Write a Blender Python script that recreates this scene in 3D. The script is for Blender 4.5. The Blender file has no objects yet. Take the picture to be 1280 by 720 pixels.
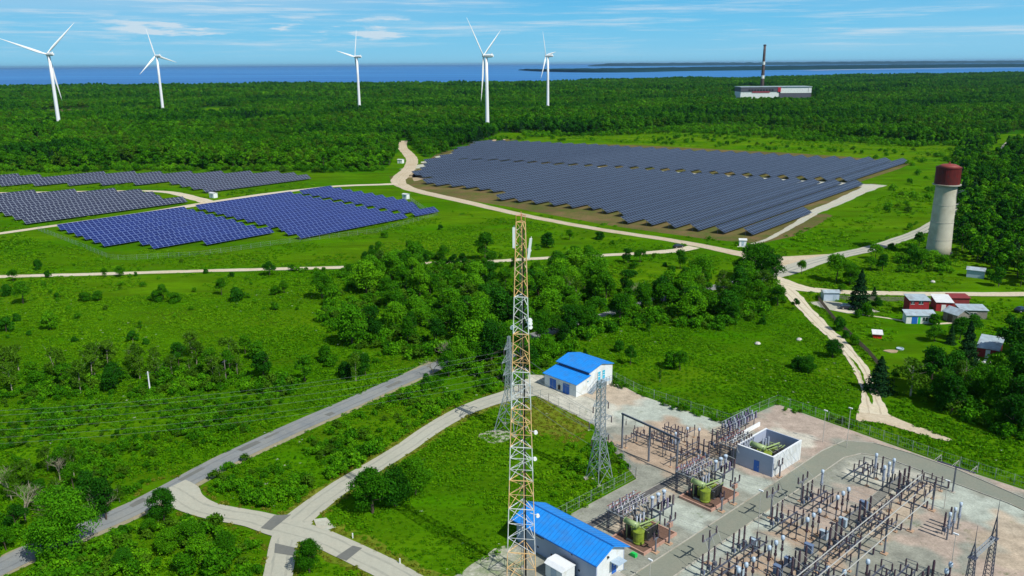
import bpy, math, random
import numpy as np
from mathutils import Vector, Matrix
R = math.radians
SC = bpy.context.scene
COL = SC.collection
rnd = random.Random(7)

# ------------------------------------------------------------------ camera
FPX = 1040.0                      # focal length in pixels of a 1280 px wide frame
PITCH = math.atan(280 / FPX)
EYE = 70.0
ROLL = R(0.4)
cam = bpy.data.cameras.new('camera'); cam_o = bpy.data.objects.new('camera', cam); COL.objects.link(cam_o)
cam.sensor_width = 36; cam.lens = FPX / 1280 * 36
cam.clip_start = 0.5; cam.clip_end = 300000
cam_o.location = (0, 0, EYE)
cam_o.rotation_mode = 'XYZ'
cam_o.matrix_world = Matrix.Translation((0, 0, EYE)) @ Matrix.Rotation(math.pi/2 - PITCH, 4, 'X') @ Matrix.Rotation(-ROLL, 4, 'Z')
SC.camera = cam_o

# ------------------------------------------------------------------ sun, sky, exposure
SUN_EL, SUN_DIR = R(49), R(-46.0)         # direction towards the sun, counter-clockwise from +X
sun_vec = Vector((math.cos(SUN_EL)*math.cos(SUN_DIR), math.cos(SUN_EL)*math.sin(SUN_DIR), math.sin(SUN_EL)))
sun = bpy.data.lights.new('sun', 'SUN'); sun_o = bpy.data.objects.new('sun', sun); COL.objects.link(sun_o)
sun.energy = 4.6; sun.angle = R(0.53); sun.color = (1.0, 0.965, 0.90)
sun_o.rotation_mode = 'QUATERNION'; sun_o.rotation_quaternion = (-sun_vec).to_track_quat('-Z', 'Y')
sun_o.location = (60, -60, 150)
world = bpy.data.worlds.new('World'); SC.world = world; world.use_nodes = True
wn = world.node_tree; wn.nodes.clear()
def wnode(t, **k):
    n = wn.nodes.new(t)
    for a, b in k.items(): setattr(n, a, b)
    return n
wo = wnode('ShaderNodeOutputWorld'); bg = wnode('ShaderNodeBackground')
sky = wnode('ShaderNodeTexSky', sky_type='NISHITA', sun_disc=False)
sky.sun_elevation = SUN_EL; sky.sun_rotation = math.pi/2 - SUN_DIR; sky.altitude = 50
sky.air_density = 1.0; sky.dust_density = 0.15; sky.ozone_density = 3.0
hs = wnode('ShaderNodeHueSaturation'); hs.inputs['Saturation'].default_value = 1.15; hs.inputs['Value'].default_value = 1.0
wn.links.new(sky.outputs[0], hs.inputs['Color'])
tc = wnode('ShaderNodeTexCoord')
def cloud(scale, detail, lo, hi, seed, rough=0.55):
    mp = wnode('ShaderNodeMapping'); mp.inputs['Scale'].default_value = scale; mp.inputs['Location'].default_value = seed
    mp.inputs['Rotation'].default_value = (0, R(1.2), 0)
    nz = wnode('ShaderNodeTexNoise'); nz.inputs['Scale'].default_value = 1; nz.inputs['Detail'].default_value = detail; nz.inputs['Roughness'].default_value = rough
    mr = wnode('ShaderNodeMapRange', interpolation_type='SMOOTHSTEP'); mr.inputs[1].default_value = lo; mr.inputs[2].default_value = hi
    wn.links.new(tc.outputs['Generated'], mp.inputs[0]); wn.links.new(mp.outputs[0], nz.inputs['Vector']); wn.links.new(nz.outputs[0], mr.inputs[0])
    return mr.outputs[0]
def wmath(op, a, b):
    m = wnode('ShaderNodeMath', operation=op)
    for i, v in enumerate((a, b)):
        if isinstance(v, (int, float)): m.inputs[i].default_value = v
        else: wn.links.new(v, m.inputs[i])
    return m.outputs[0]
streak = cloud((4.2, 4.2, 110), 10, 0.46, 0.72, (3, 1, 2), 0.68)
veil = cloud((1.2, 1.2, 16), 4, 0.42, 0.75, (7, 4, 1))
puff = cloud((12, 12, 95), 10, 0.50, 0.62, (1.3, 5.2, 8), 0.6)
puffm = cloud((1.6, 1.6, 20), 2, 0.42, 0.56, (5.6, 2.4, 3.3))
sepxyz = wnode('ShaderNodeSeparateXYZ'); wn.links.new(tc.outputs['Generated'], sepxyz.inputs[0])
lowfade = wnode('ShaderNodeMapRange', interpolation_type='SMOOTHSTEP'); lowfade.inputs[1].default_value = 0.004; lowfade.inputs[2].default_value = 0.026
wn.links.new(sepxyz.outputs[2], lowfade.inputs[0])
cl = wmath('ADD', wmath('MULTIPLY', streak, 0.75), wmath('MULTIPLY', veil, 0.38))
def band(o, a, b, c, d):
    p = wnode('ShaderNodeMapRange', interpolation_type='SMOOTHSTEP'); p.inputs[1].default_value = a; p.inputs[2].default_value = b; wn.links.new(o, p.inputs[0])
    q = wnode('ShaderNodeMapRange', interpolation_type='SMOOTHSTEP'); q.inputs[1].default_value = c; q.inputs[2].default_value = d; q.inputs[3].default_value = 1; q.inputs[4].default_value = 0; wn.links.new(o, q.inputs[0])
    return wmath('MULTIPLY', p.outputs[0], q.outputs[0])
lowleft = wmath('MULTIPLY', band(sepxyz.outputs[0], -0.46, -0.38, -0.14, -0.04), band(sepxyz.outputs[2], 0.022, 0.032, 0.046, 0.058))
cl = wmath('ADD', cl, wmath('MULTIPLY', wmath('MULTIPLY', puff, lowleft), 0.95))
cl = wmath('MINIMUM', wmath('MULTIPLY', cl, lowfade.outputs[0]), 0.85)
mixc = wnode('ShaderNodeMix', data_type='RGBA')
# clear-air blue low over the sea, blending into the computed sky higher up
lowsky = wnode('ShaderNodeValToRGB'); e_ = lowsky.color_ramp.elements
e_[0].position = 0.0; e_[0].color = (0.27, 0.62, 0.84, 1); e_[1].position = 1.0; e_[1].color = (0.055, 0.40, 0.80, 1)
k_ = e_.new(0.35); k_.color = (0.17, 0.56, 0.85, 1)
hr = wnode('ShaderNodeMapRange'); hr.inputs[1].default_value = 0.0; hr.inputs[2].default_value = 0.12; wn.links.new(sepxyz.outputs[2], hr.inputs[0]); wn.links.new(hr.outputs[0], lowsky.inputs[0])
sc_ = wnode('ShaderNodeVectorMath', operation='SCALE'); sc_.inputs['Scale'].default_value = 1/0.075; wn.links.new(lowsky.outputs[0], sc_.inputs[0])
up = wnode('ShaderNodeMapRange', interpolation_type='SMOOTHSTEP'); up.inputs[1].default_value = 0.10; up.inputs[2].default_value = 0.45; wn.links.new(sepxyz.outputs[2], up.inputs[0])
base = wnode('ShaderNodeMix', data_type='RGBA'); wn.links.new(up.outputs[0], base.inputs[0]); wn.links.new(sc_.outputs[0], base.inputs[6]); wn.links.new(hs.outputs[0], base.inputs[7])
wn.links.new(cl, mixc.inputs[0]); wn.links.new(base.outputs[2], mixc.inputs[6]); mixc.inputs[7].default_value = (8.6, 10.2, 11.4, 1)
wn.links.new(mixc.outputs[2], bg.inputs[0]); bg.inputs[1].default_value = 0.075
wn.links.new(bg.outputs[0], wo.inputs[0])
SC.view_settings.view_transform = 'Standard'; SC.view_settings.look = 'None'
SC.view_settings.exposure = 0.0; SC.view_settings.gamma = 1.0
SC.cycles.max_bounces = 6; SC.cycles.transparent_max_bounces = 6; SC.cycles.diffuse_bounces = 2
SC.cycles.glossy_bounces = 3; SC.cycles.transmission_bounces = 3; SC.cycles.caustics_reflective = False; SC.cycles.caustics_refractive = False
SC.cycles.use_denoising = True

# ------------------------------------------------------------------ helpers
def G(px, py, h=0.0):
    """ground point (metres) seen at a place of the 1280x720 survey picture"""
    x, y = px - 640, py - 360
    xr = x*math.cos(ROLL) - y*math.sin(ROLL); yr = x*math.sin(ROLL) + y*math.cos(ROLL)
    d = (xr/FPX, math.cos(PITCH) - yr/FPX*math.sin(PITCH), -math.sin(PITCH) - yr/FPX*math.cos(PITCH))
    t = (h - EYE)/d[2]
    return Vector((d[0]*t, d[1]*t, h))
def depth(p): return p[1]*math.cos(PITCH) - (p[2]-EYE)*math.sin(PITCH)
def proj(X, Y, Z=0):
    z = Y*math.cos(PITCH) - (Z-EYE)*math.sin(PITCH); u = (Z-EYE)*math.cos(PITCH) + Y*math.sin(PITCH)
    x = FPX*X/z; y = -FPX*u/z
    return (640 + x*math.cos(ROLL) + y*math.sin(ROLL), 360 - x*math.sin(ROLL) + y*math.cos(ROLL))

def tag(o, label=None, cat=None, group=None, kind=None):
    if label: o['label'] = label
    if cat: o['category'] = cat
    if group: o['group'] = group
    if kind: o['kind'] = kind
    return o
def empty(name, loc=(0,0,0), rz=0.0, label=None, cat=None, group=None):
    o = bpy.data.objects.new(name, None); COL.objects.link(o); o.empty_display_size = 0.2
    o.location = loc; o.rotation_euler = (0, 0, rz)
    return tag(o, label, cat, group)
def copy_tree(o, parent=None):
    c = o.copy(); COL.objects.link(c); c.parent = parent
    for ch in list(o.children): copy_tree(ch, c)
    return c
def wipe(o):
    for ch in list(o.children): wipe(ch)
    bpy.data.objects.remove(o)

class MB:
    def __init__(s): s.v = []; s.f = []; s.m = []; s.uv = None
    def add(s, vs, fs, m=0):
        n = len(s.v); s.v.extend([tuple(v) for v in vs]); s.f.extend([tuple(i+n for i in f) for f in fs]); s.m.extend([m]*len(fs)); return s
    def box(s, x0, x1, y0, y1, z0, z1, m=0, rz=0, c=None):
        vs = [(x, y, z) for z in (z0, z1) for x, y in ((x0,y0),(x1,y0),(x1,y1),(x0,y1))]
        if rz:
            cx, cy = c or ((x0+x1)/2, (y0+y1)/2); k, q = math.cos(rz), math.sin(rz)
            vs = [(cx+(x-cx)*k-(y-cy)*q, cy+(x-cx)*q+(y-cy)*k, z) for x, y, z in vs]
        return s.add(vs, [(3,2,1,0),(4,5,6,7),(0,1,5,4),(1,2,6,5),(2,3,7,6),(3,0,4,7)], m)
    def bar(s, a, b, w, h=None, m=0):
        a, b = Vector(a), Vector(b); d = (b-a)
        if d.length < 1e-6: return s
        h = h or w; d.normalize()
        up = Vector((0,0,1)) if abs(d.z) < 0.95 else Vector((0,1,0))
        x = d.cross(up).normalized()*w/2; y = x.cross(d).normalized()*h/2
        vs = [p+sx*x+sy*y for p in (a, b) for sx, sy in ((-1,-1),(1,-1),(1,1),(-1,1))]
        return s.add(vs, [(0,1,2,3),(7,6,5,4),(0,4,5,1),(1,5,6,2),(2,6,7,3),(3,7,4,0)], m)
    def tube(s, a, b, r0, r1=None, n=8, m=0, caps=True):
        a, b = Vector(a), Vector(b); d = (b-a).normalized(); r1 = r0 if r1 is None else r1
        up = Vector((0,0,1)) if abs(d.z) < 0.95 else Vector((1,0,0))
        x = d.cross(up).normalized(); y = d.cross(x)
        ring = [(math.cos(2*math.pi*i/n), math.sin(2*math.pi*i/n)) for i in range(n)]
        vs = [p + (x*c+y*q)*r for p, r in ((a, r0), (b, r1)) for c, q in ring]
        fs = [(i, (i+1) % n, n+(i+1) % n, n+i) for i in range(n)]
        if caps: fs += [tuple(range(n-1,-1,-1)), tuple(range(n, 2*n))]
        return s.add(vs, fs, m)
    def lathe(s, prof, n=12, m=0, c=(0,0,0)):
        vs = [(c[0]+r*math.cos(2*math.pi*i/n), c[1]+r*math.sin(2*math.pi*i/n), c[2]+z) for r, z in prof for i in range(n)]
        fs = [(k*n+i, k*n+(i+1) % n, (k+1)*n+(i+1) % n, (k+1)*n+i) for k in range(len(prof)-1) for i in range(n)]
        fs += [tuple(range(n-1,-1,-1)), tuple((len(prof)-1)*n+i for i in range(n))]
        return s.add(vs, fs, m)
    def prism(s, poly, z0, z1, m=0):
        n = len(poly); vs = [(p[0],p[1],z0) for p in poly]+[(p[0],p[1],z1) for p in poly]
        return s.add(vs, [tuple(range(n-1,-1,-1)), tuple(range(n,2*n))]+[(i,(i+1)%n,n+(i+1)%n,n+i) for i in range(n)], m)
    def build(s, name, mat, parent=None, smooth=False):
        me = bpy.data.meshes.new(name); me.from_pydata(s.v, [], s.f); me.validate(); me.update()
        for mm in (mat if isinstance(mat, (list, tuple)) else [mat]): me.materials.append(mm)
        if any(s.m) and len(me.polygons) == len(s.m): me.polygons.foreach_set('material_index', s.m)
        if smooth: me.polygons.foreach_set('use_smooth', [True]*len(me.polygons))
        o = bpy.data.objects.new(name, me); COL.objects.link(o); o.parent = parent
        return o

# ------------------------------------------------------------------ materials
def nodes(name):
    m = bpy.data.materials.new(name); m.use_nodes = True; return m, m.node_tree
def mat(name, col, rough=0.7, var=0.18, scale=1.5, metal=0.0, bump=0.0, spec=0.4, dirt=None, dscale=0.35, alpha=None):
    """paint / metal / masonry with uneven tone; dirt = second colour in soft patches"""
    m, t = nodes(name); b = t.nodes['Principled BSDF']
    tcn = t.nodes.new('ShaderNodeTexCoord'); nz = t.nodes.new('ShaderNodeTexNoise'); nz.inputs['Scale'].default_value = scale; nz.inputs['Detail'].default_value = 6
    t.links.new(tcn.outputs['Object'], nz.inputs['Vector'])
    mr = t.nodes.new('ShaderNodeMapRange'); mr.inputs[1].default_value = 0.25; mr.inputs[2].default_value = 0.75
    mr.inputs[3].default_value = 1-var; mr.inputs[4].default_value = 1+var
    t.links.new(nz.outputs[0], mr.inputs[0])
    mx = t.nodes.new('ShaderNodeMix'); mx.data_type = 'RGBA'; mx.blend_type = 'MULTIPLY'; mx.inputs[0].default_value = 1
    t.links.new(mr.outputs[0], mx.inputs[7])
    mx.inputs[6].default_value = (*col, 1)
    if dirt:
        n2 = t.nodes.new('ShaderNodeTexNoise'); n2.inputs['Scale'].default_value = dscale; n2.inputs['Detail'].default_value = 7; n2.inputs['Roughness'].default_value = 0.65
        t.links.new(tcn.outputs['Object'], n2.inputs['Vector'])
        r2 = t.nodes.new('ShaderNodeMapRange'); r2.inputs[1].default_value = 0.48; r2.inputs[2].default_value = 0.64
        t.links.new(n2.outputs[0], r2.inputs[0])
        m2 = t.nodes.new('ShaderNodeMix'); m2.data_type = 'RGBA'; t.links.new(r2.outputs[0], m2.inputs[0])
        m2.inputs[6].default_value = (*col, 1); m2.inputs[7].default_value = (*dirt, 1)
        t.links.new(m2.outputs[2], mx.inputs[6])
    t.links.new(mx.outputs[2], b.inputs['Base Color'])
    b.inputs['Roughness'].default_value = rough; b.inputs['Metallic'].default_value = metal; b.inputs['Specular IOR Level'].default_value = spec
    if bump:
        bp = t.nodes.new('ShaderNodeBump'); bp.inputs['Strength'].default_value = bump; bp.inputs['Distance'].default_value = 0.1
        t.links.new(nz.outputs[0], bp.inputs['Height']); t.links.new(bp.outputs[0], b.inputs['Normal'])
    return m

def leafmat(name, dark, mid, light, trans=0.25, tone=0.35):
    m, t = nodes(name); b = t.nodes['Principled BSDF']; L = t.links.new
    geo = t.nodes.new('ShaderNodeNewGeometry'); oi = t.nodes.new('ShaderNodeObjectInfo')
    a = t.nodes.new('ShaderNodeMath'); a.operation = 'MULTIPLY_ADD'
    L(geo.outputs['Random Per Island'], a.inputs[0]); a.inputs[1].default_value = 0.42
    a2 = t.nodes.new('ShaderNodeMath'); a2.operation = 'MULTIPLY_ADD'; L(oi.outputs['Random'], a2.inputs[0]); a2.inputs[1].default_value = tone
    nz = t.nodes.new('ShaderNodeTexNoise'); nz.inputs['Scale'].default_value = 0.011; nz.inputs['Detail'].default_value = 4; L(oi.outputs['Location'], nz.inputs['Vector'])
    q = t.nodes.new('ShaderNodeMapRange'); q.inputs[1].default_value = 0.34; q.inputs[2].default_value = 0.66; q.inputs[4].default_value = 0.58-tone+0.1; L(nz.outputs[0], q.inputs[0]); L(q.outputs[0], a2.inputs[2])
    L(a2.outputs[0], a.inputs[2])
    cr = t.nodes.new('ShaderNodeValToRGB'); e = cr.color_ramp.elements
    e[0].color = (*dark, 1); e[1].color = (*light, 1); e[1].position = 0.95; k = e.new(0.5); k.color = (*mid, 1)
    L(a.outputs[0], cr.inputs[0]); L(cr.outputs[0], b.inputs['Base Color'])
    b.inputs['Roughness'].default_value = 0.7; b.inputs['Specular IOR Level'].default_value = 0.03
    tr = t.nodes.new('ShaderNodeBsdfTranslucent'); L(cr.outputs[0], tr.inputs[0])
    ms = t.nodes.new('ShaderNodeMixShader'); ms.inputs[0].default_value = trans
    L(b.outputs[0], ms.inputs[1]); L(tr.outputs[0], ms.inputs[2]); L(ms.outputs[0], t.nodes['Material Output'].inputs[0])
    return m

def groundmat(name, cols, scales=(0.012, 0.09, 1.2), bump=0.5, stretch=(1,1), rough=0.9, speck=None, amp=0.5):
    """vegetated or bare ground: three colours blended by large, middle and fine noise"""
    m, t = nodes(name); b = t.nodes['Principled BSDF']; L = t.links.new
    g = t.nodes.new('ShaderNodeNewGeometry'); mp = t.nodes.new('ShaderNodeMapping'); mp.inputs['Scale'].default_value = (stretch[0], stretch[1], 1)
    mp.inputs['Rotation'].default_value = (0, 0, R(8)); L(g.outputs['Position'], mp.inputs[0])
    def nz(s, d, lo, hi, r=0.6):
        n = t.nodes.new('ShaderNodeTexNoise'); n.inputs['Scale'].default_value = s; n.inputs['Detail'].default_value = d; n.inputs['Roughness'].default_value = r
        L(mp.outputs[0], n.inputs['Vector']); q = t.nodes.new('ShaderNodeMapRange'); q.inputs[1].default_value = lo; q.inputs[2].default_value = hi; L(n.outputs[0], q.inputs[0]); return q.outputs[0], n.outputs[0]
    f1, _ = nz(scales[0], 5, 0.38, 0.62); f2, _ = nz(scales[1], 6, 0.36, 0.66, 0.7); f3, raw = nz(scales[2], 5, 0.2, 0.8, 0.75)
    def mix(f, a, c, bt='MIX'):
        x = t.nodes.new('ShaderNodeMix'); x.data_type = 'RGBA'; x.blend_type = bt
        if isinstance(f, float): x.inputs[0].default_value = f
        else: L(f, x.inputs[0])
        for i, v in ((6, a), (7, c)):
            if isinstance(v, tuple): x.inputs[i].default_value = (*v, 1)
            else: L(v, x.inputs[i])
        return x.outputs[2]
    c = mix(f1, cols[0], cols[1]); fm = t.nodes.new('ShaderNodeMath'); fm.operation = 'MULTIPLY'; L(f2, fm.inputs[0]); fm.inputs[1].default_value = 0.75
    c = mix(fm.outputs[0], c, cols[2])
    sh = t.nodes.new('ShaderNodeMapRange'); sh.inputs[3].default_value = 1-amp; sh.inputs[4].default_value = 1+amp; L(f3, sh.inputs[0])
    c = mix(1.0, c, sh.outputs[0], 'MULTIPLY')
    if speck:
        v, _ = nz(speck[1], 3, speck[2], speck[2]+0.06, 0.8); c = mix(v, c, speck[0])
    L(c, b.inputs['Base Color']); b.inputs['Roughness'].default_value = rough; b.inputs['Specular IOR Level'].default_value = 0.0
    bp = t.nodes.new('ShaderNodeBump'); bp.inputs['Strength'].default_value = bump; bp.inputs['Distance'].default_value = 0.35
    L(raw, bp.inputs['Height']); L(bp.outputs[0], b.inputs['Normal'])
    return m

M = {}
M['meadow'] = groundmat('meadow', [(0.046,0.180,0.001), (0.100,0.225,0.003), (0.046,0.088,0.003)], scales=(0.016,0.075,0.6), bump=1.0, stretch=(0.5,1.6))
M['lawn'] = groundmat('lawn', [(0.050,0.180,0.001), (0.120,0.240,0.004), (0.048,0.098,0.003)], scales=(0.022,0.075,0.5), bump=0.7, stretch=(0.6,1.5))
M['yellow_grass'] = groundmat('yellow_grass', [(0.15,0.20,0.012), (0.20,0.21,0.03), (0.08,0.16,0.01)], scales=(0.05,0.25,1.8), bump=0.6)
M['forest_floor'] = groundmat('forest_floor', [(0.026,0.120,0.002), (0.040,0.160,0.003), (0.016,0.070,0.002)], bump=0.4)
M['farm_soil'] = groundmat('farm_soil', [(0.10,0.095,0.035), (0.12,0.10,0.05), (0.07,0.10,0.03)])
M['soil'] = groundmat('soil', [(0.20,0.13,0.065), (0.13,0.095,0.045), (0.06,0.12,0.015)], scales=(0.03,0.10,0.9), amp=0.22)
M['yard'] = groundmat('yard', [(0.34,0.34,0.27), (0.38,0.33,0.26), (0.28,0.29,0.23)], scales=(0.05,0.22,1.6), bump=0.35, speck=((0.10,0.15,0.05), 0.5, 0.66), amp=0.22)
M['pink_gravel'] = groundmat('pink_gravel', [(0.43,0.26,0.18), (0.45,0.31,0.21), (0.33,0.24,0.16)], scales=(0.06,0.3,2.2), bump=0.4)
M['orange_gravel'] = groundmat('orange_gravel', [(0.44,0.24,0.12), (0.40,0.27,0.16), (0.28,0.20,0.13)], scales=(0.1,0.4,2.5), bump=0.4)
M['tan_gravel'] = groundmat('tan_gravel', [(0.40,0.33,0.20), (0.44,0.34,0.22), (0.36,0.26,0.17)], scales=(0.06,0.3,2.2), bump=0.4, amp=0.22)
M['pale_gravel'] = groundmat('pale_gravel', [(0.50,0.50,0.40), (0.42,0.47,0.40), (0.46,0.40,0.30)], scales=(0.06,0.25,1.8), bump=0.3, speck=((0.12,0.13,0.10), 0.6, 0.68), amp=0.22)
M['lane'] = groundmat('lane', [(0.235,0.25,0.195), (0.205,0.23,0.19), (0.26,0.255,0.20)], scales=(0.04,0.25,2.5), bump=0.15, amp=0.12)
M['asphalt'] = groundmat('asphalt', [(0.24,0.26,0.26), (0.19,0.21,0.22), (0.29,0.29,0.26)], scales=(0.05,0.3,2.5), bump=0.15, stretch=(1.0,1.0), amp=0.12)
M['shoulder'] = groundmat('shoulder', [(0.36,0.30,0.20), (0.34,0.31,0.22), (0.24,0.24,0.12)], scales=(0.1,0.4,2.5), bump=0.3, amp=0.22)
M['concrete_road'] = groundmat('concrete_road', [(0.42,0.42,0.34), (0.37,0.37,0.30), (0.46,0.44,0.35)], scales=(0.05,0.2,1.5), bump=0.15, amp=0.12)
M['patch'] = groundmat('patch', [(0.16,0.165,0.15), (0.20,0.20,0.175), (0.14,0.15,0.14)], scales=(0.1,0.4,2.5), bump=0.15, amp=0.12)
M['dirt_road'] = groundmat('dirt_road', [(0.52,0.42,0.29), (0.46,0.37,0.24), (0.56,0.50,0.38)], scales=(0.03,0.15,1.2), bump=0.2, amp=0.22)
M['pale_road'] = groundmat('pale_road', [(0.62,0.55,0.40), (0.56,0.46,0.31), (0.60,0.56,0.44)], scales=(0.03,0.15,1.2), bump=0.2, amp=0.22)
M['track_dark'] = groundmat('track_dark', [(0.19,0.205,0.205), (0.165,0.18,0.19), (0.24,0.24,0.22)], scales=(0.05,0.3,2.5), bump=0.1, amp=0.15)
M['track_grey'] = groundmat('track_grey', [(0.34,0.34,0.28), (0.30,0.31,0.26), (0.40,0.39,0.31)], scales=(0.05,0.3,2.5), bump=0.1, amp=0.15)
M['track_tan'] = groundmat('track_tan', [(0.46,0.39,0.27), (0.40,0.32,0.21), (0.52,0.46,0.35)], scales=(0.05,0.3,2.5), bump=0.1, amp=0.2)
M['rubble'] = groundmat('rubble', [(0.52,0.50,0.42), (0.40,0.38,0.30), (0.12,0.20,0.05)], scales=(0.1,0.5,2.5), bump=0.5)
M['white'] = mat('white', (0.78,0.80,0.80), 0.55, 0.06)
M['white_gloss'] = mat('white_gloss', (0.85,0.86,0.86), 0.35, 0.03, 0.3)
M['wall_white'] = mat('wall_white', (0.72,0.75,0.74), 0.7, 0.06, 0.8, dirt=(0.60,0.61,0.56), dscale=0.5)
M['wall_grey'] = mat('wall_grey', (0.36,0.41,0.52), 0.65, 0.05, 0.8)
M['roof_blue'] = mat('roof_blue', (0.014,0.265,0.78), 0.42, 0.10, 0.9, spec=0.5, dirt=(0.035,0.235,0.64), dscale=0.5)
M['seam_blue'] = mat('seam_blue', (0.010,0.12,0.42), 0.5, 0.06)
M['door_blue'] = mat('door_blue', (0.015,0.13,0.50), 0.5, 0.08)
M['glass_cyan'] = mat('glass_cyan', (0.05,0.45,0.62), 0.15, 0.1, spec=0.8)
M['steel'] = mat('steel', (0.33,0.36,0.38), 0.5, 0.15, 3, metal=0.35)
M['steel_dark'] = mat('steel_dark', (0.10,0.11,0.15), 0.5, 0.2, 3, metal=0.2)
M['steel_post'] = mat('steel_post', (0.16,0.17,0.20), 0.55, 0.2, 3, metal=0.1)
M['galv'] = mat('galv', (0.42,0.47,0.50), 0.45, 0.15, 3, metal=0.5)
M['insulator'] = mat('insulator', (0.055,0.030,0.040), 0.25, 0.2, 4, spec=0.6)
M['insul_grey'] = mat('insul_grey', (0.25,0.29,0.36), 0.3, 0.12, 4, spec=0.6)
M['purple'] = mat('purple', (0.085,0.065,0.15), 0.3, 0.2, 4, spec=0.6)
M['alu'] = mat('alu', (0.56,0.54,0.49), 0.35, 0.08, 3, metal=0.3)
M['cap_white'] = mat('cap_white', (0.48,0.58,0.68), 0.35, 0.06, 3)
M['cabinet'] = mat('cabinet', (0.14,0.20,0.32), 0.5, 0.1, 3)
M['cabinet_pale'] = mat('cabinet_pale', (0.40,0.50,0.58), 0.5, 0.1, 3)
M['concrete'] = mat('concrete', (0.42,0.40,0.34), 0.85, 0.15, 1.5, bump=0.2, dirt=(0.33,0.29,0.22))
M['concrete_pink'] = mat('concrete_pink', (0.46,0.27,0.20), 0.85, 0.15, 1.5)
M['footing'] = mat('footing', (0.46,0.30,0.19), 0.85, 0.2, 2)
M['tank_green'] = mat('tank_green', (0.20,0.27,0.025), 0.4, 0.3, 2, spec=0.5)
M['tank_pale'] = mat('tank_pale', (0.30,0.40,0.16), 0.4, 0.1, 2, spec=0.5)
M['pad_gravel'] = groundmat('pad_gravel', [(0.175,0.105,0.075), (0.20,0.12,0.09), (0.14,0.09,0.07)], scales=(0.2,0.8,4), bump=0.5, amp=0.22)
M['cover'] = mat('cover', (0.20,0.195,0.165), 0.85, 0.2, 1.2, bump=0.2)
M['cover_dark'] = mat('cover_dark', (0.11,0.105,0.10), 0.85, 0.2, 1.2)
M['orange'] = mat('orange', (0.80,0.50,0.20), 0.6, 0.15, 1.2, dirt=(0.78,0.56,0.36), dscale=0.8)
M['red_faded'] = mat('red_faded', (0.62,0.27,0.13), 0.6, 0.2, 1.2)
M['mast_white'] = mat('mast_white', (0.72,0.75,0.76), 0.5, 0.08, 1.2, dirt=(0.55,0.50,0.44))
M['tower_conc'] = mat('tower_conc', (0.50,0.47,0.37), 0.85, 0.10, 0.35, bump=0.1, dirt=(0.42,0.385,0.29), dscale=0.2)
M['red_cap'] = mat('red_cap', (0.115,0.005,0.005), 0.55, 0.3, 0.6, dirt=(0.075,0.010,0.010))
M['red_roof'] = mat('red_roof', (0.25,0.045,0.035), 0.6, 0.15, 0.6)
M['red_wall'] = mat('red_wall', (0.34,0.022,0.028), 0.7, 0.18, 1.2)
M['dark_red'] = mat('dark_red', (0.22,0.03,0.03), 0.7, 0.18, 1.2)
M['roof_grey'] = mat('roof_grey', (0.36,0.44,0.48), 0.5, 0.18, 1.0, dirt=(0.26,0.27,0.27))
M['roof_white'] = mat('roof_white', (0.66,0.68,0.67), 0.5, 0.12, 1.0)
M['wood_grey'] = mat('wood_grey', (0.22,0.20,0.17), 0.85, 0.25, 2)
M['wood_dark'] = mat('wood_dark', (0.09,0.075,0.055), 0.85, 0.25, 2)
M['rust'] = mat('rust', (0.20,0.085,0.045), 0.8, 0.3, 2)
M['black'] = mat('black', (0.02,0.02,0.022), 0.4, 0.1, 3)
M['car_dark'] = mat('car_dark', (0.012,0.018,0.035), 0.22, 0.05, 1, spec=0.7)
M['car_white'] = mat('car_white', (0.70,0.74,0.76), 0.25, 0.03, 1, spec=0.6)
M['glass'] = mat('glass', (0.03,0.05,0.06), 0.1, 0.05, 1, spec=0.8)
M['green_paint'] = mat('green_paint', (0.02,0.55,0.10), 0.5, 0.05)
M['red_paint'] = mat('red_paint', (0.65,0.02,0.015), 0.5, 0.05)
M['factory_dark'] = mat('factory_dark', (0.085,0.085,0.11), 0.6, 0.1, 0.1)
M['factory_red'] = mat('factory_red', (0.45,0.02,0.04), 0.6, 0.1, 0.1)
M['chimney'] = mat('chimney', (0.075,0.055,0.055), 0.8, 0.2, 0.1, dirt=(0.16,0.11,0.10), dscale=0.06)
M['wire'] = mat('wire', (0.30,0.34,0.33), 0.5, 0.05, 1, metal=0.3)
M['bark'] = mat('bark', (0.085,0.065,0.045), 0.9, 0.3, 3, bump=0.4)
M['bark_pale'] = mat('bark_pale', (0.42,0.38,0.29), 0.85, 0.3, 2, dirt=(0.12,0.11,0.08), dscale=1.5)
M['dead_wood'] = mat('dead_wood', (0.27,0.24,0.17), 0.85, 0.25, 2)
M['stone'] = mat('stone', (0.55,0.53,0.47), 0.85, 0.2, 2, bump=0.3)
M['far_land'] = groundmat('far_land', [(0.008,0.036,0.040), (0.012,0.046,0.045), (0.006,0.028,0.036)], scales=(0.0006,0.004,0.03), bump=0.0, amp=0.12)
M['beach'] = groundmat('beach', [(0.55,0.47,0.36), (0.48,0.42,0.33), (0.50,0.45,0.36)], scales=(0.001,0.01,0.05), bump=0.0, amp=0.22)
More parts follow.
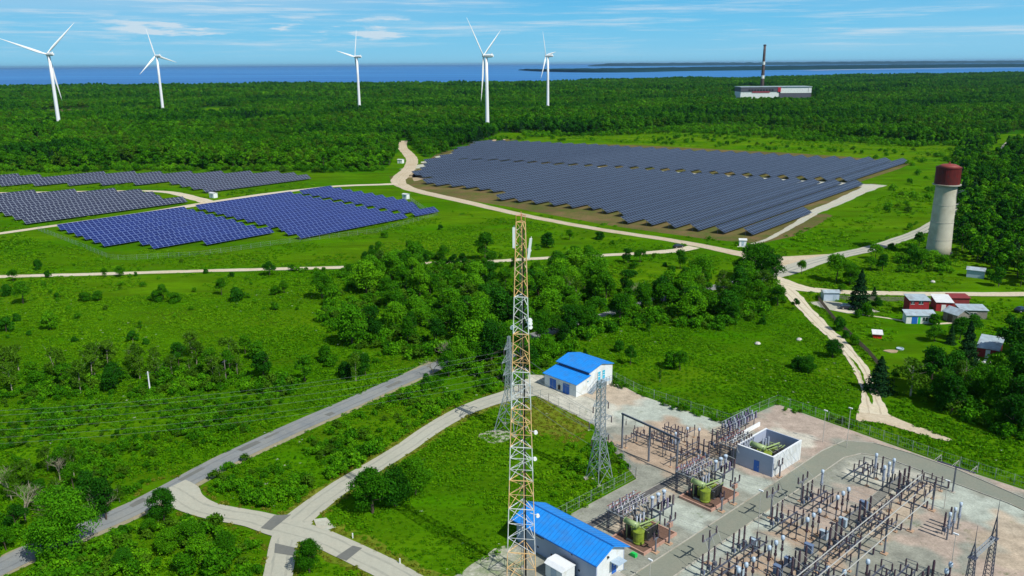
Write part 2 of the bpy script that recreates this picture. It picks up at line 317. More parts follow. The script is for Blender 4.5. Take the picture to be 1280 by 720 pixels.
# foliage tones
M['leaf'] = leafmat('leaf', (0.011,0.070,0.003), (0.036,0.165,0.003), (0.100,0.305,0.005))
M['leaf_bright'] = leafmat('leaf_bright', (0.022,0.130,0.003), (0.072,0.260,0.004), (0.160,0.400,0.007))
M['leaf_dark'] = leafmat('leaf_dark', (0.006,0.040,0.003), (0.017,0.100,0.004), (0.042,0.190,0.006), trans=0.18)
M['leaf_olive'] = leafmat('leaf_olive', (0.024,0.078,0.004), (0.055,0.150,0.006), (0.110,0.245,0.010))
M['needle'] = leafmat('needle', (0.005,0.024,0.008), (0.010,0.045,0.012), (0.020,0.075,0.014), trans=0.05)
M['grass_blade'] = leafmat('grass_blade', (0.034,0.150,0.001), (0.085,0.270,0.002), (0.190,0.400,0.005), trans=0.42, tone=0.3)
M['dry_blade'] = leafmat('dry_blade', (0.085,0.140,0.006), (0.190,0.230,0.016), (0.330,0.310,0.050), trans=0.4, tone=0.3)
M['flower'] = mat('flower', (0.62,0.64,0.50), 0.8, 0.1)

# ------------------------------------------------------------------ terrain, water, roads
def catmull(P, n=6, closed=False):
    P = [Vector(p) for p in P]; out = []; N = len(P)
    rng = range(N if closed else N-1)
    for i in rng:
        if closed: a, b, c, d = P[(i-1) % N], P[i], P[(i+1) % N], P[(i+2) % N]
        else: a, b, c, d = P[max(i-1,0)], P[i], P[i+1], P[min(i+2,N-1)]
        for k in range(n):
            t = k/n
            out.append(0.5*((2*b)+(-a+c)*t+(2*a-5*b+4*c-d)*t*t+(-a+3*b-3*c+d)*t*t*t))
    if not closed: out.append(P[-1])
    return out
def gp(pts, h=0.0): return [G(p[0], p[1], h) for p in pts]
def sheet(name, pts, z, m, smooth=0, kind='structure', world=False, jit=0.0, **kw):
    P = [Vector((p[0], p[1], 0)) for p in pts] if world else gp(pts)
    if smooth: P = catmull(P, smooth, True)
    rr = random.Random(len(P)*7+int(z*1000))
    b = MB(); b.add([(p.x+rr.uniform(-jit,jit), p.y+rr.uniform(-jit,jit), z) for p in P], [tuple(range(len(P)))])
    o = b.build(name, M[m]); me = o.data
    if me.polygons and me.polygons[0].normal.z < 0: me.flip_normals()
    tag(o, kind=kind, **kw); return o
ROADLINES = []; TRK = {'road': 'track_dark', 'concrete_road': 'track_grey', 'dirt_road': 'track_tan'}
def ribbon(name, pts, w, z, m, rough=0.0, sub=7, world=False, **kw):
    P = [Vector((p[0], p[1], 0)) for p in pts] if world else gp([p[:2] for p in pts])
    W = [p[2] if len(p) > 2 else w for p in pts]
    Q = catmull([Vector((p.x, p.y, ww)) for p, ww in zip(P, W)], sub)
    if rough:      # even steps of about 1.5 m so that the edge can wander
        R2 = [Q[0]]
        for p, q in zip(Q, Q[1:]):
            n = max(1, int((q-p).length/(1.5 if p.y < 400 else 6)))
            R2 += [p.lerp(q, (k+1)/n) for k in range(n)]
        Q = R2
    rr = random.Random(int(z*1e4)+len(Q)); vs = []; fs = []; f1, f2 = rr.uniform(0,6), rr.uniform(0,6)
    ROADLINES.append((name, [(q.x, q.y, q.z/2) for q in Q]))
    wob = lambda s, f: (math.sin(s*.31+f)+.6*math.sin(s*.83+f*2)+.45*math.sin(s*1.9+f*3))/2
    dist = 0
    for i, q in enumerate(Q):
        a = Q[max(i-1,0)]; c = Q[min(i+1,len(Q)-1)]; d = Vector((c.x-a.x, c.y-a.y, 0)).normalized(); nrm = Vector((-d.y, d.x, 0))
        dist += (Vector((q.x,q.y,0))-Vector((Q[i-1].x,Q[i-1].y,0))).length if i else 0
        w1 = q.z/2*(1+2*rough*wob(dist, f1)); w2 = q.z/2*(1+2*rough*wob(dist, f2))
        vs += [(q.x+nrm.x*w1, q.y+nrm.y*w1, z), (q.x-nrm.x*w2, q.y-nrm.y*w2, z)]
        if i: k = 2*i; fs.append((k-2, k-1, k+1, k))
    o = MB().add(vs, fs).build(name, M[m]); tag(o, kind='structure', **kw)
    if name in TRK:        # worn wheel tracks, a hair above the surface
        tm = TRK[name]
        for sgn in (-1, 1):
            vs = []; fs = []
            for i, q in enumerate(Q):
                a = Q[max(i-1,0)]; c = Q[min(i+1,len(Q)-1)]; d = Vector((c.x-a.x, c.y-a.y, 0)).normalized(); nrm = Vector((-d.y, d.x, 0)); o1 = sgn*min(q.z*.24, 1.1)+.12*wob(i*2, f1); w_ = .16+.10*wob(i*3, f2+sgn)
                vs += [(q.x+nrm.x*(o1+w_), q.y+nrm.y*(o1+w_), z+.0023), (q.x+nrm.x*(o1-w_), q.y+nrm.y*(o1-w_), z+.0023)]
                if i: k = 2*i; fs.append((k-2, k-1, k+1, k))
            t_ = MB().add(vs, fs).build('wheel_track', M[tm]); tag(t_, kind='structure')
    return o

# the land with its coast, the sea beyond
coast_px = [(-900,115),(-500,113),(-200,110),(0,107.5),(150,107.5),(300,106),(430,105),(560,105),(640,104.5),(700,103),(800,100.5),(850,98.5),(900,98),(960,97.3),(1020,96),(1060,94),(1120,93),(1200,92),(1280,91),(1500,89),(1800,88)]
coast = []
for i, p in enumerate(catmull([G(x, y, 12) for x, y in coast_px], 8)):
    k = 1 + 0.012*math.sin(i*1.7) + 0.008*math.sin(i*4.1+1); coast.append((p.x*k, p.y*k))
land = [(-9000,-1500),(9000,-1500),(coast[-1][0]+3000, coast[-1][1])] + coast[::-1] + [(-9000, coast[0][1])]
sheet('ground', land, 0.0, 'meadow', world=True)
m, t = nodes('sea'); b_ = t.nodes['Principled BSDF']
b_.inputs['Base Color'].default_value = (0.012,0.10,0.26,1); b_.inputs['Roughness'].default_value = 0.42; b_.inputs['IOR'].default_value = 1.33; b_.inputs['Specular IOR Level'].default_value = 0.3
g_ = t.nodes.new('ShaderNodeNewGeometry'); mp_ = t.nodes.new('ShaderNodeMapping'); mp_.inputs['Scale'].default_value = (0.00015,0.0013,1); n_ = t.nodes.new('ShaderNodeTexNoise'); n_.inputs['Detail'].default_value = 5
t.links.new(g_.outputs['Position'], mp_.inputs[0]); t.links.new(mp_.outputs[0], n_.inputs['Vector']); n_.inputs['Scale'].default_value = 1
c_ = t.nodes.new('ShaderNodeValToRGB'); c_.color_ramp.elements[0].color = (0.018,0.135,0.385,1); c_.color_ramp.elements[1].color = (0.045,0.225,0.52,1); c_.color_ramp.elements[0].position = 0.40; c_.color_ramp.elements[1].position = 0.60
t.links.new(n_.outputs[0], c_.inputs[0]); t.links.new(c_.outputs[0], b_.inputs['Base Color']); M['sea'] = m
sheet('sea', [(-160000,1500),(160000,1500),(160000,190000),(-160000,190000)], -4.0, 'sea', world=True)

def headland(name, near, far, h, m='far_land', seed=1):
    """low wooded land across the water: near and far shore lines as (px, py); a soft hummocky top"""
    rr = random.Random(seed)
    A = catmull([G(x, y, -4) for x, y in near], 10); B = catmull([G(x, y, -4) for x, y in far], 10); n = min(len(A), len(B))
    A, B = A[:n], B[:n]; vs = []; fs = []; K = 5
    for i in range(n):
        e = min(1, i/6+0.12)
        for k in range(K):
            f = (k/(K-1))**1.5; p = A[i].lerp(B[i], f)
            z = -4 if k == 0 or k == K-1 else h*e*rr.uniform(0.75,1.1)
            vs.append((p.x, p.y, z))
        if i:
            for k in range(K-1): a = (i-1)*K+k; fs.append((a, a+1, a+K+1, a+K))
    # steep wooded shore: pull the second line towards the first
    for i in range(n):
        a = Vector(vs[i*K]); b2 = Vector(vs[i*K+1]); p = a.lerp(b2, 0.04); vs[i*K+1] = (p.x, p.y, b2.z)
    o = MB().add(vs, fs).build(name, M[m]); tag(o, kind='structure'); return o
headland('hills', [(648,87.9),(680,89.6),(740,90.6),(800,90.2),(853,89.0),(920,88.2),(980,87.6),(1060,86.3),(1140,85.2),(1220,84.4),(1300,83.8),(1420,82.8)],
         [(648,87.5),(680,87.6),(740,86.4),(800,85.4),(853,84.6),(920,83.2),(980,82.3),(1060,81.4),(1140,80.7),(1220,80.0),(1300,79.2),(1420,78.2)], 16, seed=2)
headland('hills', [(735,82.9),(790,82.6),(853,82.2),(910,81.8),(980,81.3),(1060,80.6),(1140,80.0),(1220,79.3),(1300,78.6),(1420,77.4)],
         [(735,82.0),(790,81.4),(853,80.8),(910,80.2),(980,79.4),(1060,78.7),(1140,78.0),(1220,77.3),(1300,76.5),(1420,75.4)], 70, seed=4)
ribbon('beach', [(1010,87.35),(1100,85.9),(1200,84.75),(1300,84.0),(1420,83.0)], 170, -3.7, 'beach', rough=0.5)

# ground cover sheets
forest_px = [(-260,232),(-60,222),(0,211),(60,213),(110,214),(150,208),(210,212),(300,212),(360,211),(420,213),(476,213),(488,206),(494,192),(512,182),(530,196),(545,198),(580,182),(605,176),(625,166),(660,166),(720,170),(800,164),(860,158),(900,160),(960,166),(1010,166),(1060,172),(1120,177),(1160,180),(1215,178),(1250,168),(1400,165),(1900,160),(1900,95),(1280,94),(1120,96),(960,100),(850,101.5),(700,106),(560,108),(430,108),(150,111),(0,111),(-500,117),(-900,120)]
sheet('forest_floor', forest_px, 0.02, 'forest_floor')
sheet('farm_field', [(20,143),(60,137),(108,136),(112,144),(70,146)], 0.05, 'farm_soil')
sheet('farm_field', [(238,139),(262,134.5),(300,135.5),(285,144),(245,145)], 0.05, 'lawn')
CLEAR = [[(105,191),(150,186),(215,188),(225,193),(170,196),(120,196)], [(300,176),(350,172),(392,174),(360,179),(315,180)], [(20,178),(70,174),(85,179),(40,183)], [(415,196),(450,192),(470,197),(440,201)],
  [(838,160),(900,156),(985,161),(1010,166),(940,165),(860,164)], [(1060,160),(1120,158),(1150,162),(1100,165)], [(700,156),(760,153),(790,156),(740,160)], [(560,146),(600,144),(590,148)]]
for q in CLEAR: sheet('clearing', q, 0.05, 'lawn', smooth=4)
sheet('meadow_strip', [(640,178),(700,168),(860,161),(1000,170),(1150,183),(1215,180),(1290,200),(1150,205),(1060,196),(820,182)], 0.04, 'lawn', smooth=4)
uA = R(50.5); UA = Vector((math.cos(uA), math.sin(uA), 0)); VA = Vector((-UA.y, UA.x, 0))
def UV(u, v, z=0.0): p = UA*u + VA*v; return Vector((p.x, p.y, z))
# bare soil under and before the big array (u, v = along the rows, across the rows)
soil = [(316,130),(395,131),(400,140),(512,142),(520,156),(636,158),(648,180),(664,210),(658,250),(650,320),(640,420),(632,510),(600,532),(585,530),(545,500),(500,485),(438,446),(378,408),(362,398),(330,335),(326,300),(319,250),(311,200)]
def interp_(v):
    T = [(158,505),(171,501.5),(182,499.5),(204,497.5),(249,491.5),(283,488),(325,479),(358,474.5),(402,467.5),(430,456)]
    if v <= T[0][0]: return T[0][1]
    for (a, x), (b, y) in zip(T, T[1:]):
        if a <= v <= b: return x+(y-x)*(v-a)/(b-a)
sheet('bare_soil', [tuple(UV(*p)[:2]) for p in soil], 0.03, 'soil', world=True, smooth=3, jit=1.2)
ribbon('sand_bank', [(510,212),(530,206),(548,198),(562,194),(575,192)], 9, 0.06, 'pale_gravel', rough=0.5)
ribbon('sand_bank', [(515,222),(530,214),(550,211),(600,204)], 9, 0.06, 'tan_gravel', rough=0.5)
sheet('sand_bank', [(600,179),(610,174.5),(632,174),(630,177.5)], 0.06, 'tan_gravel')
sheet('sand_bank', [(518,216),(540,208),(545,216),(522,226),(516,224)], 0.06, 'tan_gravel', smooth=3)

ribbon('sand_strip', [tuple(UV(interp_(v), v)[:2]) for v in range(146, 424, 12)], 14, 0.055, 'pale_gravel', rough=0.12, world=True)
# roads, far to near
ribbon('dirt_road', [(505,176,7),(503,184,8),(510,192,9),(515,200,9),(512,210,9),(502,220,10),(498,228,9),(512,236,8),(535,242,7.5),(580,252,7),(640,266,6),(700,278,5.5),(760,288.5,5.5),(830,299,5.5),(880,308,6),(930,318.5,7),(985,330,8)], 7, 0.08, 'dirt_road', rough=0.05)
ribbon('dirt_road', [(497,230,8),(470,231,6),(427,232.5,6),(395,235.5,6),(330,243,6),(247,256,8),(190,265,5.5),(120,275,5),(60,283.5,5),(0,292,5),(-90,305,5),(-200,322,5)], 5.5, 0.10, 'pale_road', rough=0.05)
ribbon('dirt_road', [(262,253,8),(236,246,7),(218,241.5,6),(190,239,5),(140,239,5),(80,240,5),(20,241,5),(-80,243,5)], 5, 0.09, 'pale_road', rough=0.06)
ribbon('dirt_road', [(-180,350),(-60,347.5),(0,346),(100,343.5),(167,341.5),(250,339),(327,337),(427,334.5),(470,333),(527,329.5),(614,327),(660,324),(710,321.5),(780,318),(840,314,5.5),(868,309,6)], 4.0, 0.11, 'pale_road', rough=0.05)
ribbon('dirt_road', [(1098,231,9),(1075,240,7.5),(1045,254,6.5),(1018,265,6),(1005,274,4),(990,283,3),(960,299,2.2),(940,305,2)], 5, 0.07, 'pale_gravel', rough=0.08)
ribbon('road_shoulder', [(548,455),(500,478),(440,505),(360,540.5),(280,578),(215,613),(150,646),(60,682),(37,692),(0,710),(-40,729),(-120,770)], 6.0, 0.05, 'shoulder', rough=0.03)
ribbon('road', [(985,352),(940,351),(900,358),(850,368),(800,381),(735,402),(665,421),(600,439),(548,457),(500,476.5),(440,503.5),(360,538.5),(280,576),(215,611),(150,644),(60,681),(37,691),(0,709),(-40,728),(-120,769)], 4.8, 0.09, 'asphalt', rough=0.01)
ribbon('road', [(960,345,8),(985,338,9),(1010,329.5,8),(1040,321.5,7),(1086,311.5,6.5),(1120,301,6),(1160,285,6),(1200,257,5.5),(1225,236,5),(1240,214,5),(1250,195,5),(1258,182,6),(1268,174,6)], 6.5, 0.12, 'concrete_road', rough=0.03)
sheet('dirt_apron', [(925,314),(960,322),(1035,318),(1030,325),(985,342),(965,335),(930,326)], 0.10, 'dirt_road')
ribbon('dirt_road', [(960,348,9),(985,356,8),(1010,362,6),(1053,365.5,5),(1110,367,4.6),(1180,368,4.6),(1290,368,4.6),(1420,367,4.6)], 5, 0.13, 'pale_road', rough=0.06)
ribbon('dirt_road', [(965,349,6),(983,362,5.5),(998,377,4.4),(1015,395,4),(1031,411,3.8),(1045,424,3.8),(1061,441,3.6),(1074,459,3.6),(1081,474,3.2),(1087,490,3.6),(1090,503,4.2),(1094,518,6)], 5, 0.12, 'pale_road', rough=0.09)
ribbon('grass_strip', [(1062,446,.2),(1070,456,.5),(1078,471,.6),(1084,487,.8),(1088,499,.6),(1090,506,.2)], .6, .135, 'meadow', rough=.5)
sheet('dirt_apron', [(1078,503),(1096,500),(1103,512),(1116,521),(1145,533),(1172,542),(1192,552),(1170,549),(1135,539),(1108,531),(1085,527),(1070,525)], 0.11, 'dirt_road', smooth=4)
ribbon('footpath', [(1045,387,2.4),(1075,393,1.2),(1110,398,1.0),(1140,403,1.0),(1170,405,1.2),(1195,403,1.5)], 1.2, 0.07, 'pale_road', rough=0.1)
sheet('driveway', [(1010,378),(1035,376),(1080,383),(1100,390),(1060,392),(1030,386)], 0.06, 'concrete_road')

# junction in the foreground
ribbon('grass_verge', [(628,499),(570,522),(507,560),(470,583),(435,605),(400,627),(372,647)], 6.2, 0.03, 'yellow_grass', rough=0.12)
ribbon('concrete_road', [(350,668,6.6),(372,650,5.0),(406,623,4.5),(435,603,4.3),(470,582.5,4.2),(507,559.5,4.2),(538,538,4.2),(570,519,4.4),(600,506,4.8),(632,496,5.3),(662,488,7.1),(690,484,7.6)], 5.5, 0.12, 'concrete_road', rough=0.015)
ribbon('grass_verge', [(355,652),(400,668),(440,687),(490,711),(540,740),(600,775)], 7.4, 0.035, 'yellow_grass', rough=0.12)
ribbon('concrete_road', [(208,612,7.6),(222,618,7.1),(236,628,5.3),(256,637,4.6),(285,643.5,4.5),(320,650,4.6),(352,660,5.1),(395,671,4.6),(432,687,4.5),(485,713,4.5),(540,745,4.5),(600,780,4.5)], 5.6, 0.13, 'concrete_road', rough=0.015)
ribbon('concrete_road', [(372,652,5.2),(358,672,4.5),(352,695,4.2),(347,722,4.2),(340,760,4.2),(330,800,4.2)], 5.4, 0.125, 'concrete_road', rough=0.015)
def pxsheet(n, pts, z, m): return sheet(n, pts, z, m)
rp = random.Random(12); AL = catmull([G(x, y) for x, y in [(548,457),(440,503.5),(360,538.5),(280,576),(215,611),(150,644)]], 10)
for i in (5, 13, 21, 24, 33, 41, 44):
    p, q = AL[i], AL[i+1]; d = (q-p).normalized(); nrm = Vector((-d.y, d.x, 0)); o = p+nrm*rp.uniform(-1.5, .4); L_, W_ = rp.uniform(1.5, 6), rp.uniform(.6, 1.4)
    sheet('road_patch', [tuple((o+d*(L_*a+rp.uniform(-.15,.15))+nrm*(W_*c+rp.uniform(-.1,.1)))[:2]) for a, c in ((0,0),(.5,-.05),(1,0),(1,1),(.6,1.05),(0,1))], .11, 'patch', world=True)
pxsheet('road_patch', [(343,645),(364,644),(339,664),(326,661)], 0.15, 'patch')
pxsheet('road_patch', [(344,680),(371,686),(369,696),(343,692)], 0.15, 'patch')
pxsheet('road_patch', [(420,697),(441,683),(453,686),(433,702)], 0.15, 'patch')
pxsheet('gravel_patch', [(392,650),(408,648),(420,660),(408,664),(396,660)], 0.15, 'pale_gravel')

# substation frame: a = along (1), b = across; origin at the foot of the first bus support
SO = G(885, 705); SA = R(-47); SUa = Vector((math.cos(SA), math.sin(SA), 0)); SUb = Vector((-SUa.y, SUa.x, 0))
def S(a, b, z=0.0): p = SO + SUa*a + SUb*b; return Vector((p.x, p.y, z))
def ssheet(name, pts, z, m, smooth=0, jit=0): return sheet(name, [tuple(S(*p)[:2]) for p in pts], z, m, world=True, smooth=smooth, jit=jit)
YARD = [(-23,-30),(-23.2,12.6),(-36.7,20.1),(-43.4,24.2),(-66,27),(-74,27),(-74,33),(-58.5,46.0),(-46.4,43.0),(-24.6,43.8),(-23.3,60),(-5.9,58.6),(11,57),(36,56.5),(60,56),(60,-30)]
ssheet('yard_ground', YARD, 0.05, 'yard')
# lane loop
lane = [(-5.6,-30),(-5.8,27),(-6.1,46),(-5.2,53),(-1,56),(6,56.6),(14,56.1),(26,53.2),(60,44)] + [(60,40),(24,49.8),(12,50.8),(3,51.6),(-0.6,50),(-2,46),(-1.9,36),(-1.8,20),(-1.2,-30)]
ssheet('lane', lane, 0.10, 'lane')
def kerb(name, pts, w=0.14, h=0.12, z=0.10, m='concrete'):
    b = MB(); P = [S(*p) for p in pts]
    for p, q in zip(P, P[1:]): b.bar((p.x,p.y,z+h/2), (q.x,q.y,z+h/2), w, h)
    o = b.build(name, M[m]); tag(o, kind='structure'); return o
kerb('kerb', lane[0:9]); kerb('kerb', lane[9:])
# the yard's gravels run into one another: a fine mesh carrying the colour of each gravel
CG = {'grey': (.27,.275,.225), 'pink': (.42,.33,.265), 'orange': (.41,.30,.21), 'tan': (.45,.36,.26), 'pale': (.42,.46,.39), 'dust': (.52,.50,.41), 'dark': (.22,.22,.19)}
ZG = [(-75,-40,24,50,'dust'),(-60,-45,34,44,'tan'),(-44,-24,30,44,'pale'),(-36,-17.5,18,38,'orange'),(-26,-20,36,44,'tan'),(-23,-6,45,60,'pink'),(-16.5,-5.8,28.5,50,'pink'),(-17,-9,42,50,'dust'),(-24,-19,-9,12.5,'grey'),
      (-17.5,-15,-4,24,'tan'),(-15,-6,5,12,'pale'),(-15,-6,22,28,'pale'),(-6.5,60,55.2,61,'pink'),(0.3,9,21,31,'pink'),(1,14,13,20,'orange'),(1,14,2.5,8.5,'orange'),(1,13,-4.5,1.5,'orange'),(3,10,31,38,'pink'),(9.8,15,24,47,'tan'),
      (0.5,10,40,49,'dust'),(15,28,40,50,'pale'),(16,24,26,39,'pink'),(24,60,34,46,'tan'),(27,60,16,34,'tan'),(34,60,20,30,'pink'),(15,26,0,16,'dark'),(15,24,16,24,'grey'),(2,6,8.6,12,'pale'),(-2,1,-10,20,'pale'),(26,34,22,30,'pink')]
def soft_ground(name, a0, a1, b0, b1, step, z, poly):
    nx, ny = int((a1-a0)/step)+1, int((b1-b0)/step)+1
    A, B = np.meshgrid(a0+np.arange(nx)*step, b0+np.arange(ny)*step); A = A.ravel(); B = B.ravel()
    wob = 1.3*np.sin(A*.7+B*.4)+.9*np.sin(A*1.7-B*1.1)+.6*np.sin(B*2.3+A*.9); C = np.tile(np.array(CG['grey']), (A.size, 1))
    for i, (x0, x1, y0, y1, nm) in enumerate(ZG):
        d = np.minimum(np.minimum(A-x0, x1-A), np.minimum(B-y0, y1-B))+.8*np.sin(A*.9+B*.6+i)+.6*np.sin(B*1.4-A*.5+2*i)+.3*wob*.5
        w = np.clip(d/1.8+.5, 0, 1)*.85; C = C*(1-w[:, None])+np.array(CG[nm])*w[:, None]
    P = np.array([SO.x, SO.y])+A[:, None]*np.array([SUa.x, SUa.y])+B[:, None]*np.array([SUb.x, SUb.y])
    x, y = P[:,0], P[:,1]; ins = np.zeros(A.size, bool); n = len(poly)
    for i in range(n):
        (x1_, y1_), (x2_, y2_) = poly[i], poly[(i+1) % n]; c = (y1_ > B) != (y2_ > B); ins ^= c & (A < (x2_-x1_)*(B-y1_)/(y2_-y1_+1e-12)+x1_)
    idx = np.arange(A.size).reshape(ny, nx); q = np.stack([idx[:-1,:-1], idx[:-1,1:], idx[1:,1:], idx[1:,:-1]], -1).reshape(-1, 4); q = q[ins[q].all(1)]
    me = bpy.data.meshes.new(name); me.vertices.add(A.size); me.vertices.foreach_set('co', np.column_stack([P, np.full(A.size, z)]).ravel())
    me.loops.add(q.size); me.loops.foreach_set('vertex_index', q.ravel()); me.polygons.add(len(q)); me.polygons.foreach_set('loop_start', np.arange(len(q))*4); me.update(calc_edges=True)
    ca = me.color_attributes.new('gravel', 'FLOAT_COLOR', 'POINT'); ca.data.foreach_set('color', np.column_stack([C, np.ones(A.size)]).ravel())
    m, t = nodes('mixed_gravel'); b_ = t.nodes['Principled BSDF']; L = t.links.new; vc = t.nodes.new('ShaderNodeVertexColor'); vc.layer_name = 'gravel'; g = t.nodes.new('ShaderNodeNewGeometry'); col = vc.outputs[0]
    for sc, lo, hi, det in ((.35, .72, 1.28, 6), (3.5, .80, 1.2, 4)):
        nz = t.nodes.new('ShaderNodeTexNoise'); nz.inputs['Scale'].default_value = sc; nz.inputs['Detail'].default_value = det; nz.inputs['Roughness'].default_value = .68; L(g.outputs['Position'], nz.inputs['Vector'])
        mr = t.nodes.new('ShaderNodeMapRange'); mr.inputs[1].default_value = .3; mr.inputs[2].default_value = .7; mr.inputs[3].default_value = lo; mr.inputs[4].default_value = hi; L(nz.outputs[0], mr.inputs[0])
        mx = t.nodes.new('ShaderNodeMix'); mx.data_type = 'RGBA'; mx.blend_type = 'MULTIPLY'; mx.inputs[0].default_value = 1; L(col, mx.inputs[6]); L(mr.outputs[0], mx.inputs[7]); col = mx.outputs[2]
    nz = t.nodes.new('ShaderNodeTexNoise'); nz.inputs['Scale'].default_value = .22; nz.inputs['Detail'].default_value = 8; nz.inputs['Roughness'].default_value = .75; L(g.outputs['Position'], nz.inputs['Vector'])
    mr = t.nodes.new('ShaderNodeMapRange'); mr.inputs[1].default_value = .60; mr.inputs[2].default_value = .68; mr.inputs[4].default_value = .7; L(nz.outputs[0], mr.inputs[0])
    mx = t.nodes.new('ShaderNodeMix'); mx.data_type = 'RGBA'; L(mr.outputs[0], mx.inputs[0]); L(col, mx.inputs[6]); mx.inputs[7].default_value = (.10,.135,.05,1); L(mx.outputs[2], b_.inputs['Base Color']); b_.inputs['Roughness'].default_value = .9; b_.inputs['Specular IOR Level'].default_value = .15
    bp = t.nodes.new('ShaderNodeBump'); bp.inputs['Strength'].default_value = .4; bp.inputs['Distance'].default_value = .1; L(nz.outputs[0], bp.inputs['Height']); L(bp.outputs[0], b_.inputs['Normal'])
    me.materials.append(m); o = bpy.data.objects.new(name, me); COL.objects.link(o); tag(o, kind='structure')
soft_ground('gravel', -74, 60, -30, 61, .5, 0.075, YARD)
sheet('dry_grass', [(664,497),(690,503),(724,524),(738,535),(700,545),(668,535),(655,520)], 0.03, 'yellow_grass', smooth=3)
sheet('rubble_patch', [(598,546),(612,538),(630,537),(642,544),(630,552),(612,554)], 0.035, 'rubble', smooth=3, jit=0.4)
sheet('rubble_patch', [(578,716),(600,700),(628,683),(650,690),(655,712),(640,730),(590,735)], 0.09, 'rubble', smooth=3, jit=0.2)

# ------------------------------------------------------------------ solar arrays
ORD = ['first','second','third','fourth','fifth','sixth','seventh','eighth','ninth','tenth','eleventh','twelfth','thirteenth','fourteenth','fifteenth','sixteenth','seventeenth','eighteenth','nineteenth','twentieth']
TENS = {20:'twenty', 30:'thirty', 40:'forty', 50:'fifty', 60:'sixty', 70:'seventy', 80:'eighty', 90:'ninety'}
def nth(n):
    """1 -> first ... 99 -> ninety-ninth"""
    if n <= 20: return ORD[n-1]
    t, r = n//10*10, n % 10
    if r == 0: return TENS[t][:-1]+'ieth'
    return TENS[t]+'-'+ORD[r-1]
def panelmat(name, cell, cell2, line, mod, lw, rough=0.16):
    m, t = nodes(name); b = t.nodes['Principled BSDF']; L = t.links.new
    uv = t.nodes.new('ShaderNodeUVMap'); sp = t.nodes.new('ShaderNodeSeparateXYZ'); L(uv.outputs[0], sp.inputs[0])
    def edge(o, size, w):
        a = t.nodes.new('ShaderNodeMath'); a.operation = 'DIVIDE'; L(o, a.inputs[0]); a.inputs[1].default_value = size
        f = t.nodes.new('ShaderNodeMath'); f.operation = 'FRACT'; L(a.outputs[0], f.inputs[0])
        c = t.nodes.new('ShaderNodeMath'); c.operation = 'SUBTRACT'; L(f.outputs[0], c.inputs[0]); c.inputs[1].default_value = 0.5
        d = t.nodes.new('ShaderNodeMath'); d.operation = 'ABSOLUTE'; L(c.outputs[0], d.inputs[0])
        e = t.nodes.new('ShaderNodeMath'); e.operation = 'GREATER_THAN'; L(d.outputs[0], e.inputs[0]); e.inputs[1].default_value = 0.5-w/size/2; return e.outputs[0]
    mx = t.nodes.new('ShaderNodeMath'); mx.operation = 'MAXIMUM'; L(edge(sp.outputs[0], mod[0], lw[0]), mx.inputs[0]); L(edge(sp.outputs[1], mod[1], lw[1]), mx.inputs[1])
    nz = t.nodes.new('ShaderNodeTexNoise'); nz.inputs['Scale'].default_value = 0.05; g = t.nodes.new('ShaderNodeNewGeometry'); L(g.outputs['Position'], nz.inputs['Vector'])
    bk = t.nodes.new('ShaderNodeTexWhiteNoise'); bk.noise_dimensions = '2D'
    sn = t.nodes.new('ShaderNodeVectorMath'); sn.operation = 'SNAP'; L(uv.outputs[0], sn.inputs[0]); sn.inputs[1].default_value = (mod[0], mod[1], 1); L(sn.outputs[0], bk.inputs['Vector'])
    av = t.nodes.new('ShaderNodeMath'); av.operation = 'ADD'; L(nz.outputs[0], av.inputs[0]); L(bk.outputs[0], av.inputs[1])
    hv = t.nodes.new('ShaderNodeMath'); hv.operation = 'MULTIPLY'; L(av.outputs[0], hv.inputs[0]); hv.inputs[1].default_value = 0.5
    c1 = t.nodes.new('ShaderNodeMix'); c1.data_type = 'RGBA'; L(hv.outputs[0], c1.inputs[0]); c1.inputs[6].default_value = (*cell, 1); c1.inputs[7].default_value = (*cell2, 1)
    c2 = t.nodes.new('ShaderNodeMix'); c2.data_type = 'RGBA'; L(mx.outputs[0], c2.inputs[0]); L(c1.outputs[2], c2.inputs[6]); c2.inputs[7].default_value = (*line, 1)
    L(c2.outputs[2], b.inputs['Base Color']); b.inputs['Roughness'].default_value = rough; b.inputs['Specular IOR Level'].default_value = 0.3
    return m
M['cells_blue'] = panelmat('cells_blue', (0.005,0.012,0.085), (0.010,0.026,0.150), (0.15,0.21,0.42), (2.2,1.4), (0.22,0.12), 0.5)
M['cells_grey'] = panelmat('cells_grey', (0.015,0.018,0.042), (0.030,0.036,0.072), (0.26,0.30,0.36), (2.2,1.87), (0.24,0.16), 0.5)
M['cells_navy'] = panelmat('cells_navy', (0.007,0.012,0.029), (0.014,0.025,0.050), (0.19,0.25,0.35), (2.2,1.67), (0.22,0.15), 0.5)
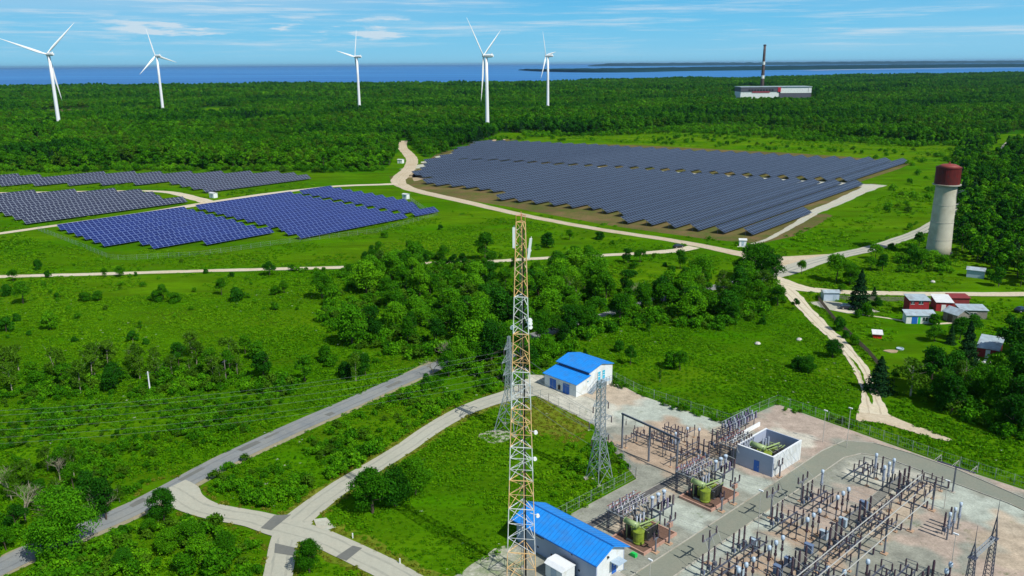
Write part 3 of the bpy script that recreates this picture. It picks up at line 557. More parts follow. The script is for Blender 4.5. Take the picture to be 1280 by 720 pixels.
def solar_row(u0, u1, v, slant, tilt, z0, m, label, group):
    """one rack of modules: u0..u1 along the row, low edge at v, facing the sun"""
    base = UV(u0, v); rt = empty('solar_panel_row', base, uA, label, 'solar panel row', group)
    Ln = u1-u0; c, s = math.cos(tilt), math.sin(tilt); th = 0.06
    lo = (0.0, z0); hi = (slant*c, z0+slant*s)
    b = MB(); vs = [(x, y-o*s, z+o*c) for o in (0, th) for (y, z) in (lo, hi) for x in (0, Ln)]
    b.add(vs, [(4,5,7,6),(1,0,2,3),(0,1,5,4),(3,2,6,7),(2,0,4,6),(1,3,7,5)])
    o = b.build('panel_surface', M[m], rt); me = o.data; uvl = me.uv_layers.new(name='UVMap')
    key = {0:(0,0),1:(Ln,0),2:(0,slant),3:(Ln,slant)}
    for lp in me.loops: uvl.data[lp.index].uv = key[lp.vertex_index % 4]
    f = MB(); n = max(2, int(Ln/6)+1)
    for i in range(n):
        x = 0.6+(Ln-1.2)*i/(n-1)
        for k in (0.22, 0.80):
            y, z = k*slant*c, z0+k*slant*s; f.bar((x,y,-0.1), (x,y,z-0.05), 0.14)
        f.bar((x,0.1*slant*c,z0+0.1*slant*s-0.09), (x,0.9*slant*c,z0+0.9*slant*s-0.09), 0.1)
    for k in (0.25, 0.75): f.bar((0.1,k*slant*c,z0+k*slant*s-0.07), (Ln-0.1,k*slant*c,z0+k*slant*s-0.07), 0.08)
    f.build('support_frame', M['steel_post'], rt)
    return rt
def interp(tab, v):
    tab = sorted(tab)
    if v <= tab[0][0]: return tab[0][1]
    for (a, x), (b, y) in zip(tab, tab[1:]):
        if a <= v <= b: return x+(y-x)*(v-a)/(b-a)
    return tab[-1][1]
def field(v0, v1, step, start, end, gaps, slant, tilt, z0, m, labels, group, mod=3.2, gapw=10.5):
    v = v0; k = 0
    while v <= v1+0.01:
        k += 1; a, b = interp(start, v), interp(end, v)
        cuts = sorted(interp(g, v) for g in gaps if min(g)[0]-step/2 <= v <= max(g)[0]+step/2)
        segs = []; x = a
        for c in cuts:
            if c-gapw/2 > x+4 and c+gapw/2 < b: segs.append((x, c-gapw/2)); x = c+gapw/2
        segs.append((x, b))
        for j, (p, q) in enumerate(segs):
            if q-p > 3: solar_row(p, p+round((q-p)/mod)*mod, v, slant, tilt, z0, m, labels(k, j, len(segs)), group)
        v += step
big_start = [(138.4,325.5),(149,322),(160,320.5),(171,319.5),(182,319),(192.6,316),(201,331),(212,331.5),(223,338),(234,335.5),(245,335),(256,334),(268,334),(279,332.5),(290,332.3),(291,350),(311,353),(322,353.5),(333,353.3),(343,351.3),(355,350),(366,371),(388,373),(398,391),(409,405),(420,420),(434,431),(453,480),(475,507),(488,540),(503,563),(520,588)]
big_end = [(138.4,393),(139,395),(148,505),(150,505),(158,642),(164,640.6),(175,638),(186,634),(196,628),(209,627),(219,621),(243,624),(301,614),(347,608),(402,606),(478,593),(487,588),(502,582)]
big_gap = [(158,505),(171,501.5),(182,499.5),(204,497.5),(249,491.5),(283,488),(325,479),(358,474.5),(402,467.5),(420,459)]
def lb_big(k, j, n):
    return 'navy solar panel row, '+nth(k)+' from the water tower side'+(', before the aisle' if (n > 1 and j == 0) else ', beyond the aisle' if n > 1 else '')
field(138.4, 503, 10.93, big_start, big_end, [big_gap], 5.0, R(27), 0.9, 'cells_navy', lb_big, 'rows of the large navy solar array')
bl_start = [(282.5,205.6),(284,206),(293.5,206.8),(294,173),(303,174.7),(304,157),(313,157.6),(323,158.3),(324,147),(333,147.6),(343,148.6),(353,149.3),(363,150.2),(373,151),(384,152.1),(395,156)]
bl_end = [(282.5,286),(293,285),(293.5,292),(303,292.5),(313,296.5),(330,298),(360,301),(378,304),(383,304),(384,279),(395.5,270)]
bl_g1 = [(290,207.3),(308,208.3),(328,210.4),(347,212),(369,214.7),(389.5,217)]
bl_g2 = [(286,269),(306,270.6),(326,273),(346,276),(366,277),(387,279.9)]
def lb_blue(k, j, n):
    w = ['left part', 'middle part', 'right part'][min(j, 2)] if n > 1 else 'undivided'
    return 'bright blue solar panel row, '+nth(k)+' from the near edge, '+w
field(282.6, 386, 9.95, bl_start, bl_end, [bl_g1, bl_g2], 4.2, R(28), 0.8, 'cells_blue', lb_blue, 'rows of the bright blue solar array', gapw=5.0)
def lb_mid(k, j, n): return 'grey solar panel row, '+nth(k)+' from the gravel track in the middle left array'
field(410.6, 518, 15.35, [(410,148.6),(426,150.1),(441,151.3),(453,152.8),(470,120),(548,90)], [(408.6,228),(410.7,227.5),(411,227),(425,225),(443,227),(459,229),(474,220),(486,207),(500,194),(513,182),(520,175)], [], 5.2, R(27), 0.8, 'cells_grey', lb_mid, 'rows of the middle left solar array')
def lb_back(k, j, n): return 'grey solar panel row, '+nth(k)+' from the road in the long back left array'
field(433.4, 557, 15.4, [(433,253),(448.5,254.5),(464,256.2),(480,258.3),(492,246),(506.5,233.7),(521,222),(535,209.6),(549,197.6),(575,176)], [(430.5,328),(437,326),(459,328.6),(477,318.5),(492,307),(506,294),(521,282),(537,270),(553,259),(575,245)], [], 5.2, R(27), 0.8, 'cells_grey', lb_back, 'rows of the long back left solar array')
def lb_far(k, j, n): return 'grey solar panel row, '+nth(k)+' of the far left rows beside the wood edge'
field(572, 604, 15.4, [(560,160),(625,130)], [(572,222),(588,215),(604,205)], [], 5.6, R(29), 0.8, 'cells_grey', lb_far, 'rows of the far left solar array')

# ------------------------------------------------------------------ wind turbines
def blade_mesh(L, ang):
    """a tapered twisted blade pointing along +Z then turned by ang in the rotor plane (XZ)"""
    b = MB(); n = 12; vs = []; fs = []
    for i in range(n+1):
        t = i/n; z = 0.8+t*L
        ch = (1.7 if t < 0.02 else 1.7+(3.4-1.7)*min(1, t/0.18)) if t < 0.18 else 3.4*max(0,1-(t-0.18)/0.82)**0.9*0.93+0.28
        th = max(0.12, (1.5 if t < 0.04 else 0.9*(1-t)+0.12)); tw = R(28)*(1-t)**2+R(4)
        for k in range(8):
            a = 2*math.pi*k/8; x, y = math.cos(a)*ch/2+(ch*0.12 if t > 0.05 else 0), math.sin(a)*th/2
            x, y = x*math.cos(tw)-y*math.sin(tw), x*math.sin(tw)+y*math.cos(tw); y -= 1.3*t*t
            vs.append((x*math.cos(ang)+z*math.sin(ang), y, -x*math.sin(ang)+z*math.cos(ang)))
    for i in range(n):
        for k in range(8): fs.append((i*8+k, i*8+(k+1) % 8, (i+1)*8+(k+1) % 8, (i+1)*8+k))
    fs.append(tuple(range(n*8, n*8+8))); return b.add(vs, fs)
def turbine(px_hub, z, hub_h, L, phases, label, yaw, tw=1.0):
    # place the foot so that the hub is seen at the surveyed spot
    x = (px_hub[0]-640); y = (px_hub[1]-360); xr = x*math.cos(ROLL)-y*math.sin(ROLL); 
    X = xr/FPX*z
    # world Y such that camera depth is z
    Y = (z + (hub_h-EYE)*math.sin(PITCH))/math.cos(PITCH)
    t = empty('wind_turbine', (X, Y, 0), 0, label, 'wind turbine', 'wind turbines in the wood before the sea')
    b = MB(); b.lathe([(2.15*tw,-0.2),(2.1*tw,0.6),(1.95*tw,hub_h*0.3),(1.7*tw,hub_h*0.65),(1.3*tw,hub_h-1.6)], 20); b.build('tower', M['white_gloss'], t, True)
    hd = MB(); c = (0,0,hub_h)
    # nacelle along +Y local (rotor at -Y side)
    vs = []; pr = [(-2.6,1.3,1.3),(-1.6,1.65,1.7),(2.5,1.75,1.9),(6.5,1.6,1.75),(8.2,1.1,1.2)]
    for (yy, w, h) in pr:
        for k in range(8):
            a = 2*math.pi*(k+.5)/8; vs.append((math.cos(a)*w*1.05, yy, hub_h+0.2+math.sin(a)*h*1.05))
    fs = [(i*8+k, i*8+(k+1) % 8, (i+1)*8+(k+1) % 8, (i+1)*8+k) for i in range(4) for k in range(8)]+[tuple(range(7,-1,-1)), tuple(range(32,40))]
    hd.add(vs, fs); hd.box(-0.5,0.5,6.2,6.9,hub_h+1.8,hub_h+2.9)
    yr = R(yaw); n_ = hd.build('nacelle', M['white'], t); n_.rotation_euler = (0,0,yr)
    hb = MB(); vs = []
    for (yy, r) in ((-2.5,1.35),(-3.6,1.5),(-4.6,1.2),(-5.2,0.4)):
        for k in range(12): a = 2*math.pi*k/12; vs.append((math.cos(a)*r, yy, hub_h+0.2+math.sin(a)*r))
    hb.add(vs, [(i*12+k, i*12+(k+1) % 12, (i+1)*12+(k+1) % 12, (i+1)*12+k) for i in range(3) for k in range(12)]+[tuple(range(11,-1,-1)), tuple(range(36,48))])
    h_ = hb.build('hub', M['white'], t, True); h_.rotation_euler = (0,0,yr)
    for ph in phases:
        bb = blade_mesh(L, R(ph)).build('blade', M['white_gloss'], t, True); bb.rotation_euler = (0,0,yr)
        off = Matrix.Rotation(yr, 3, 'Z') @ Vector((0,-3.6,0)); bb.location = (off.x, off.y, hub_h+0.2)
    return t
def hubh(px, z):    # height of a point seen at px at camera depth z
    y = px[1]-360; x = px[0]-640; yr = x*math.sin(ROLL)+y*math.cos(ROLL)
    u = -yr/FPX*z; return EYE + u*math.cos(PITCH) - z*math.sin(PITCH)
for (hub, z, L, ph, lab, yw) in [
    ((61,68), 900, 50, (48,-72,168), 'big white wind turbine at the left end of the line, blades near the edge', 28),
    ((196,70), 1210, 38, (-14,-132,104), 'slim white wind turbine second from the left, small blades against cloud', 50),
    ((446,71), 1190, 37, (12,-78,170), 'white wind turbine alone between the left pair and the tall middle one', 58),
    ((608,70), 860, 46, (-38,55,185), 'tall white wind turbine rising beyond the radio mast top and big solar array', 62),
    ((685,70), 1200, 34, (-12,-158,80), 'small white wind turbine farthest right, just right of the tall one', 70)]:
    turbine(hub, z, hubh(hub, z), L, [-p for p in ph], lab, yaw=-120)

# ------------------------------------------------------------------ far factory and chimney
def factory():
    p0 = G(925,129); ctr = Vector((p0.x,p0.y,0)); e = G(1013,127.5)
    sc = depth(p0)/FPX; w = 88*sc; rt = empty('factory', ctr, 0, 'long factory hall with dark upper wall and white lower wall in the wood', 'factory')
    D = 40; h1 = 26.5; x1 = w*0.54
    b = MB(); b.box(0,x1,0,D,0,19.5); b.build('wall_base', M['wall_white'], rt)
    b = MB(); b.box(0,x1-2.2,-0.6,D+.3,19.5,h1); b.build('wall_upper', M['factory_dark'], rt)
    b = MB(); b.box(x1-2.2,x1+3,-1.2,D+.6,19,h1+0.8); b.build('red_section', M['factory_red'], rt)
    b = MB(); b.box(x1,w,0.3,D-.3,0,17); b.build('wall_base', M['factory_dark'], rt)
    b = MB(); b.box(x1+3,w-6,-0.2,D,17,h1+0.4); b.box(w-5.5,w,-0.4,D+.2,17,h1+0.4); b.build('cladding', M['wall_white'], rt)
    b = MB(); b.box(x1*0.30,x1-16,-1.0,-0.1,18.4,19.8); b.build('red_stripe', M['factory_red'], rt)
    b = MB()
    for i in range(9): b.box(x1*0.2+i*(x1*0.68/9), x1*0.2+i*(x1*0.68/9)+3.4, -0.75, -0.5, 20.6, 23.8)
    b.build('window_band', M['black'], rt)
    b = MB(); b.box(-1,w+1,-1.4,D+1.4,h1+0.8,h1+1.8); b.build('roof', M['roof_grey'], rt)
factory()
cp = G(957, 122.5); s_ = depth(cp)/FPX
cr = empty('chimney', (cp.x, cp.y+30, 0), 0, 'tall tapering dark brick chimney standing behind the far factory', 'chimney')
hc = 64*depth((0, cp.y+30, 40))/FPX
b = MB(); b.lathe([(4.3,0),(3.8,hc*0.2),(3.2,hc*0.5),(2.6,hc*0.8),(2.4,hc*0.97)], 16); b.build('shaft', M['chimney'], cr, True)
b = MB(); b.lathe([(2.6,hc*0.97),(3.0,hc*0.975),(3.0,hc*0.995),(1.8,hc)], 16); b.build('rim', M['factory_dark'], cr)
b = MB(); b.lathe([(3.5,hc*0.36),(3.4,hc*0.42)], 16); b.lathe([(3.05,hc*0.62),(2.95,hc*0.68)], 16); b.lathe([(4.15,hc*0.12),(3.95,hc*0.2)], 16); b.build('painted_band', M['wall_white'], cr)

# ------------------------------------------------------------------ water tower
wb = G(1172, 320); wt = empty('water_tower', (wb.x, wb.y, 0), 0, 'tall pale concrete water tower with a dark red drum top beside the wood', 'water tower')
HW = 34.2
b = MB(); b.lathe([(4.35,0),(4.15,4),(3.85,HW*0.4),(3.62,HW*0.72),(3.6,26.2)], 40); sh = b.build('shaft', M['tower_conc'], wt, True)
b = MB()
for z in (6.6,13.0,19.4): 
    r = 4.15-(z-4)/22*0.56; b.lathe([(r+0.02,z-0.07),(r+0.05,z-0.05),(r+0.05,z+0.05),(r+0.02,z+0.07)], 40)
b.build('joint_ring', M['concrete'], wt)
b = MB(); b.lathe([(3.6,26.2),(4.75,26.5),(4.8,26.85),(4.2,26.9)], 40); b.build('gallery', M['concrete'], wt)
b = MB(); b.lathe([(4.25,26.9),(4.2,32.6),(4.35,32.7),(4.35,32.95)], 40)
for k in range(20):
    a = 2*math.pi*k/20; b.box(4.2*math.cos(a)-.05,4.2*math.cos(a)+.05,4.2*math.sin(a)-.05,4.2*math.sin(a)+.05,26.95,32.6)
b.build('drum', M['red_cap'], wt)
b = MB(); b.lathe([(4.35,32.95),(2.4,33.9),(0.5,HW),(0.1,HW+.1)], 40); b.lathe([(0.3,HW),(0.3,HW+.6)], 8); b.build('roof', M['red_roof'], wt, True)
b = MB(); az = R(-42)
for k in (-1,1):
    q = Vector((math.cos(az)*3.65-math.sin(az)*0.28*k, math.sin(az)*3.65+math.cos(az)*0.28*k, 0)); b.bar((q.x,q.y,20.5), (q.x*1.05,q.y*1.05,26.5), 0.07)
b.bar((3.4,-2.2,24.6),(5.1,-2.9,24.9),0.16); b.bar((3.4,-1.7,23.6),(5.1,-2.9,24.9),0.12); b.bar((2.7,-2.8,23.8),(5.1,-2.9,24.9),0.12)
b.build('bracket', M['steel_dark'], wt)
b = MB(); b.box(2.6,3.6,-3.2,-2.6,0,2.1,rz=R(-40)); b.build('door', M['steel_dark'], wt)
for k, z in enumerate((10.2, 16.6, 22.6)):
    w_ = MB(); a = R(-70); r = 3.9-0.02*z; w_.box(-0.3,0.3,-0.06,0.06,z,z+0.9); o = w_.build('window', M['black'], wt); o.location = (r*math.cos(a), r*math.sin(a), 0); o.rotation_euler = (0,0,a+math.pi/2)

# ------------------------------------------------------------------ radio mast (three-legged lattice) in orange and white bands
tb = G(653, 724); TH = 51.0
mast = empty('radio_mast', (tb.x, tb.y, 0), R(-8), 'tall lattice radio mast banded in faded orange and white, middle foreground', 'mast')
def mw(z): return 4.1*(1-z/TH)+1.15*(z/TH) if z > 0 else 4.1   # side length of the triangle
def corner(k, z):
    a = R(90+120*k); r = mw(z)/math.sqrt(3); return Vector((r*math.cos(a), r*math.sin(a), z))
def zof(py):        # height on the mast for a picture row
    lo, hi = 0, 60
    for _ in range(40):
        mid = (lo+hi)/2
        if proj(tb.x, tb.y, mid)[1] > py: lo = mid
        else: hi = mid
    return lo
bands = [(790,686,'o'),(686,632,'w'),(632,597,'o'),(597,556,'w'),(556,509,'o'),(509,463,'w'),(463,416,'o'),(416,370,'w'),(370,268,'o')]
for p0, p1, c in bands:
    z0, z1 = max(0, zof(p0)), min(TH, zof(p1)); z0 = 0 if p0 == 790 else z0
    b = MB(); n = max(2, round((z1-z0)/max(1.15, mw((z0+z1)/2)*0.62)))
    for i in range(n):
        a, d = z0+(z1-z0)*i/n, z0+(z1-z0)*(i+1)/n
        for k in range(3):
            j = (k+1) % 3
            b.tube(corner(k,a), corner(k,d), 0.07, n=6, caps=False)
            if i % 2: b.bar(corner(k,a), corner(j,d), 0.058)
            else: b.bar(corner(j,a), corner(k,d), 0.058)
            if mw(a) > 2.2: b.bar(corner(k,a), corner(j,a), 0.05)
    for k in range(3): b.bar(corner(k,z1), corner((k+1)%3,z1), 0.09)
    b.build('lattice_section', M['orange' if c == 'o' else 'mast_white'], mast)
b = MB()
for k in (-0.16, 0.16): b.bar((k,0.1,0.1), (k,0.1,TH-0.5), 0.05)
for i in range(int(TH/0.45)): b.bar((-0.16,0.1,0.3+i*0.45), (0.16,0.1,0.3+i*0.45), 0.03)
b.build('ladder', M['steel_dark'], mast)
b = MB()
for x, y in ((0.35,0.25),(0.42,0.18),(0.28,0.3)): b.tube((x*1.3,y,0.4), (x*.6,y*.6,TH-1), 0.045, n=5)
b.build('feeder_cable', M['black'], mast)
b = MB()
for k in range(3): c = corner(k,0); b.box(c.x-.45,c.x+.45,c.y-.45,c.y+.45,-.1,.35)
b.build('footing', M['concrete'], mast)
b = MB(); zt = TH
for k in range(3): b.bar(corner(k,zt)*1.0+Vector((0,0,0)), corner(k,zt)+Vector((0,0,0.9)), 0.06); b.bar(corner(k,zt)+Vector((0,0,0.8)), corner((k+1)%3,zt)+Vector((0,0,0.8)), 0.05)
b.tube((0,0,zt),(0,0,zt+1.3),0.04,n=5); b.build('top_rail', M['red_faded'], mast)
def panel_ant(x, z, h, tilt):
    b = MB(); b.box(x-.16,x+.16,-.42,-.20,z,z+h); b.tube((x,-.1,z-.2),(x,-.1,z+h+.2),0.04,n=6); b.bar((x,-.1,z+.3),(x*.5,0,z+.3),.05); b.bar((x,-.1,z+h-.3),(x*.5,0,z+h-.3),.05)
    o = b.build('panel_antenna', M['white_gloss'], mast); o.rotation_euler = (0, tilt, 0); return o
panel_ant(-0.86, TH-3.3, 2.6, 0); a_ = panel_ant(0.0, 0, 2.6, R(7)); a_.location = (0.98, -0.1, TH-4.6)
def dish(x, y, z, r=0.28):
    b = MB(); b.tube((x,y,z),(x+0.12*(1 if x > 0 else -1),y-.25,z),r,r*0.9,n=12); b.bar((x,y,z),(x*.5,0.1,z),.06); b.build('dish', M['white_gloss'], mast)
for x, y, z in ((0.98,-.1,zof(312)),(1.15,-.2,zof(403)),(1.15,-.1,zof(408)),(1.12,-.2,zof(399)),(-1.1,-.2,zof(409)),(1.75,-.3,zof(571)),(1.85,-.3,zof(538)),(2.15,-.4,zof(641))): dish(x, y, z)

# ------------------------------------------------------------------ lattice pylons and their wires
def pylon(p, H, wb_, arms, label, rz=0, m='galv', spike=0, wt_=.35):
    rt = empty('pylon', (p.x, p.y, 0), rz, label, 'pylon', 'steel lattice pylons')
    zw = H*0.42
    def w(z): return wb_+(1.3-wb_)*z/zw if z < zw else 1.3+(wt_-1.3)*(z-zw)/(H-zw)
    b = MB(); zs = [0, zw*0.38, zw*0.72, zw]; z = zw
    while z < H-0.5: z += max(0.75, w(z)*1.05); zs.append(min(z, H))
    cs = lambda z: [Vector((sx*w(z)/2, sy*w(z)/2, z)) for sx, sy in ((-1,-1),(1,-1),(1,1),(-1,1))]
    for a, d in zip(zs, zs[1:]):
        A, D = cs(a), cs(d)
        for k in range(4):
            j = (k+1) % 4; b.bar(A[k], D[k], 0.11); b.bar(A[k], D[j], 0.06); b.bar(A[j], D[k], 0.06); b.bar(D[k], D[j], 0.06)
    b.build('lattice_body', M[m], rt)
    for (z, L) in arms:
        for s in (-1, 1):
            q = MB(); tip = Vector((s*L, 0, z))
            for sy in (-1, 1):
                q.bar((s*w(z)/2, sy*w(z)/2, z), tip, 0.08); q.bar((s*w(z)/2, sy*w(z)/2, z+0.9), tip, 0.06); q.bar((s*(w(z)/2+L)/2, sy*w(z)/4, z), (s*(w(z)/2+L)/2, sy*w(z)/4, z+0.45), 0.05)
            q.build('cross_arm', M[m], rt)
            i_ = MB(); i_.lathe([(0.09,-1.2)]+[(0.13 if k % 2 else 0.06, -1.2+k*0.12) for k in range(1, 10)], 8, c=(s*L,0,z)); i_.build('insulator', M['insulator'], rt)
    f = MB()
    for c in cs(0): f.box(c.x-.35,c.x+.35,c.y-.35,c.y+.35,-.1,.3)
    f.build('footing', M['concrete'], rt)
    if spike: s_ = MB(); s_.tube((0,0,H),(0,0,H+spike),0.06,0.015,n=6); s_.build('lightning_rod', M[m], rt)
    return rt
P1, P2 = G(637,538), G(749,600)
RZ1 = R(100)
py1 = pylon(P1, 20, 4.6, [(12.4,2.4),(15.0,2.9),(17.4,2.0)], 'grey lattice pylon standing just left behind the orange mast', R(62))
py2 = pylon(P2, 18.4, 3.4, [(8.2,1.9),(11.4,2.5),(14.2,1.7)], 'grey lattice pylon in front of the far blue roofed building', R(35), wt_=1.0)
def armtip(P, rz, s, L, z): return Vector((P.x+math.cos(rz)*s*L, P.y+math.sin(rz)*s*L, z))
def wire(a, b, sag, r=0.03, n=20, label=None, group=None, name='power_line', m='wire', ext=None):
    pts = [a.lerp(b, i/n) - Vector((0,0,4*sag*(i/n)*(1-i/n))) for i in range(n+1)]
    q = MB()
    for p, s in zip(pts, pts[1:]): q.tube(p, s, r, n=5, caps=False)
    o = q.build(name, M[m]); tag(o, label, 'cable', group); return o
far_ = [(-260,470),(-260,484),(-260,494),(-260,508),(-260,519),(-260,535)]
WL = G(-260, 640); k = 0
for (z, L) in [(12.4,2.4),(15.0,2.9),(17.4,2.0)]:
    for s in (-1, 1):
        k += 1
        wire(armtip(P1, R(62), s, L, z-1.1), Vector((WL.x+s*L*0.9, WL.y+s*L*0.55, z-1.1)), 3.2, 0.010, 40, 'thin sagging power line from the left, %s wire at the pylon behind the mast' % nth(k), 'power lines crossing the left meadow')
k = 0
for (z, L), (z2, L2) in zip([(12.4,2.4),(15.0,2.9),(17.4,2.0)], [(8.2,1.9),(11.4,2.5),(14.2,1.7)]):
    for s in (-1, 1):
        k += 1
        wire(armtip(P1, R(62), s, L, z-1.1), armtip(P2, R(35), s, L2, z2-1.1), 0.7, 0.022, 16, 'power line strung between the two lattice pylons, %s wire' % nth(k), 'power lines between the pylons')

# ------------------------------------------------------------------ buildings
def frame(o, rz): return Matrix.Translation(o) @ Matrix.Rotation(rz, 4, 'Z')
# long hall with a blue ridge roof (front of the substation): x along a, y along b
r1 = empty('long_hall', S(-23.4,-15.9), SA, 'long grey hall with bright blue ridge roof beside the radio mast', 'building')
L1, D1, E1, RH1 = 15.9, 6.0, 3.9, 5.25
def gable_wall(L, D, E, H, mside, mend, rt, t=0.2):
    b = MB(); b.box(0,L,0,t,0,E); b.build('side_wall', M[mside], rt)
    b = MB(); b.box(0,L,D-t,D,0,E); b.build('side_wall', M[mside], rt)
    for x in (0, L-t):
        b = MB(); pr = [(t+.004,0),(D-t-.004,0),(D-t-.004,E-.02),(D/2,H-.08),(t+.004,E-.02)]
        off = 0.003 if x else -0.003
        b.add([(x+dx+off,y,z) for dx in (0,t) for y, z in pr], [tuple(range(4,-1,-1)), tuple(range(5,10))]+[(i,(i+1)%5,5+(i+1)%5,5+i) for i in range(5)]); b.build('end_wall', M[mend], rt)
def ridge_roof(L, D, E, H, ov, m, seam, rt, n=0):
    b = MB(); k = (H-E)/(D/2); th = 0.12
    ys = [(-ov, E-k*ov), (D/2, H), (D+ov, E-k*ov)]
    vs = [(x,y,z+dz) for x in (-ov, L+ov) for dz in (0, th) for y, z in ys]
    b.add(vs, [(0,1,4,3),(1,2,5,4),(9,10,7,6),(10,11,8,7),(3,4,10,9),(4,5,11,10),(0,6,7,1),(1,7,8,2),(0,3,9,6),(2,8,11,5)])
    o = b.build('roof', M[m], rt)
    s = MB(); s.bar((-ov,D/2,H+th+.02),(L+ov,D/2,H+th+.02),0.22,0.05); 
    for i in range(n):
        x = -ov+0.25+(L+2*ov-.5)*i/(n-1)
        for y0, z0, y1, z1 in ((-ov,E-k*ov,D/2,H),(D/2,H,D+ov,E-k*ov)): s.bar((x,y0,z0+th+.008),(x,y1,z1+th+.008),0.035,0.03)
    s.build('roof_seams', M[seam], o)
    g = MB(); g.bar((-ov,-ov-.06,E-k*ov+.04),(L+ov,-ov-.06,E-k*ov+.04),0.1,0.12); g.bar((-ov,D+ov+.06,E-k*ov+.04),(L+ov,D+ov+.06,E-k*ov+.04),0.1,0.12); g.build('gutter', M[seam], rt)
    return o
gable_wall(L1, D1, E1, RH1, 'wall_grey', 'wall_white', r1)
ridge_roof(L1, D1, E1, RH1, 0.55, 'roof_blue', 'seam_blue', r1, 24)
b = MB(); b.box(L1+.01,L1+.08,3.3,4.25,0.55,2.65); d_ = b.build('door', M['door_blue'], r1); b = MB(); b.box(L1+.09,L1+.14,3.42,3.5,1.5,1.7); b.build('handle', M['steel'], d_); b = MB(); b.box(L1+.085,L1+.1,3.6,3.95,1.8,2.05); b.build('notice', M['white'], d_)
b = MB(); b.box(L1+.1,L1+1.5,2.9,4.6,0.35,0.5)
for i in range(3): b.box(L1+1.5+i*.28,L1+1.78+i*.28,3.1,4.4,0.05,0.35-0.1*i)
b.build('steps', M['concrete'], r1)
b = MB(); b.box(L1+.1,L1+1.6,2.8,4.7,2.75,2.85); b.bar((L1+.1,4.7,.5),(L1+1.5,4.7,.5+.9),.05); b.build('door_canopy', M['cabinet_pale'], r1)
b = MB(); b.box(L1+.02,L1+.25,2.2,2.45,3.6,3.85); b.build('wall_lamp', M['black'], r1)
for x in (1.6,4.4,7.2,9.9,12.6,15.0):
    b = MB(); b.box(x,x+.28,-.05,-.005,1.0,1.28); b.build('vent', M['black'], r1)
for x in (0.9,5.5,11.2): b = MB(); b.box(x,x+.25,-.04,-.004,2.9,3.15); b.build('vent', M['black'], r1)
b = MB(); b.box(4.4,5.6,-.45,-.1,3.0,3.15); b.bar((4.6,-.1,3.1),(4.2,-.6,3.25),.05); b.build('floodlight_bracket', M['alu'], r1)
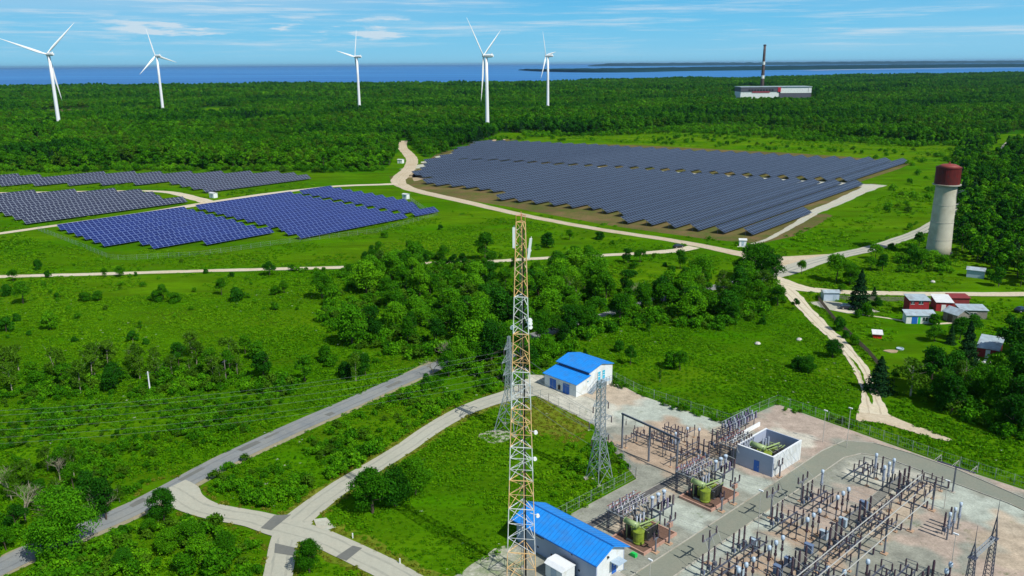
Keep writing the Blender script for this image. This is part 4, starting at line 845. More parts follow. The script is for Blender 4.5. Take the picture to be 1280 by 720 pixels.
# two-storey hall at the far end of the yard: x along a, y along b (local)
B2 = G(720, 497); r2 = empty('switch_hall', B2, SA, 'white two level building with blue roofs and doors at the far yard', 'building')
L2, Dl, Dt = 9.6, 4.3, 11.8
def hall2():
    b = MB(); b.box(-L2,0,0,.2,0,3.1); fw = b.build('front_wall', M['wall_white'], r2)
    b = MB(); pr = [(.2,0),(Dl+.4,0),(Dl+.4,3.95),(.2,3.08)]
    for x, nm in ((-.2,'end_wall'),(-L2,'end_wall')):
        q = MB(); pr = [(.2,0),(Dt,0),(Dt,4.9),(8.0,5.75),(Dl,4.75),(Dl,3.95),(.2,3.08)]; n = 7
        q.add([(x+dx,y,z) for dx in (0,.2) for y, z in pr], [tuple(range(n-1,-1,-1)), tuple(range(n,2*n))]+[(i,(i+1)%n,n+(i+1)%n,n+i) for i in range(n)]); q.build(nm, M['wall_white'], r2)
    q = MB(); q.box(-L2,0,Dt+.003,Dt+.2,0,4.9); q.build('rear_wall', M['wall_white'], r2)
    q = MB(); q.box(-L2+.21,-.21,Dl,Dl+.15,3.8,4.75); q.build('upper_wall', M['steel_dark'], r2)
    q = MB(); ov = .35
    def slab(y0,z0,y1,z1,nm):
        q = MB(); vs = [(x,y,z+d) for x in (-L2-ov,ov) for d in (0,.12) for y, z in ((y0,z0),(y1,z1))]
        q.add(vs, [(0,1,5,4),(2,6,7,3),(0,2,3,1),(4,5,7,6),(0,4,6,2),(1,3,7,5)]); o = q.build(nm, M['roof_blue'], r2)
        s = MB()
        for i in range(16): x = -L2-ov+.1+(L2+2*ov-.2)*i/15; s.bar((x,y0,z0+.13),(x,y1,z1+.13),.03,.03)
        s.build('roof_seams', M['seam_blue'], o)
    slab(-ov,2.98,Dl+.1,3.98,'roof'); slab(Dl-.35,4.66,8.0,5.78,'roof'); slab(8.0,5.78,Dt+ov,4.82,'roof')
    for x0 in (-7.9,-3.9):
        q = MB(); q.box(x0,x0+1.9,-.07,-.003,0,2.35); d = q.build('door', M['door_blue'], r2); q = MB(); q.box(x0+.92,x0+.98,-.09,-.075,.1,2.3); q.build('handle', M['steel'], d)
    q = MB(); q.box(-5.2,-4.7,-.3,-.02,.5,1.5); q.build('meter_box', M['black'], r2)
    for y0 in (7.0,8.5):
        q = MB(); q.box(.03,.09,y0,y0+.85,2.0,4.0); w = q.build('window', M['glass_cyan'], r2); q = MB()
        q.box(.095,.13,y0-.06,y0,1.94,4.06); q.box(.095,.13,y0+.85,y0+.91,1.94,4.06); q.box(.095,.13,y0,y0+.85,2.9,3.0); q.box(.095,.13,y0,y0+.85,3.45,3.5); q.build('frame', M['white'], w)
    q = MB(); q.box(.03,.1,7.6,8.7,0.0,1.7); q.build('door', M['glass_cyan'], r2)
    q = MB(); q.box(.03,.1,3.6,3.9,2.6,2.85); q.build('wall_sign', M['glass_cyan'], r2)
    q = MB()   # outside stair and platform
    q.box(.15,1.5,6.4,10.2,1.85,1.95)
    for i in range(9): q.box(.3,1.3,6.2-.3*i-.3,6.2-.3*i,1.75-.2*i,1.8-.2*i)
    q.build('stair', M['cabinet_pale'], r2)
    q = MB()
    for x in (.2,1.5):
        q.bar((x,6.3,2.85),(x,3.5,1.0),.05); q.bar((x,6.3,1.9),(x,3.5,.05),.09)
        for i in range(4): y = 6.3-.9*i; z = 1.9-.6*i; q.bar((x,y,z),(x,y,z+.95),.04)
    q.bar((1.5,6.3,2.9),(1.5,10.2,2.9),.05); q.bar((1.5,6.3,2.4),(1.5,10.2,2.4),.04)
    for i in range(5): q.bar((1.5,6.4+.95*i,0),(1.5,6.4+.95*i,2.9),.06)
    q.build('stair_railing', M['steel'], r2)
    q = MB(); q.box(-L2-1.6,-L2-.1,3.0,4.6,1.0,1.1)
    for i in range(5): q.box(-L2-1.4,-L2-.3,2.9-.3*i-.3,2.9-.3*i,.9-.18*i,.95-.18*i)
    q.bar((-L2-1.5,3,1.1),(-L2-1.5,3,2.0),.05); q.bar((-L2-1.5,3,2.0),(-L2-1.5,1.4,1.1),.05); q.bar((-L2-1.5,1.4,0),(-L2-1.5,1.4,1.1),.05)
    q.build('side_stair', M['steel'], r2)
    q = MB(); q.box(-L2-.05,.25,-.5,-.21,0,.08); q.build('plinth', M['concrete'], r2)
hall2()
# roofless white enclosure with a transformer in it
rb = empty('walled_enclosure', S(-14.4,30), SA, 'open topped white and grey walled enclosure with blue door round a transformer', 'enclosure')
for (x0,x1,y0,y1,mm) in ((0,7.2,0,.22,'wall_grey'),(6.98,7.2,.223,9.8,'wall_white'),(0,.22,.223,9.8,'wall_grey'),(0.223,6.977,9.58,9.8,'wall_grey')):
    b = MB(); b.box(x0,x1,y0,y1,0,3.85); b.build('wall', M[mm], rb)
b = MB()
for i in range(18): b.box(7.203,7.24,.3+i*.52,.34+i*.52,.1,3.8)
b.build('wall_ribs', M['cabinet_pale'], rb)
b = MB(); b.box(-.05,7.25,-.05,.27,3.853,3.93); b.box(-.05,.27,.273,9.85,3.853,3.93); b.box(6.93,7.25,.273,9.85,3.853,3.93); b.build('coping', M['white'], rb)
b = MB(); b.box(3.6,4.6,-.08,-.003,.05,2.15); d_ = b.build('door', M['door_blue'], rb); b = MB(); b.box(4.4,4.48,-.12,-.085,1.0,1.2); b.build('handle', M['steel'], d_)

# ------------------------------------------------------------------ substation gear
def insul(b, x, y, z, h, r=0.13, m=0, n=8):
    r *= 1.18
    k = max(4, int(h/0.16)); pr = [(r*0.55, z)]
    for i in range(k): pr += [(r, z+h*(i+.25)/k), (r*0.6, z+h*(i+.75)/k)]
    pr.append((r*0.5, z+h)); b.lathe(pr, n, m, (x, y, 0))
def lattice_post(b, x, y, z0, z1, w=0.3, t=0.06, dx=0, dy=0):
    cs = [(sx*w/2, sy*w/2) for sx, sy in ((-1,-1),(1,-1),(1,1),(-1,1))]; n = max(2, int((z1-z0)/(w*1.6)))
    for (cx, cy) in cs: b.bar((x+cx,y+cy,z0),(x+cx,y+cy,z1),t)
    for i in range(n):
        a, d = z0+(z1-z0)*i/n, z0+(z1-z0)*(i+1)/n
        for k in range(4): p, q = cs[k], cs[(k+1) % 4]; b.bar((x+p[0],y+p[1],a),(x+q[0],y+q[1],d),t*.6)
def transformer_body(rt, seed=1):
    """green tank with conservator, radiators, bushings; x along a, y along b, centre at origin"""
    rr = random.Random(seed)
    b = MB(); b.lathe([(.80,.5),(.95,.55),(.95,.75),(.88,.8),(.88,2.45),(.95,2.5),(.95,2.62),(.5,2.75)], 18, 0, (.9,-1.9,0)); b.box(-1.0,.75,-1.5,1.7,.6,2.2); b.box(-1.08,.83,-1.58,1.78,2.2,2.32)
    for i in range(8): b.box(.75,.84,-1.3+i*.4,-1.23+i*.4,.62,2.18); b.box(-1.09,-1.0,-1.3+i*.4,-1.23+i*.4,.62,2.18)
    b.lathe([(.35,2.32),(.38,2.6),(.25,2.75)],10,0,(.1,-.9,0)); b.lathe([(.35,2.32),(.38,2.6),(.25,2.75)],10,0,(.1,1.1,0)); b.build('tank', M['tank_green'], rt)
    b = MB(); b.tube((-1.7,-2.1,3.5),(.7,-2.1,3.5),.48,n=16); b.tube((-1.78,-2.1,3.5),(-1.7,-2.1,3.5),.52,n=16); b.tube((.7,-2.1,3.5),(.78,-2.1,3.5),.52,n=16); b.build('conservator', M['tank_pale'], rt, True)
    b = MB(); b.bar((-1.4,-2.1,.5),(-1.4,-2.1,3.05),.14); b.bar((-.3,-2.1,2.2),(-.3,-2.1,3.05),.14); b.tube((.5,-1.8,3.3),(.9,2.2,3.05),.14,n=8); b.tube((.2,-1.2,2.4),(1.5,.5,3.2),.08,n=8); b.tube((1.2,1.2,1.9),(1.9,2.2,3.0),.1,n=8); b.tube((.9,-1.2,3.0),(1.9,-.6,2.1),.07,n=6); b.tube((-1.2,2.0,2.6),(1.2,2.0,2.7),.09,n=8); b.build('pipework', M['tank_pale'], rt)
    for sx, sy in ((-1.75,-1.0),(-1.75,1.0),(1.55,1.35),(1.6,-.2)):
        b = MB()
        for i in range(7): b.box(sx-.3, sx+.3, sy-.75+i*.22, sy-.71+i*.22, .8, 2.55)
        b.tube((sx,sy-.8,2.5),(sx,sy+.65,2.5),.09,n=6); b.tube((sx,sy-.8,.85),(sx,sy+.65,.85),.09,n=6); b.tube((sx*.5,sy,2.1),(sx,sy,2.5),.08,n=6); b.lathe([(.3,.55),(.3,.75)],10,0,(sx,sy,0)); b.build('radiator', M['cover_dark'], rt)
    for i in range(3):
        b = MB(); b.tube((-.4,-.7+i*.85,2.3),(-.5,-.75+i*.9,2.9),.18,n=8); insul(b, -.5,-.75+i*.9,2.9,1.3,.17); b.lathe([(.05,4.2),(.05,4.5)],6,0,(-.5,-.75+i*.9,0)); b.build('bushing', M['insul_grey'], rt)
        b = MB(); insul(b, .45,-.7+i*.75,2.32,1.0,.12); b.build('bushing', M['insulator'], rt)
    for nm, m_, n in (('valve_gear', 'tank_pale', 13), ('cable_duct', 'steel_dark', 8)):
        b = MB()
        for i in range(n):
            x, y, z = rr.uniform(-1.2,1.7), rr.uniform(-1.6,2.3), rr.uniform(.7,3.0); L_ = rr.uniform(.3,1.1); d = rr.choice(((1,0,0),(0,1,0),(0,0,1),(.5,.5,.4)))
            b.tube((x,y,z),(x+d[0]*L_,y+d[1]*L_,z+d[2]*L_*.6),rr.uniform(.04,.09),n=6); b.bar((x,y,z),(.4,.2,z*.8),.05)
        b.build(nm, M[m_], rt)
def power_transformer(a, b_, label, grp, green=True):
    rt = empty('power_transformer', S(a, b_), SA, label, 'transformer', grp)
    p = MB(); p.box(-3.0,3.3,-3.6,4.6,0.02,.42); p.build('gravel_pad', M['pad_gravel'], rt)
    p = MB(); p.box(-3.25,-3.003,-3.85,4.85,0,.55); p.box(3.303,3.55,-3.85,4.85,0,.55); p.box(-3.0,3.3,-3.85,-3.603,0,.55); p.box(-3.0,3.3,4.603,4.85,0,.55); p.build('kerb', M['concrete_pink'], rt)
    p = MB(); p.box(-1.1,1.2,-2.6,-2.3,.42,.62); p.box(-1.1,1.2,2.0,2.3,.42,.62); p.build('plinth', M['concrete'], rt)
    rt.scale = (.93,.93,.93); transformer_body(rt, int(b_+9)); return rt
power_transformer(-10.9, -1.6, 'green oil transformer on a brown gravel pad beside the long blue roof', 'green power transformers')
power_transformer(-11.1, 16.0, 'green oil transformer on a brown gravel pad near the walled enclosure', 'green power transformers')
ti = empty('power_transformer', S(-11.0,34.6), SA+math.pi/2*0, 'green and dark transformer standing inside the white walled enclosure', 'transformer', 'green power transformers')
transformer_body(ti, 3); ti.scale = (1.1,1.1,1.0); ti.location.z = .3
def bus_rack(a, b_, label, m1='purple'):
    """raised portal with close rows of insulators and bus pipes behind a transformer"""
    rt = empty('bus_rack', S(a, b_), SA, label, 'busbar rack', 'busbar racks behind the transformers')
    for x in (-1.3, 1.3):
        for y in (-3.2, 0, 3.2): q = MB(); lattice_post(q, x, y, 0, 3.6, .26, .06); q.build('post', M['steel_dark'], rt)
    q = MB()
    for i in range(9): y = -3.2+.8*i; q.bar((-1.7,y,3.66),(1.7,y,3.66),.12)
    for x in (-1.3,0,1.3): q.bar((x,-3.5,3.8),(x,3.5,3.8),.12)
    q.build('beam', M['steel'], rt)
    for k, x in enumerate((-1.3,-.45,.45,1.3)):
        for i in range(8):
            y = -2.9+.82*i; q = MB(); insul(q, x, y, 3.86, .62+.2*((i+k) % 2), .15, n=7); q.build('insulator', M[(m1,'steel_dark',m1,'insulator','insul_grey')[(i*2+k) % 5]], rt)
    for x in (-1.3,-.45,.45,1.3): q = MB(); q.tube((x,-3.6,4.62+.1*x),(x,3.6,4.62+.1*x),.045,n=6); q.build('bus_pipe', M['alu' if x > 0 else 'dark_red'], rt)
    q = MB()
    for i in range(7): y = -2.4+.82*i; q.bar((-1.3,y,4.6),(1.5,y+.3,4.3),.05); q.tube((1.4,y,3.7),(1.9,y+.2,2.6),.06,n=5)
    q.build('connectors', M['steel'], rt)
    return rt
bus_rack(-14.4, -.6, 'raised rack of purple insulators behind the near green transformer')
bus_rack(-14.5, 17.2, 'raised rack of purple insulators behind the farther green transformer')
bus_rack(-15.6, 31.8, 'rack of dark insulators against the left wall of the enclosure', 'insulator')
def bushing_tree(a, b_, label):
    """two rows of tall pale arresters and dark columns on a steel stand"""
    rt = empty('arrester_stand', S(a, b_), SA, label, 'arrester stand', 'arrester stands beside the transformers')
    q = MB()
    for x in (-.7,.9):
        for y in (-1.5,1.5): q.bar((x,y,0),(x,y,2.6),.18)
        q.bar((x,-2,2.6),(x,2,2.6),.2)
    q.bar((-.7,-1.5,2.5),(.9,-1.5,2.5),.12); q.bar((-.7,1.5,2.5),(.9,1.5,2.5),.12); q.build('stand', M['steel_dark'], rt)
    for i in range(3):
        y = -1.5+1.5*i; q = MB(); insul(q, -.7, y, 2.7, 1.5, .22); q.build('insulator', M['insul_grey'], rt); q = MB(); q.lathe([(.15,4.2),(.34,4.25),(.36,4.5),(.15,4.65)],10,0,(-.7,y,0)); q.build('cap', M['cap_white'], rt)
        for dx, h in ((.9,1.6),(.25,1.2)): q = MB(); insul(q, dx, y+.3, 2.68, h, .17); q.build('insulator', M[('insulator','purple')[i % 2]], rt)
        q = MB(); q.tube((-.7,y,4.6),(.9,y+.3,4.3),.04,n=5); q.build('lead', M['alu'], rt)
    return rt
bushing_tree(-11.9, 4.6, 'stand of pale capped arresters on the far side of the near transformer')
bushing_tree(-12.0, 22.2, 'stand of pale capped arresters between the farther transformer and the enclosure')
def tpost(a, b_, h, label, arm=1.7, ins=3, kind='dark', down=0.0, rz=0, mat_='steel_post', foot=True):
    """steel post with a crossbeam (along b) and insulators"""
    rt = empty('bus_support', S(a, b_), SA+rz, label, 'bus support', 'T shaped bus supports')
    if foot: q = MB(); q.box(-.45,.45,-.45,.45,.0,.22); q.build('footing', M['footing'], rt)
    q = MB(); q.tube((0,0,.2),(0,0,h-1.25),.15,.12,n=8); q.build('post', M[mat_], rt)
    q = MB(); q.bar((0,-arm,h-1.2),(0,arm,h-1.2),.16); q.bar((0,-arm*.5,h-1.25),(0,0,h-2.0),.07); q.bar((0,arm*.5,h-1.25),(0,0,h-2.0),.07); q.build('crossbeam', M[mat_], rt)
    for i in range(ins):
        y = -arm+2*arm*i/(ins-1) if ins > 1 else 0; q = MB(); insul(q, 0, y, h-1.12, 1.12, .13); q.build('insulator', M['insulator'], rt)
    return rt
tpost(0, 0, 5.5, 'bus support post on an orange footing alone on the pale yard, nearest the long hall')
tpost(-.3, 17.7, 5.5, 'bus support post at the lane edge opposite the farther green transformer')
tpost(.4, 26.0, 5.0, 'bus support post at the lane edge opposite the white enclosure door', arm=1.5)
for (a, b_, lab) in ((-7.0,.1,'stout post in front of the near transformer, far corner of its pad'),(-6.8,17.3,'stout post in front of the farther transformer, far corner of its pad')):
    rt = tpost(a, b_, 4.9, lab, arm=1.3)
    q = MB(); q.box(-.3,.3,-.4,.4,3.0,3.75); q.build('junction_box', M['concrete_pink'], rt)
tpost(-7.0, -3.2, 3.6, 'short post at the near corner of the near transformer pad', arm=.5, ins=2)
tpost(-6.8, 13.8, 3.6, 'short post at the near corner of the farther transformer pad', arm=.5, ins=2)
tpost(-6.3, 31.0, 3.6, 'short post before the enclosure corner', arm=.6, ins=2)
# long white bus tubes over the supports
BT = [(16.4, 20.8), (16.5, 29.8), (16.4, 38.5)]
for i, (a, b_) in enumerate(BT+[(16.4, 11.8), (16.4, 2.8)]):
    tt = ['beneath the white bus tubes, nearest the crossing lane beam', 'beneath the white bus tubes, middle of the long run', 'at the far end of the white bus tubes', 'beneath the near end of the white bus tubes', 'under the bus tubes at the picture bottom'][i]
    rt = tpost(a, b_, 6.0, 'tall bus support post '+tt, arm=1.9)
    rt.rotation_euler = (0,0,SA+math.pi/2)
for i, (a, b0, b1) in enumerate(((18.3, -14, 31.0), (16.4, -16, 30.4), (14.5, -12, 37.5))):
    q = MB(); p, r = S(a, b0, 6.06), S(a, b1, 6.06); q.tube(p, r, .075, n=8)
    o = q.build('bus_tube', M['alu']); tag(o, ['long white bus tube, outermost of the three, away from the breakers','long white bus tube, middle one of the three','long white bus tube on the side nearest the transformers, reaching farthest'][i], 'bus tube', 'long white bus tubes')
def aframe_support(a, b_, label):
    rt = empty('disconnector_support', S(a, b_), SA, label, 'disconnector', 'light frame disconnectors')
    q = MB(); q.box(-.4,.4,-.4,.4,0,.15); q.build('footing', M['concrete'], rt)
    q = MB(); q.tube((0,0,.1),(0,0,4.6),.14,n=8); q.build('post', M['steel_post'], rt)
    q = MB(); q.bar((-3.0,0,4.7),(3.0,0,4.7),.16); q.build('crossbeam', M['purple'], rt)
    for x in (-2.8,0,2.8):
        q = MB(); q.bar((x-.25,-.1,4.8),(x+.25,.1,6.0),.07); q.bar((x+.45,.1,4.8),(x+.25,.1,6.0),.07); q.bar((x-.35,0,5.3),(x+.45,0,5.3),.05); q.tube((x+.25,.1,6.0),(x+.25,-3.0,6.05),.03,n=5); q.build('switch_arm', M['alu'], rt)
aframe_support(16.4, 47.2, 'dark post with three light triangular frames at the lane curve, by the meadow')

def make_ct(head='cap_white'):
    rt = empty('current_transformer', (0,0,0))
    q = MB(); q.box(-.3,.3,-.3,.3,0,.3); q.build('footing', M['footing'], rt)
    q = MB(); q.tube((0,0,.3),(0,0,2.2),.11,n=8); q.build('post', M['steel_post'], rt)
    q = MB(); q.lathe([(.22,2.2),(.24,2.5),(.15,2.55)],10); insul(q,0,0,2.5,1.35,.15); q.build('insulator', M['insulator'], rt)
    q = MB(); q.lathe([(.12,3.85),(.27,3.92),(.3,4.2),(.27,4.5),(.1,4.62)],12); q.build('head', M[head], rt, True)
    return rt
def make_breaker():
    rt = empty('circuit_breaker', (0,0,0))
    q = MB()
    for x in (-.25,.25): q.bar((x,0,.0),(x,0,1.6),.1)
    q.box(-.4,.4,-.25,.25,1.5,1.65); q.build('stand', M['steel_post'], rt)
    q = MB(); q.box(-.3,.3,.16,.5,.6,1.4); q.build('control_box', M['cabinet'], rt)
    q = MB(); insul(q,0,0,1.65,1.3,.17); q.lathe([(.14,2.95),(.2,3.0),(.2,3.12),(.14,3.15)],8); insul(q,0,0,3.15,1.3,.17); q.lathe([(.12,4.45),(.16,4.5),(.14,4.6)],8); q.build('insulator', M['insulator'], rt)
    return rt
def make_grey_vt():
    rt = empty('voltage_transformer', (0,0,0))
    q = MB(); q.tube((0,0,0),(0,0,2.2),.14,n=8); q.build('post', M['steel_post'], rt)
    q = MB(); q.lathe([(.26,2.2),(.26,2.7),(.16,2.75)],10); insul(q,0,0,2.75,1.5,.18); q.build('insulator', M['insul_grey'], rt)
    q = MB(); q.lathe([(.14,4.25),(.25,4.3),(.24,4.9),(.1,4.95)],10); q.build('head', M['cap_white'], rt, True)
    return rt
def make_disc():
    """three-pole disconnector: low steel frame, two rows of dark insulators, blades"""
    rt = empty('disconnector', (0,0,0))
    q = MB()
    for y in (-1.9,1.9):
        for x in (-.55,.55): q.bar((x,y,0),(x,y,2.1),.12)
    q.build('leg_frame', M['steel_post'], rt)
    q = MB()
    for x in (-.6,.6): q.bar((x,-2.6,2.15),(x,2.6,2.15),.16,.2)
    for y in (-1.9,0,1.9): q.bar((-.9,y,2.2),(.9,y,2.2),.12)
    q.build('beam', M['steel_dark'], rt)
    for y in (-1.85,0,1.85):
        for x in (-.75,.75): q = MB(); insul(q,x,y,2.28,1.1,.12,n=7); q.build('insulator', M['insulator'], rt)
        q = MB(); q.bar((-.8,y,3.42),(.75,y+.12,3.42),.06); q.build('blade', M['steel_dark'], rt)
    return rt
def make_post_row():
    """low post insulators on a pair of short legs"""
    rt = empty('post_insulator_stand', (0,0,0))
    q = MB()
    for y in (-1.8,1.8): q.bar((0,y,0),(0,y,1.9),.13)
    q.bar((0,-2.2,1.95),(0,2.2,1.95),.14); q.build('stand', M['steel_post'], rt)
    for y in (-1.8,0,1.8): q = MB(); insul(q,0,y,2.02,1.15,.12,n=7); q.build('insulator', M['insulator'], rt)
    q = MB(); q.box(-.3,.3,-2.1,-1.5,0,.25); q.box(-.3,.3,1.5,2.1,0,.25); q.build('footing', M['footing'], rt)
    return rt
PRO = {'ct': make_ct(), 'br': make_breaker(), 'vt': make_grey_vt(), 'ds': make_disc(), 'pi': make_post_row()}
CATN = {'ct': ('current transformer','white headed current transformers'), 'br': ('circuit breaker','dark column circuit breakers'), 'vt': ('voltage transformer','pale voltage transformers'),
        'ds': ('disconnector','three pole disconnectors'), 'pi': ('insulator stand','post insulator stands')}
DESC = {'ct': 'white headed instrument transformer', 'br': 'tall dark breaker column', 'vt': 'tall pale instrument transformer', 'ds': 'low six insulator disconnector', 'pi': 'stand of three insulators'}
def put(k, a, b_, label, rz=0.0, s=1.0):
    o = copy_tree(PRO[k]); o.location = S(a, b_); o.rotation_euler = (0,0,SA+rz); o.scale = (s,s,s)
    tag(o, label, CATN[k][0], CATN[k][1]); return o
BAYS = [(-2.0,'bay nearest the picture bottom'),(5.8,'second bay from the bottom'),(16.6,'bay by the lane post'),(26.1,'bay opposite the white enclosure'),(40.6,'farthest bay by the lane curve')]
PH = ((-1.85,'near phase'),(0,'middle phase'),(1.85,'far phase'))
for bi, (bc, bn) in enumerate(BAYS):
    for d, pn in PH:
        if bi < 4: put('ct', 7.2, bc+d, DESC['ct']+', '+pn+', '+bn)
        else: put('vt', 8.2, bc+d, DESC['vt']+', '+pn+', '+bn)
        put('br', 10.8, bc+d, DESC['br']+', '+pn+', '+bn, s=rnd.uniform(.97,1.03))
        if bi not in (4,): put('br', 1.3, bc+d*.8, DESC['br']+', '+pn+', lane side of the '+bn, s=.82)
    put('ds', 3.9, bc, DESC['ds']+', lane side of the '+bn)
    put('ds', 13.0, bc, DESC['ds']+', bus tube side of the '+bn)
    put('pi', 5.6, bc, DESC['pi']+', before the instrument transformers, '+bn)
    put('pi', 9.3, bc, DESC['pi']+', before the breakers, '+bn)
    if bi != 2: put('pi', 15.0, bc, DESC['pi']+', beside the bus tubes, '+bn)
# between the bays: row of post insulators along the trench
for i, b_ in enumerate((10.9,12.8,21.0,22.9,31.5,33.5,35.4,46.0)):
    put('pi', 11.8+(i % 2)*1.5, b_, DESC['pi']+', '+nth(i+1)+' from the near end of the trench row', rz=math.pi/2*(i % 2), s=.9)
for i, b_ in enumerate((31.3, 33.4, 35.6)): put('vt', 21.3, b_, DESC['vt']+', '+['nearest','middle','farthest'][i]+' of three on a kerb beyond the bus tubes', s=.95)
for i, b_ in enumerate((32.3, 34.6)): put('br', 20.4, b_, DESC['br']+', '+['nearer','farther'][i]+' of two beside the kerb beyond the bus tubes', s=.85)
for i, (a, b_) in enumerate(((24.5,13.0),(24.5,14.9),(24.5,16.8))): put('br', a, b_, DESC['br']+', '+ORD[i]+' of three before the lattice masts')
put('ds', 21.8, 14.6, 'low steel disconnector with raised arms before the lattice masts'); put('ds', 20.2, 5.5, 'low steel disconnector beyond the bus tubes, at the picture bottom'); put('ds', 19.5, 12.0, 'low steel disconnector beside the outermost bus tube')
for i, (a, b_) in enumerate(((26.4,16.0),(26.2,18.0),(15.2,5.2),(17.1,6.0),(18.2,10.6))): put('ct', a, b_, DESC['ct']+', '+ORD[i]+' of five scattered beyond the bus tubes')
put('vt', 1.8, 29.9, 'single thick white voltage transformer at the lane, opposite the enclosure corner'); put('vt', 5.3, 42.2, 'single white voltage transformer before the farthest bay'); put('br', 5.6, 44.4, 'dark breaker column beside the single white transformer of the farthest bay', s=.8)
# left yard behind the portal
LG = [('ds',-31,24.0),('ds',-28,25.2),('pi',-30,27.2),('br',-27.0,27.5),('br',-25.6,27.4),('br',-26.3,28.8),('vt',-24.6,25.6),('ds',-23.6,23.2),('pi',-21.8,22.0),('ds',-20.6,24.6),('br',-20.8,27.6),('br',-19.6,27.4),('br',-18.4,27.2),('pi',-22.6,28.2),('pi',-32.2,22.2),('ct',-24.8,29.6),('ct',-23.0,30.8),('ds',-28.4,30.2),('pi',-26.0,32.2),('br',-21.0,32.2),('br',-19.9,32.0),('pi',-17.4,31.0),('ds',-20.2,35.4)]
LG.sort(key=lambda q: proj(*S(q[1], q[2]))[0])
for i, (k, a, b_) in enumerate(LG):
    same = [q for q in LG if q[0] == k]; j = same.index((k,a,b_))
    put(k, a, b_, DESC[k]+', '+nth(j+1)+' from the left in the small yard behind the portal', rz=rnd.choice((0,0,math.pi/2)), s=.86)
for v in PRO.values(): wipe(v)
# dense bank along the far corner
def bank(a, b0, n, label):
    rt = empty('insulator_bank', S(a, b0), SA, label, 'insulator bank')
    q = MB()
    for x in (-.9,.9):
        q.bar((x,0,1.9),(x,n*1.0,1.9),.14)
        for i in range(0,n+1,3): q.bar((x,i*1.0,0),(x,i*1.0,1.9),.12)
    q.build('frame', M['steel_dark'], rt)
    for i in range(n):
        for x in (-.9,0,.9): q = MB(); insul(q, x, .5+i*1.0, 1.97, 1.1+.2*(i % 2), .19, n=7); q.build('insulator', M[['insul_grey','purple','steel_dark'][(i+int(x*2)) % 3]], rt)
    for x in (-.9,.9): q = MB(); q.tube((x,0,3.3),(x,n*1.0,3.3),.05,n=6); q.build('bus_pipe', M['steel'], rt)
    q = MB(); q.box(1.3,1.55,-.3,n+.3,0,.9); q.build('low_wall', M['white'], rt)
bank(-21.5, 37.2, 10, 'dense bank of grey and purple insulators beyond the white enclosure, at the yard corner')
# portal gantry of three posts
pg = empty('portal_gantry', S(-32.6, 20.0), SA, 'dark three post portal with a long beam before the small switch yard', 'gantry')
for x in (0, 6.8, 13.4): q = MB(); q.tube((x,-.1*x,0),(x,-.1*x,7.0),.2,.17,n=8); q.build('post', M['steel_post'], pg)
q = MB(); q.bar((-.3,.03,7.05),(13.8,-1.38,7.05),.28,.3); q.build('beam', M['steel_dark'], pg)
for i in range(6): x = 1.2+i*2.2; q = MB(); q.bar((x,-.1*x,6.9),(x+.1,-.1*x-.5,6.2),.03); insul(q,x+.1,-.1*x-.5,5.4,.8,.09,n=6); q.build('hanging_insulator', M['insulator'], pg)
# lattice masts with spikes and a beam
for i, (a, b_, h, lab) in enumerate(((29.6,14.6,10.4,'dark lattice mast with spike at the right bottom, shorter looking one of the pair'),(29.9,21.4,11.6,'dark lattice mast with spike at the right bottom, taller one with green stains'))):
    rt = empty('lattice_mast', S(a, b_), SA, lab, 'mast', 'lattice masts with lightning spikes'); q = MB(); hb = 8.4
    for k in range(14):
        z0, z1 = hb*k/14, hb*(k+1)/14; w0, w1 = 1.1-.5*k/14, 1.1-.5*(k+1)/14
        c0 = [Vector((sx*w0/2,sy*w0/2,z0)) for sx, sy in ((-1,-1),(1,-1),(1,1),(-1,1))]; c1 = [Vector((sx*w1/2,sy*w1/2,z1)) for sx, sy in ((-1,-1),(1,-1),(1,1),(-1,1))]
        for j in range(4): q.bar(c0[j],c1[j],.1); q.bar(c0[j],c1[(j+1)%4],.055)
    q.build('lattice_body', M['steel_dark'], rt)
    q = MB()
    for j, (sx, sy) in enumerate(((-1,-1),(1,-1),(1,1),(-1,1))): q.bar((sx*.3,sy*.3,hb),(0,0,h+.2),.09); q.bar((sx*.3,sy*.3,hb),(-sy*.15,sx*.15,(hb+h)/2),.05)
    q.box(-.5,.5,-.5,.5,hb-.05,hb+.05); q.build('peak', M['steel_dark'], rt)
    q = MB(); q.tube((0,0,h),(0,0,h+2.6),.06,.02,n=6); q.build('lightning_rod', M['steel_dark'], rt)
q = MB(); p0, p1 = S(29.6,14.9,8.5), S(29.9,21.1,8.5)
for dx in (-.22,.22):
    for dz in (-.22,.22): q.bar(p0+SUa*dx+Vector((0,0,dz)), p1+SUa*dx+Vector((0,0,dz)), .09)
for i in range(8):
    s0, s1 = p0.lerp(p1, i/8), p0.lerp(p1, (i+1)/8); q.bar(s0+SUa*.22+Vector((0,0,.22)), s1-SUa*.22+Vector((0,0,.22)), .05); q.bar(s0+SUa*.22+Vector((0,0,-.22)), s1+SUa*.22+Vector((0,0,.22)), .05)
tag(q.build('gantry_beam', M['galv']), 'pale lattice beam spanning the two dark masts at the right bottom', 'beam')
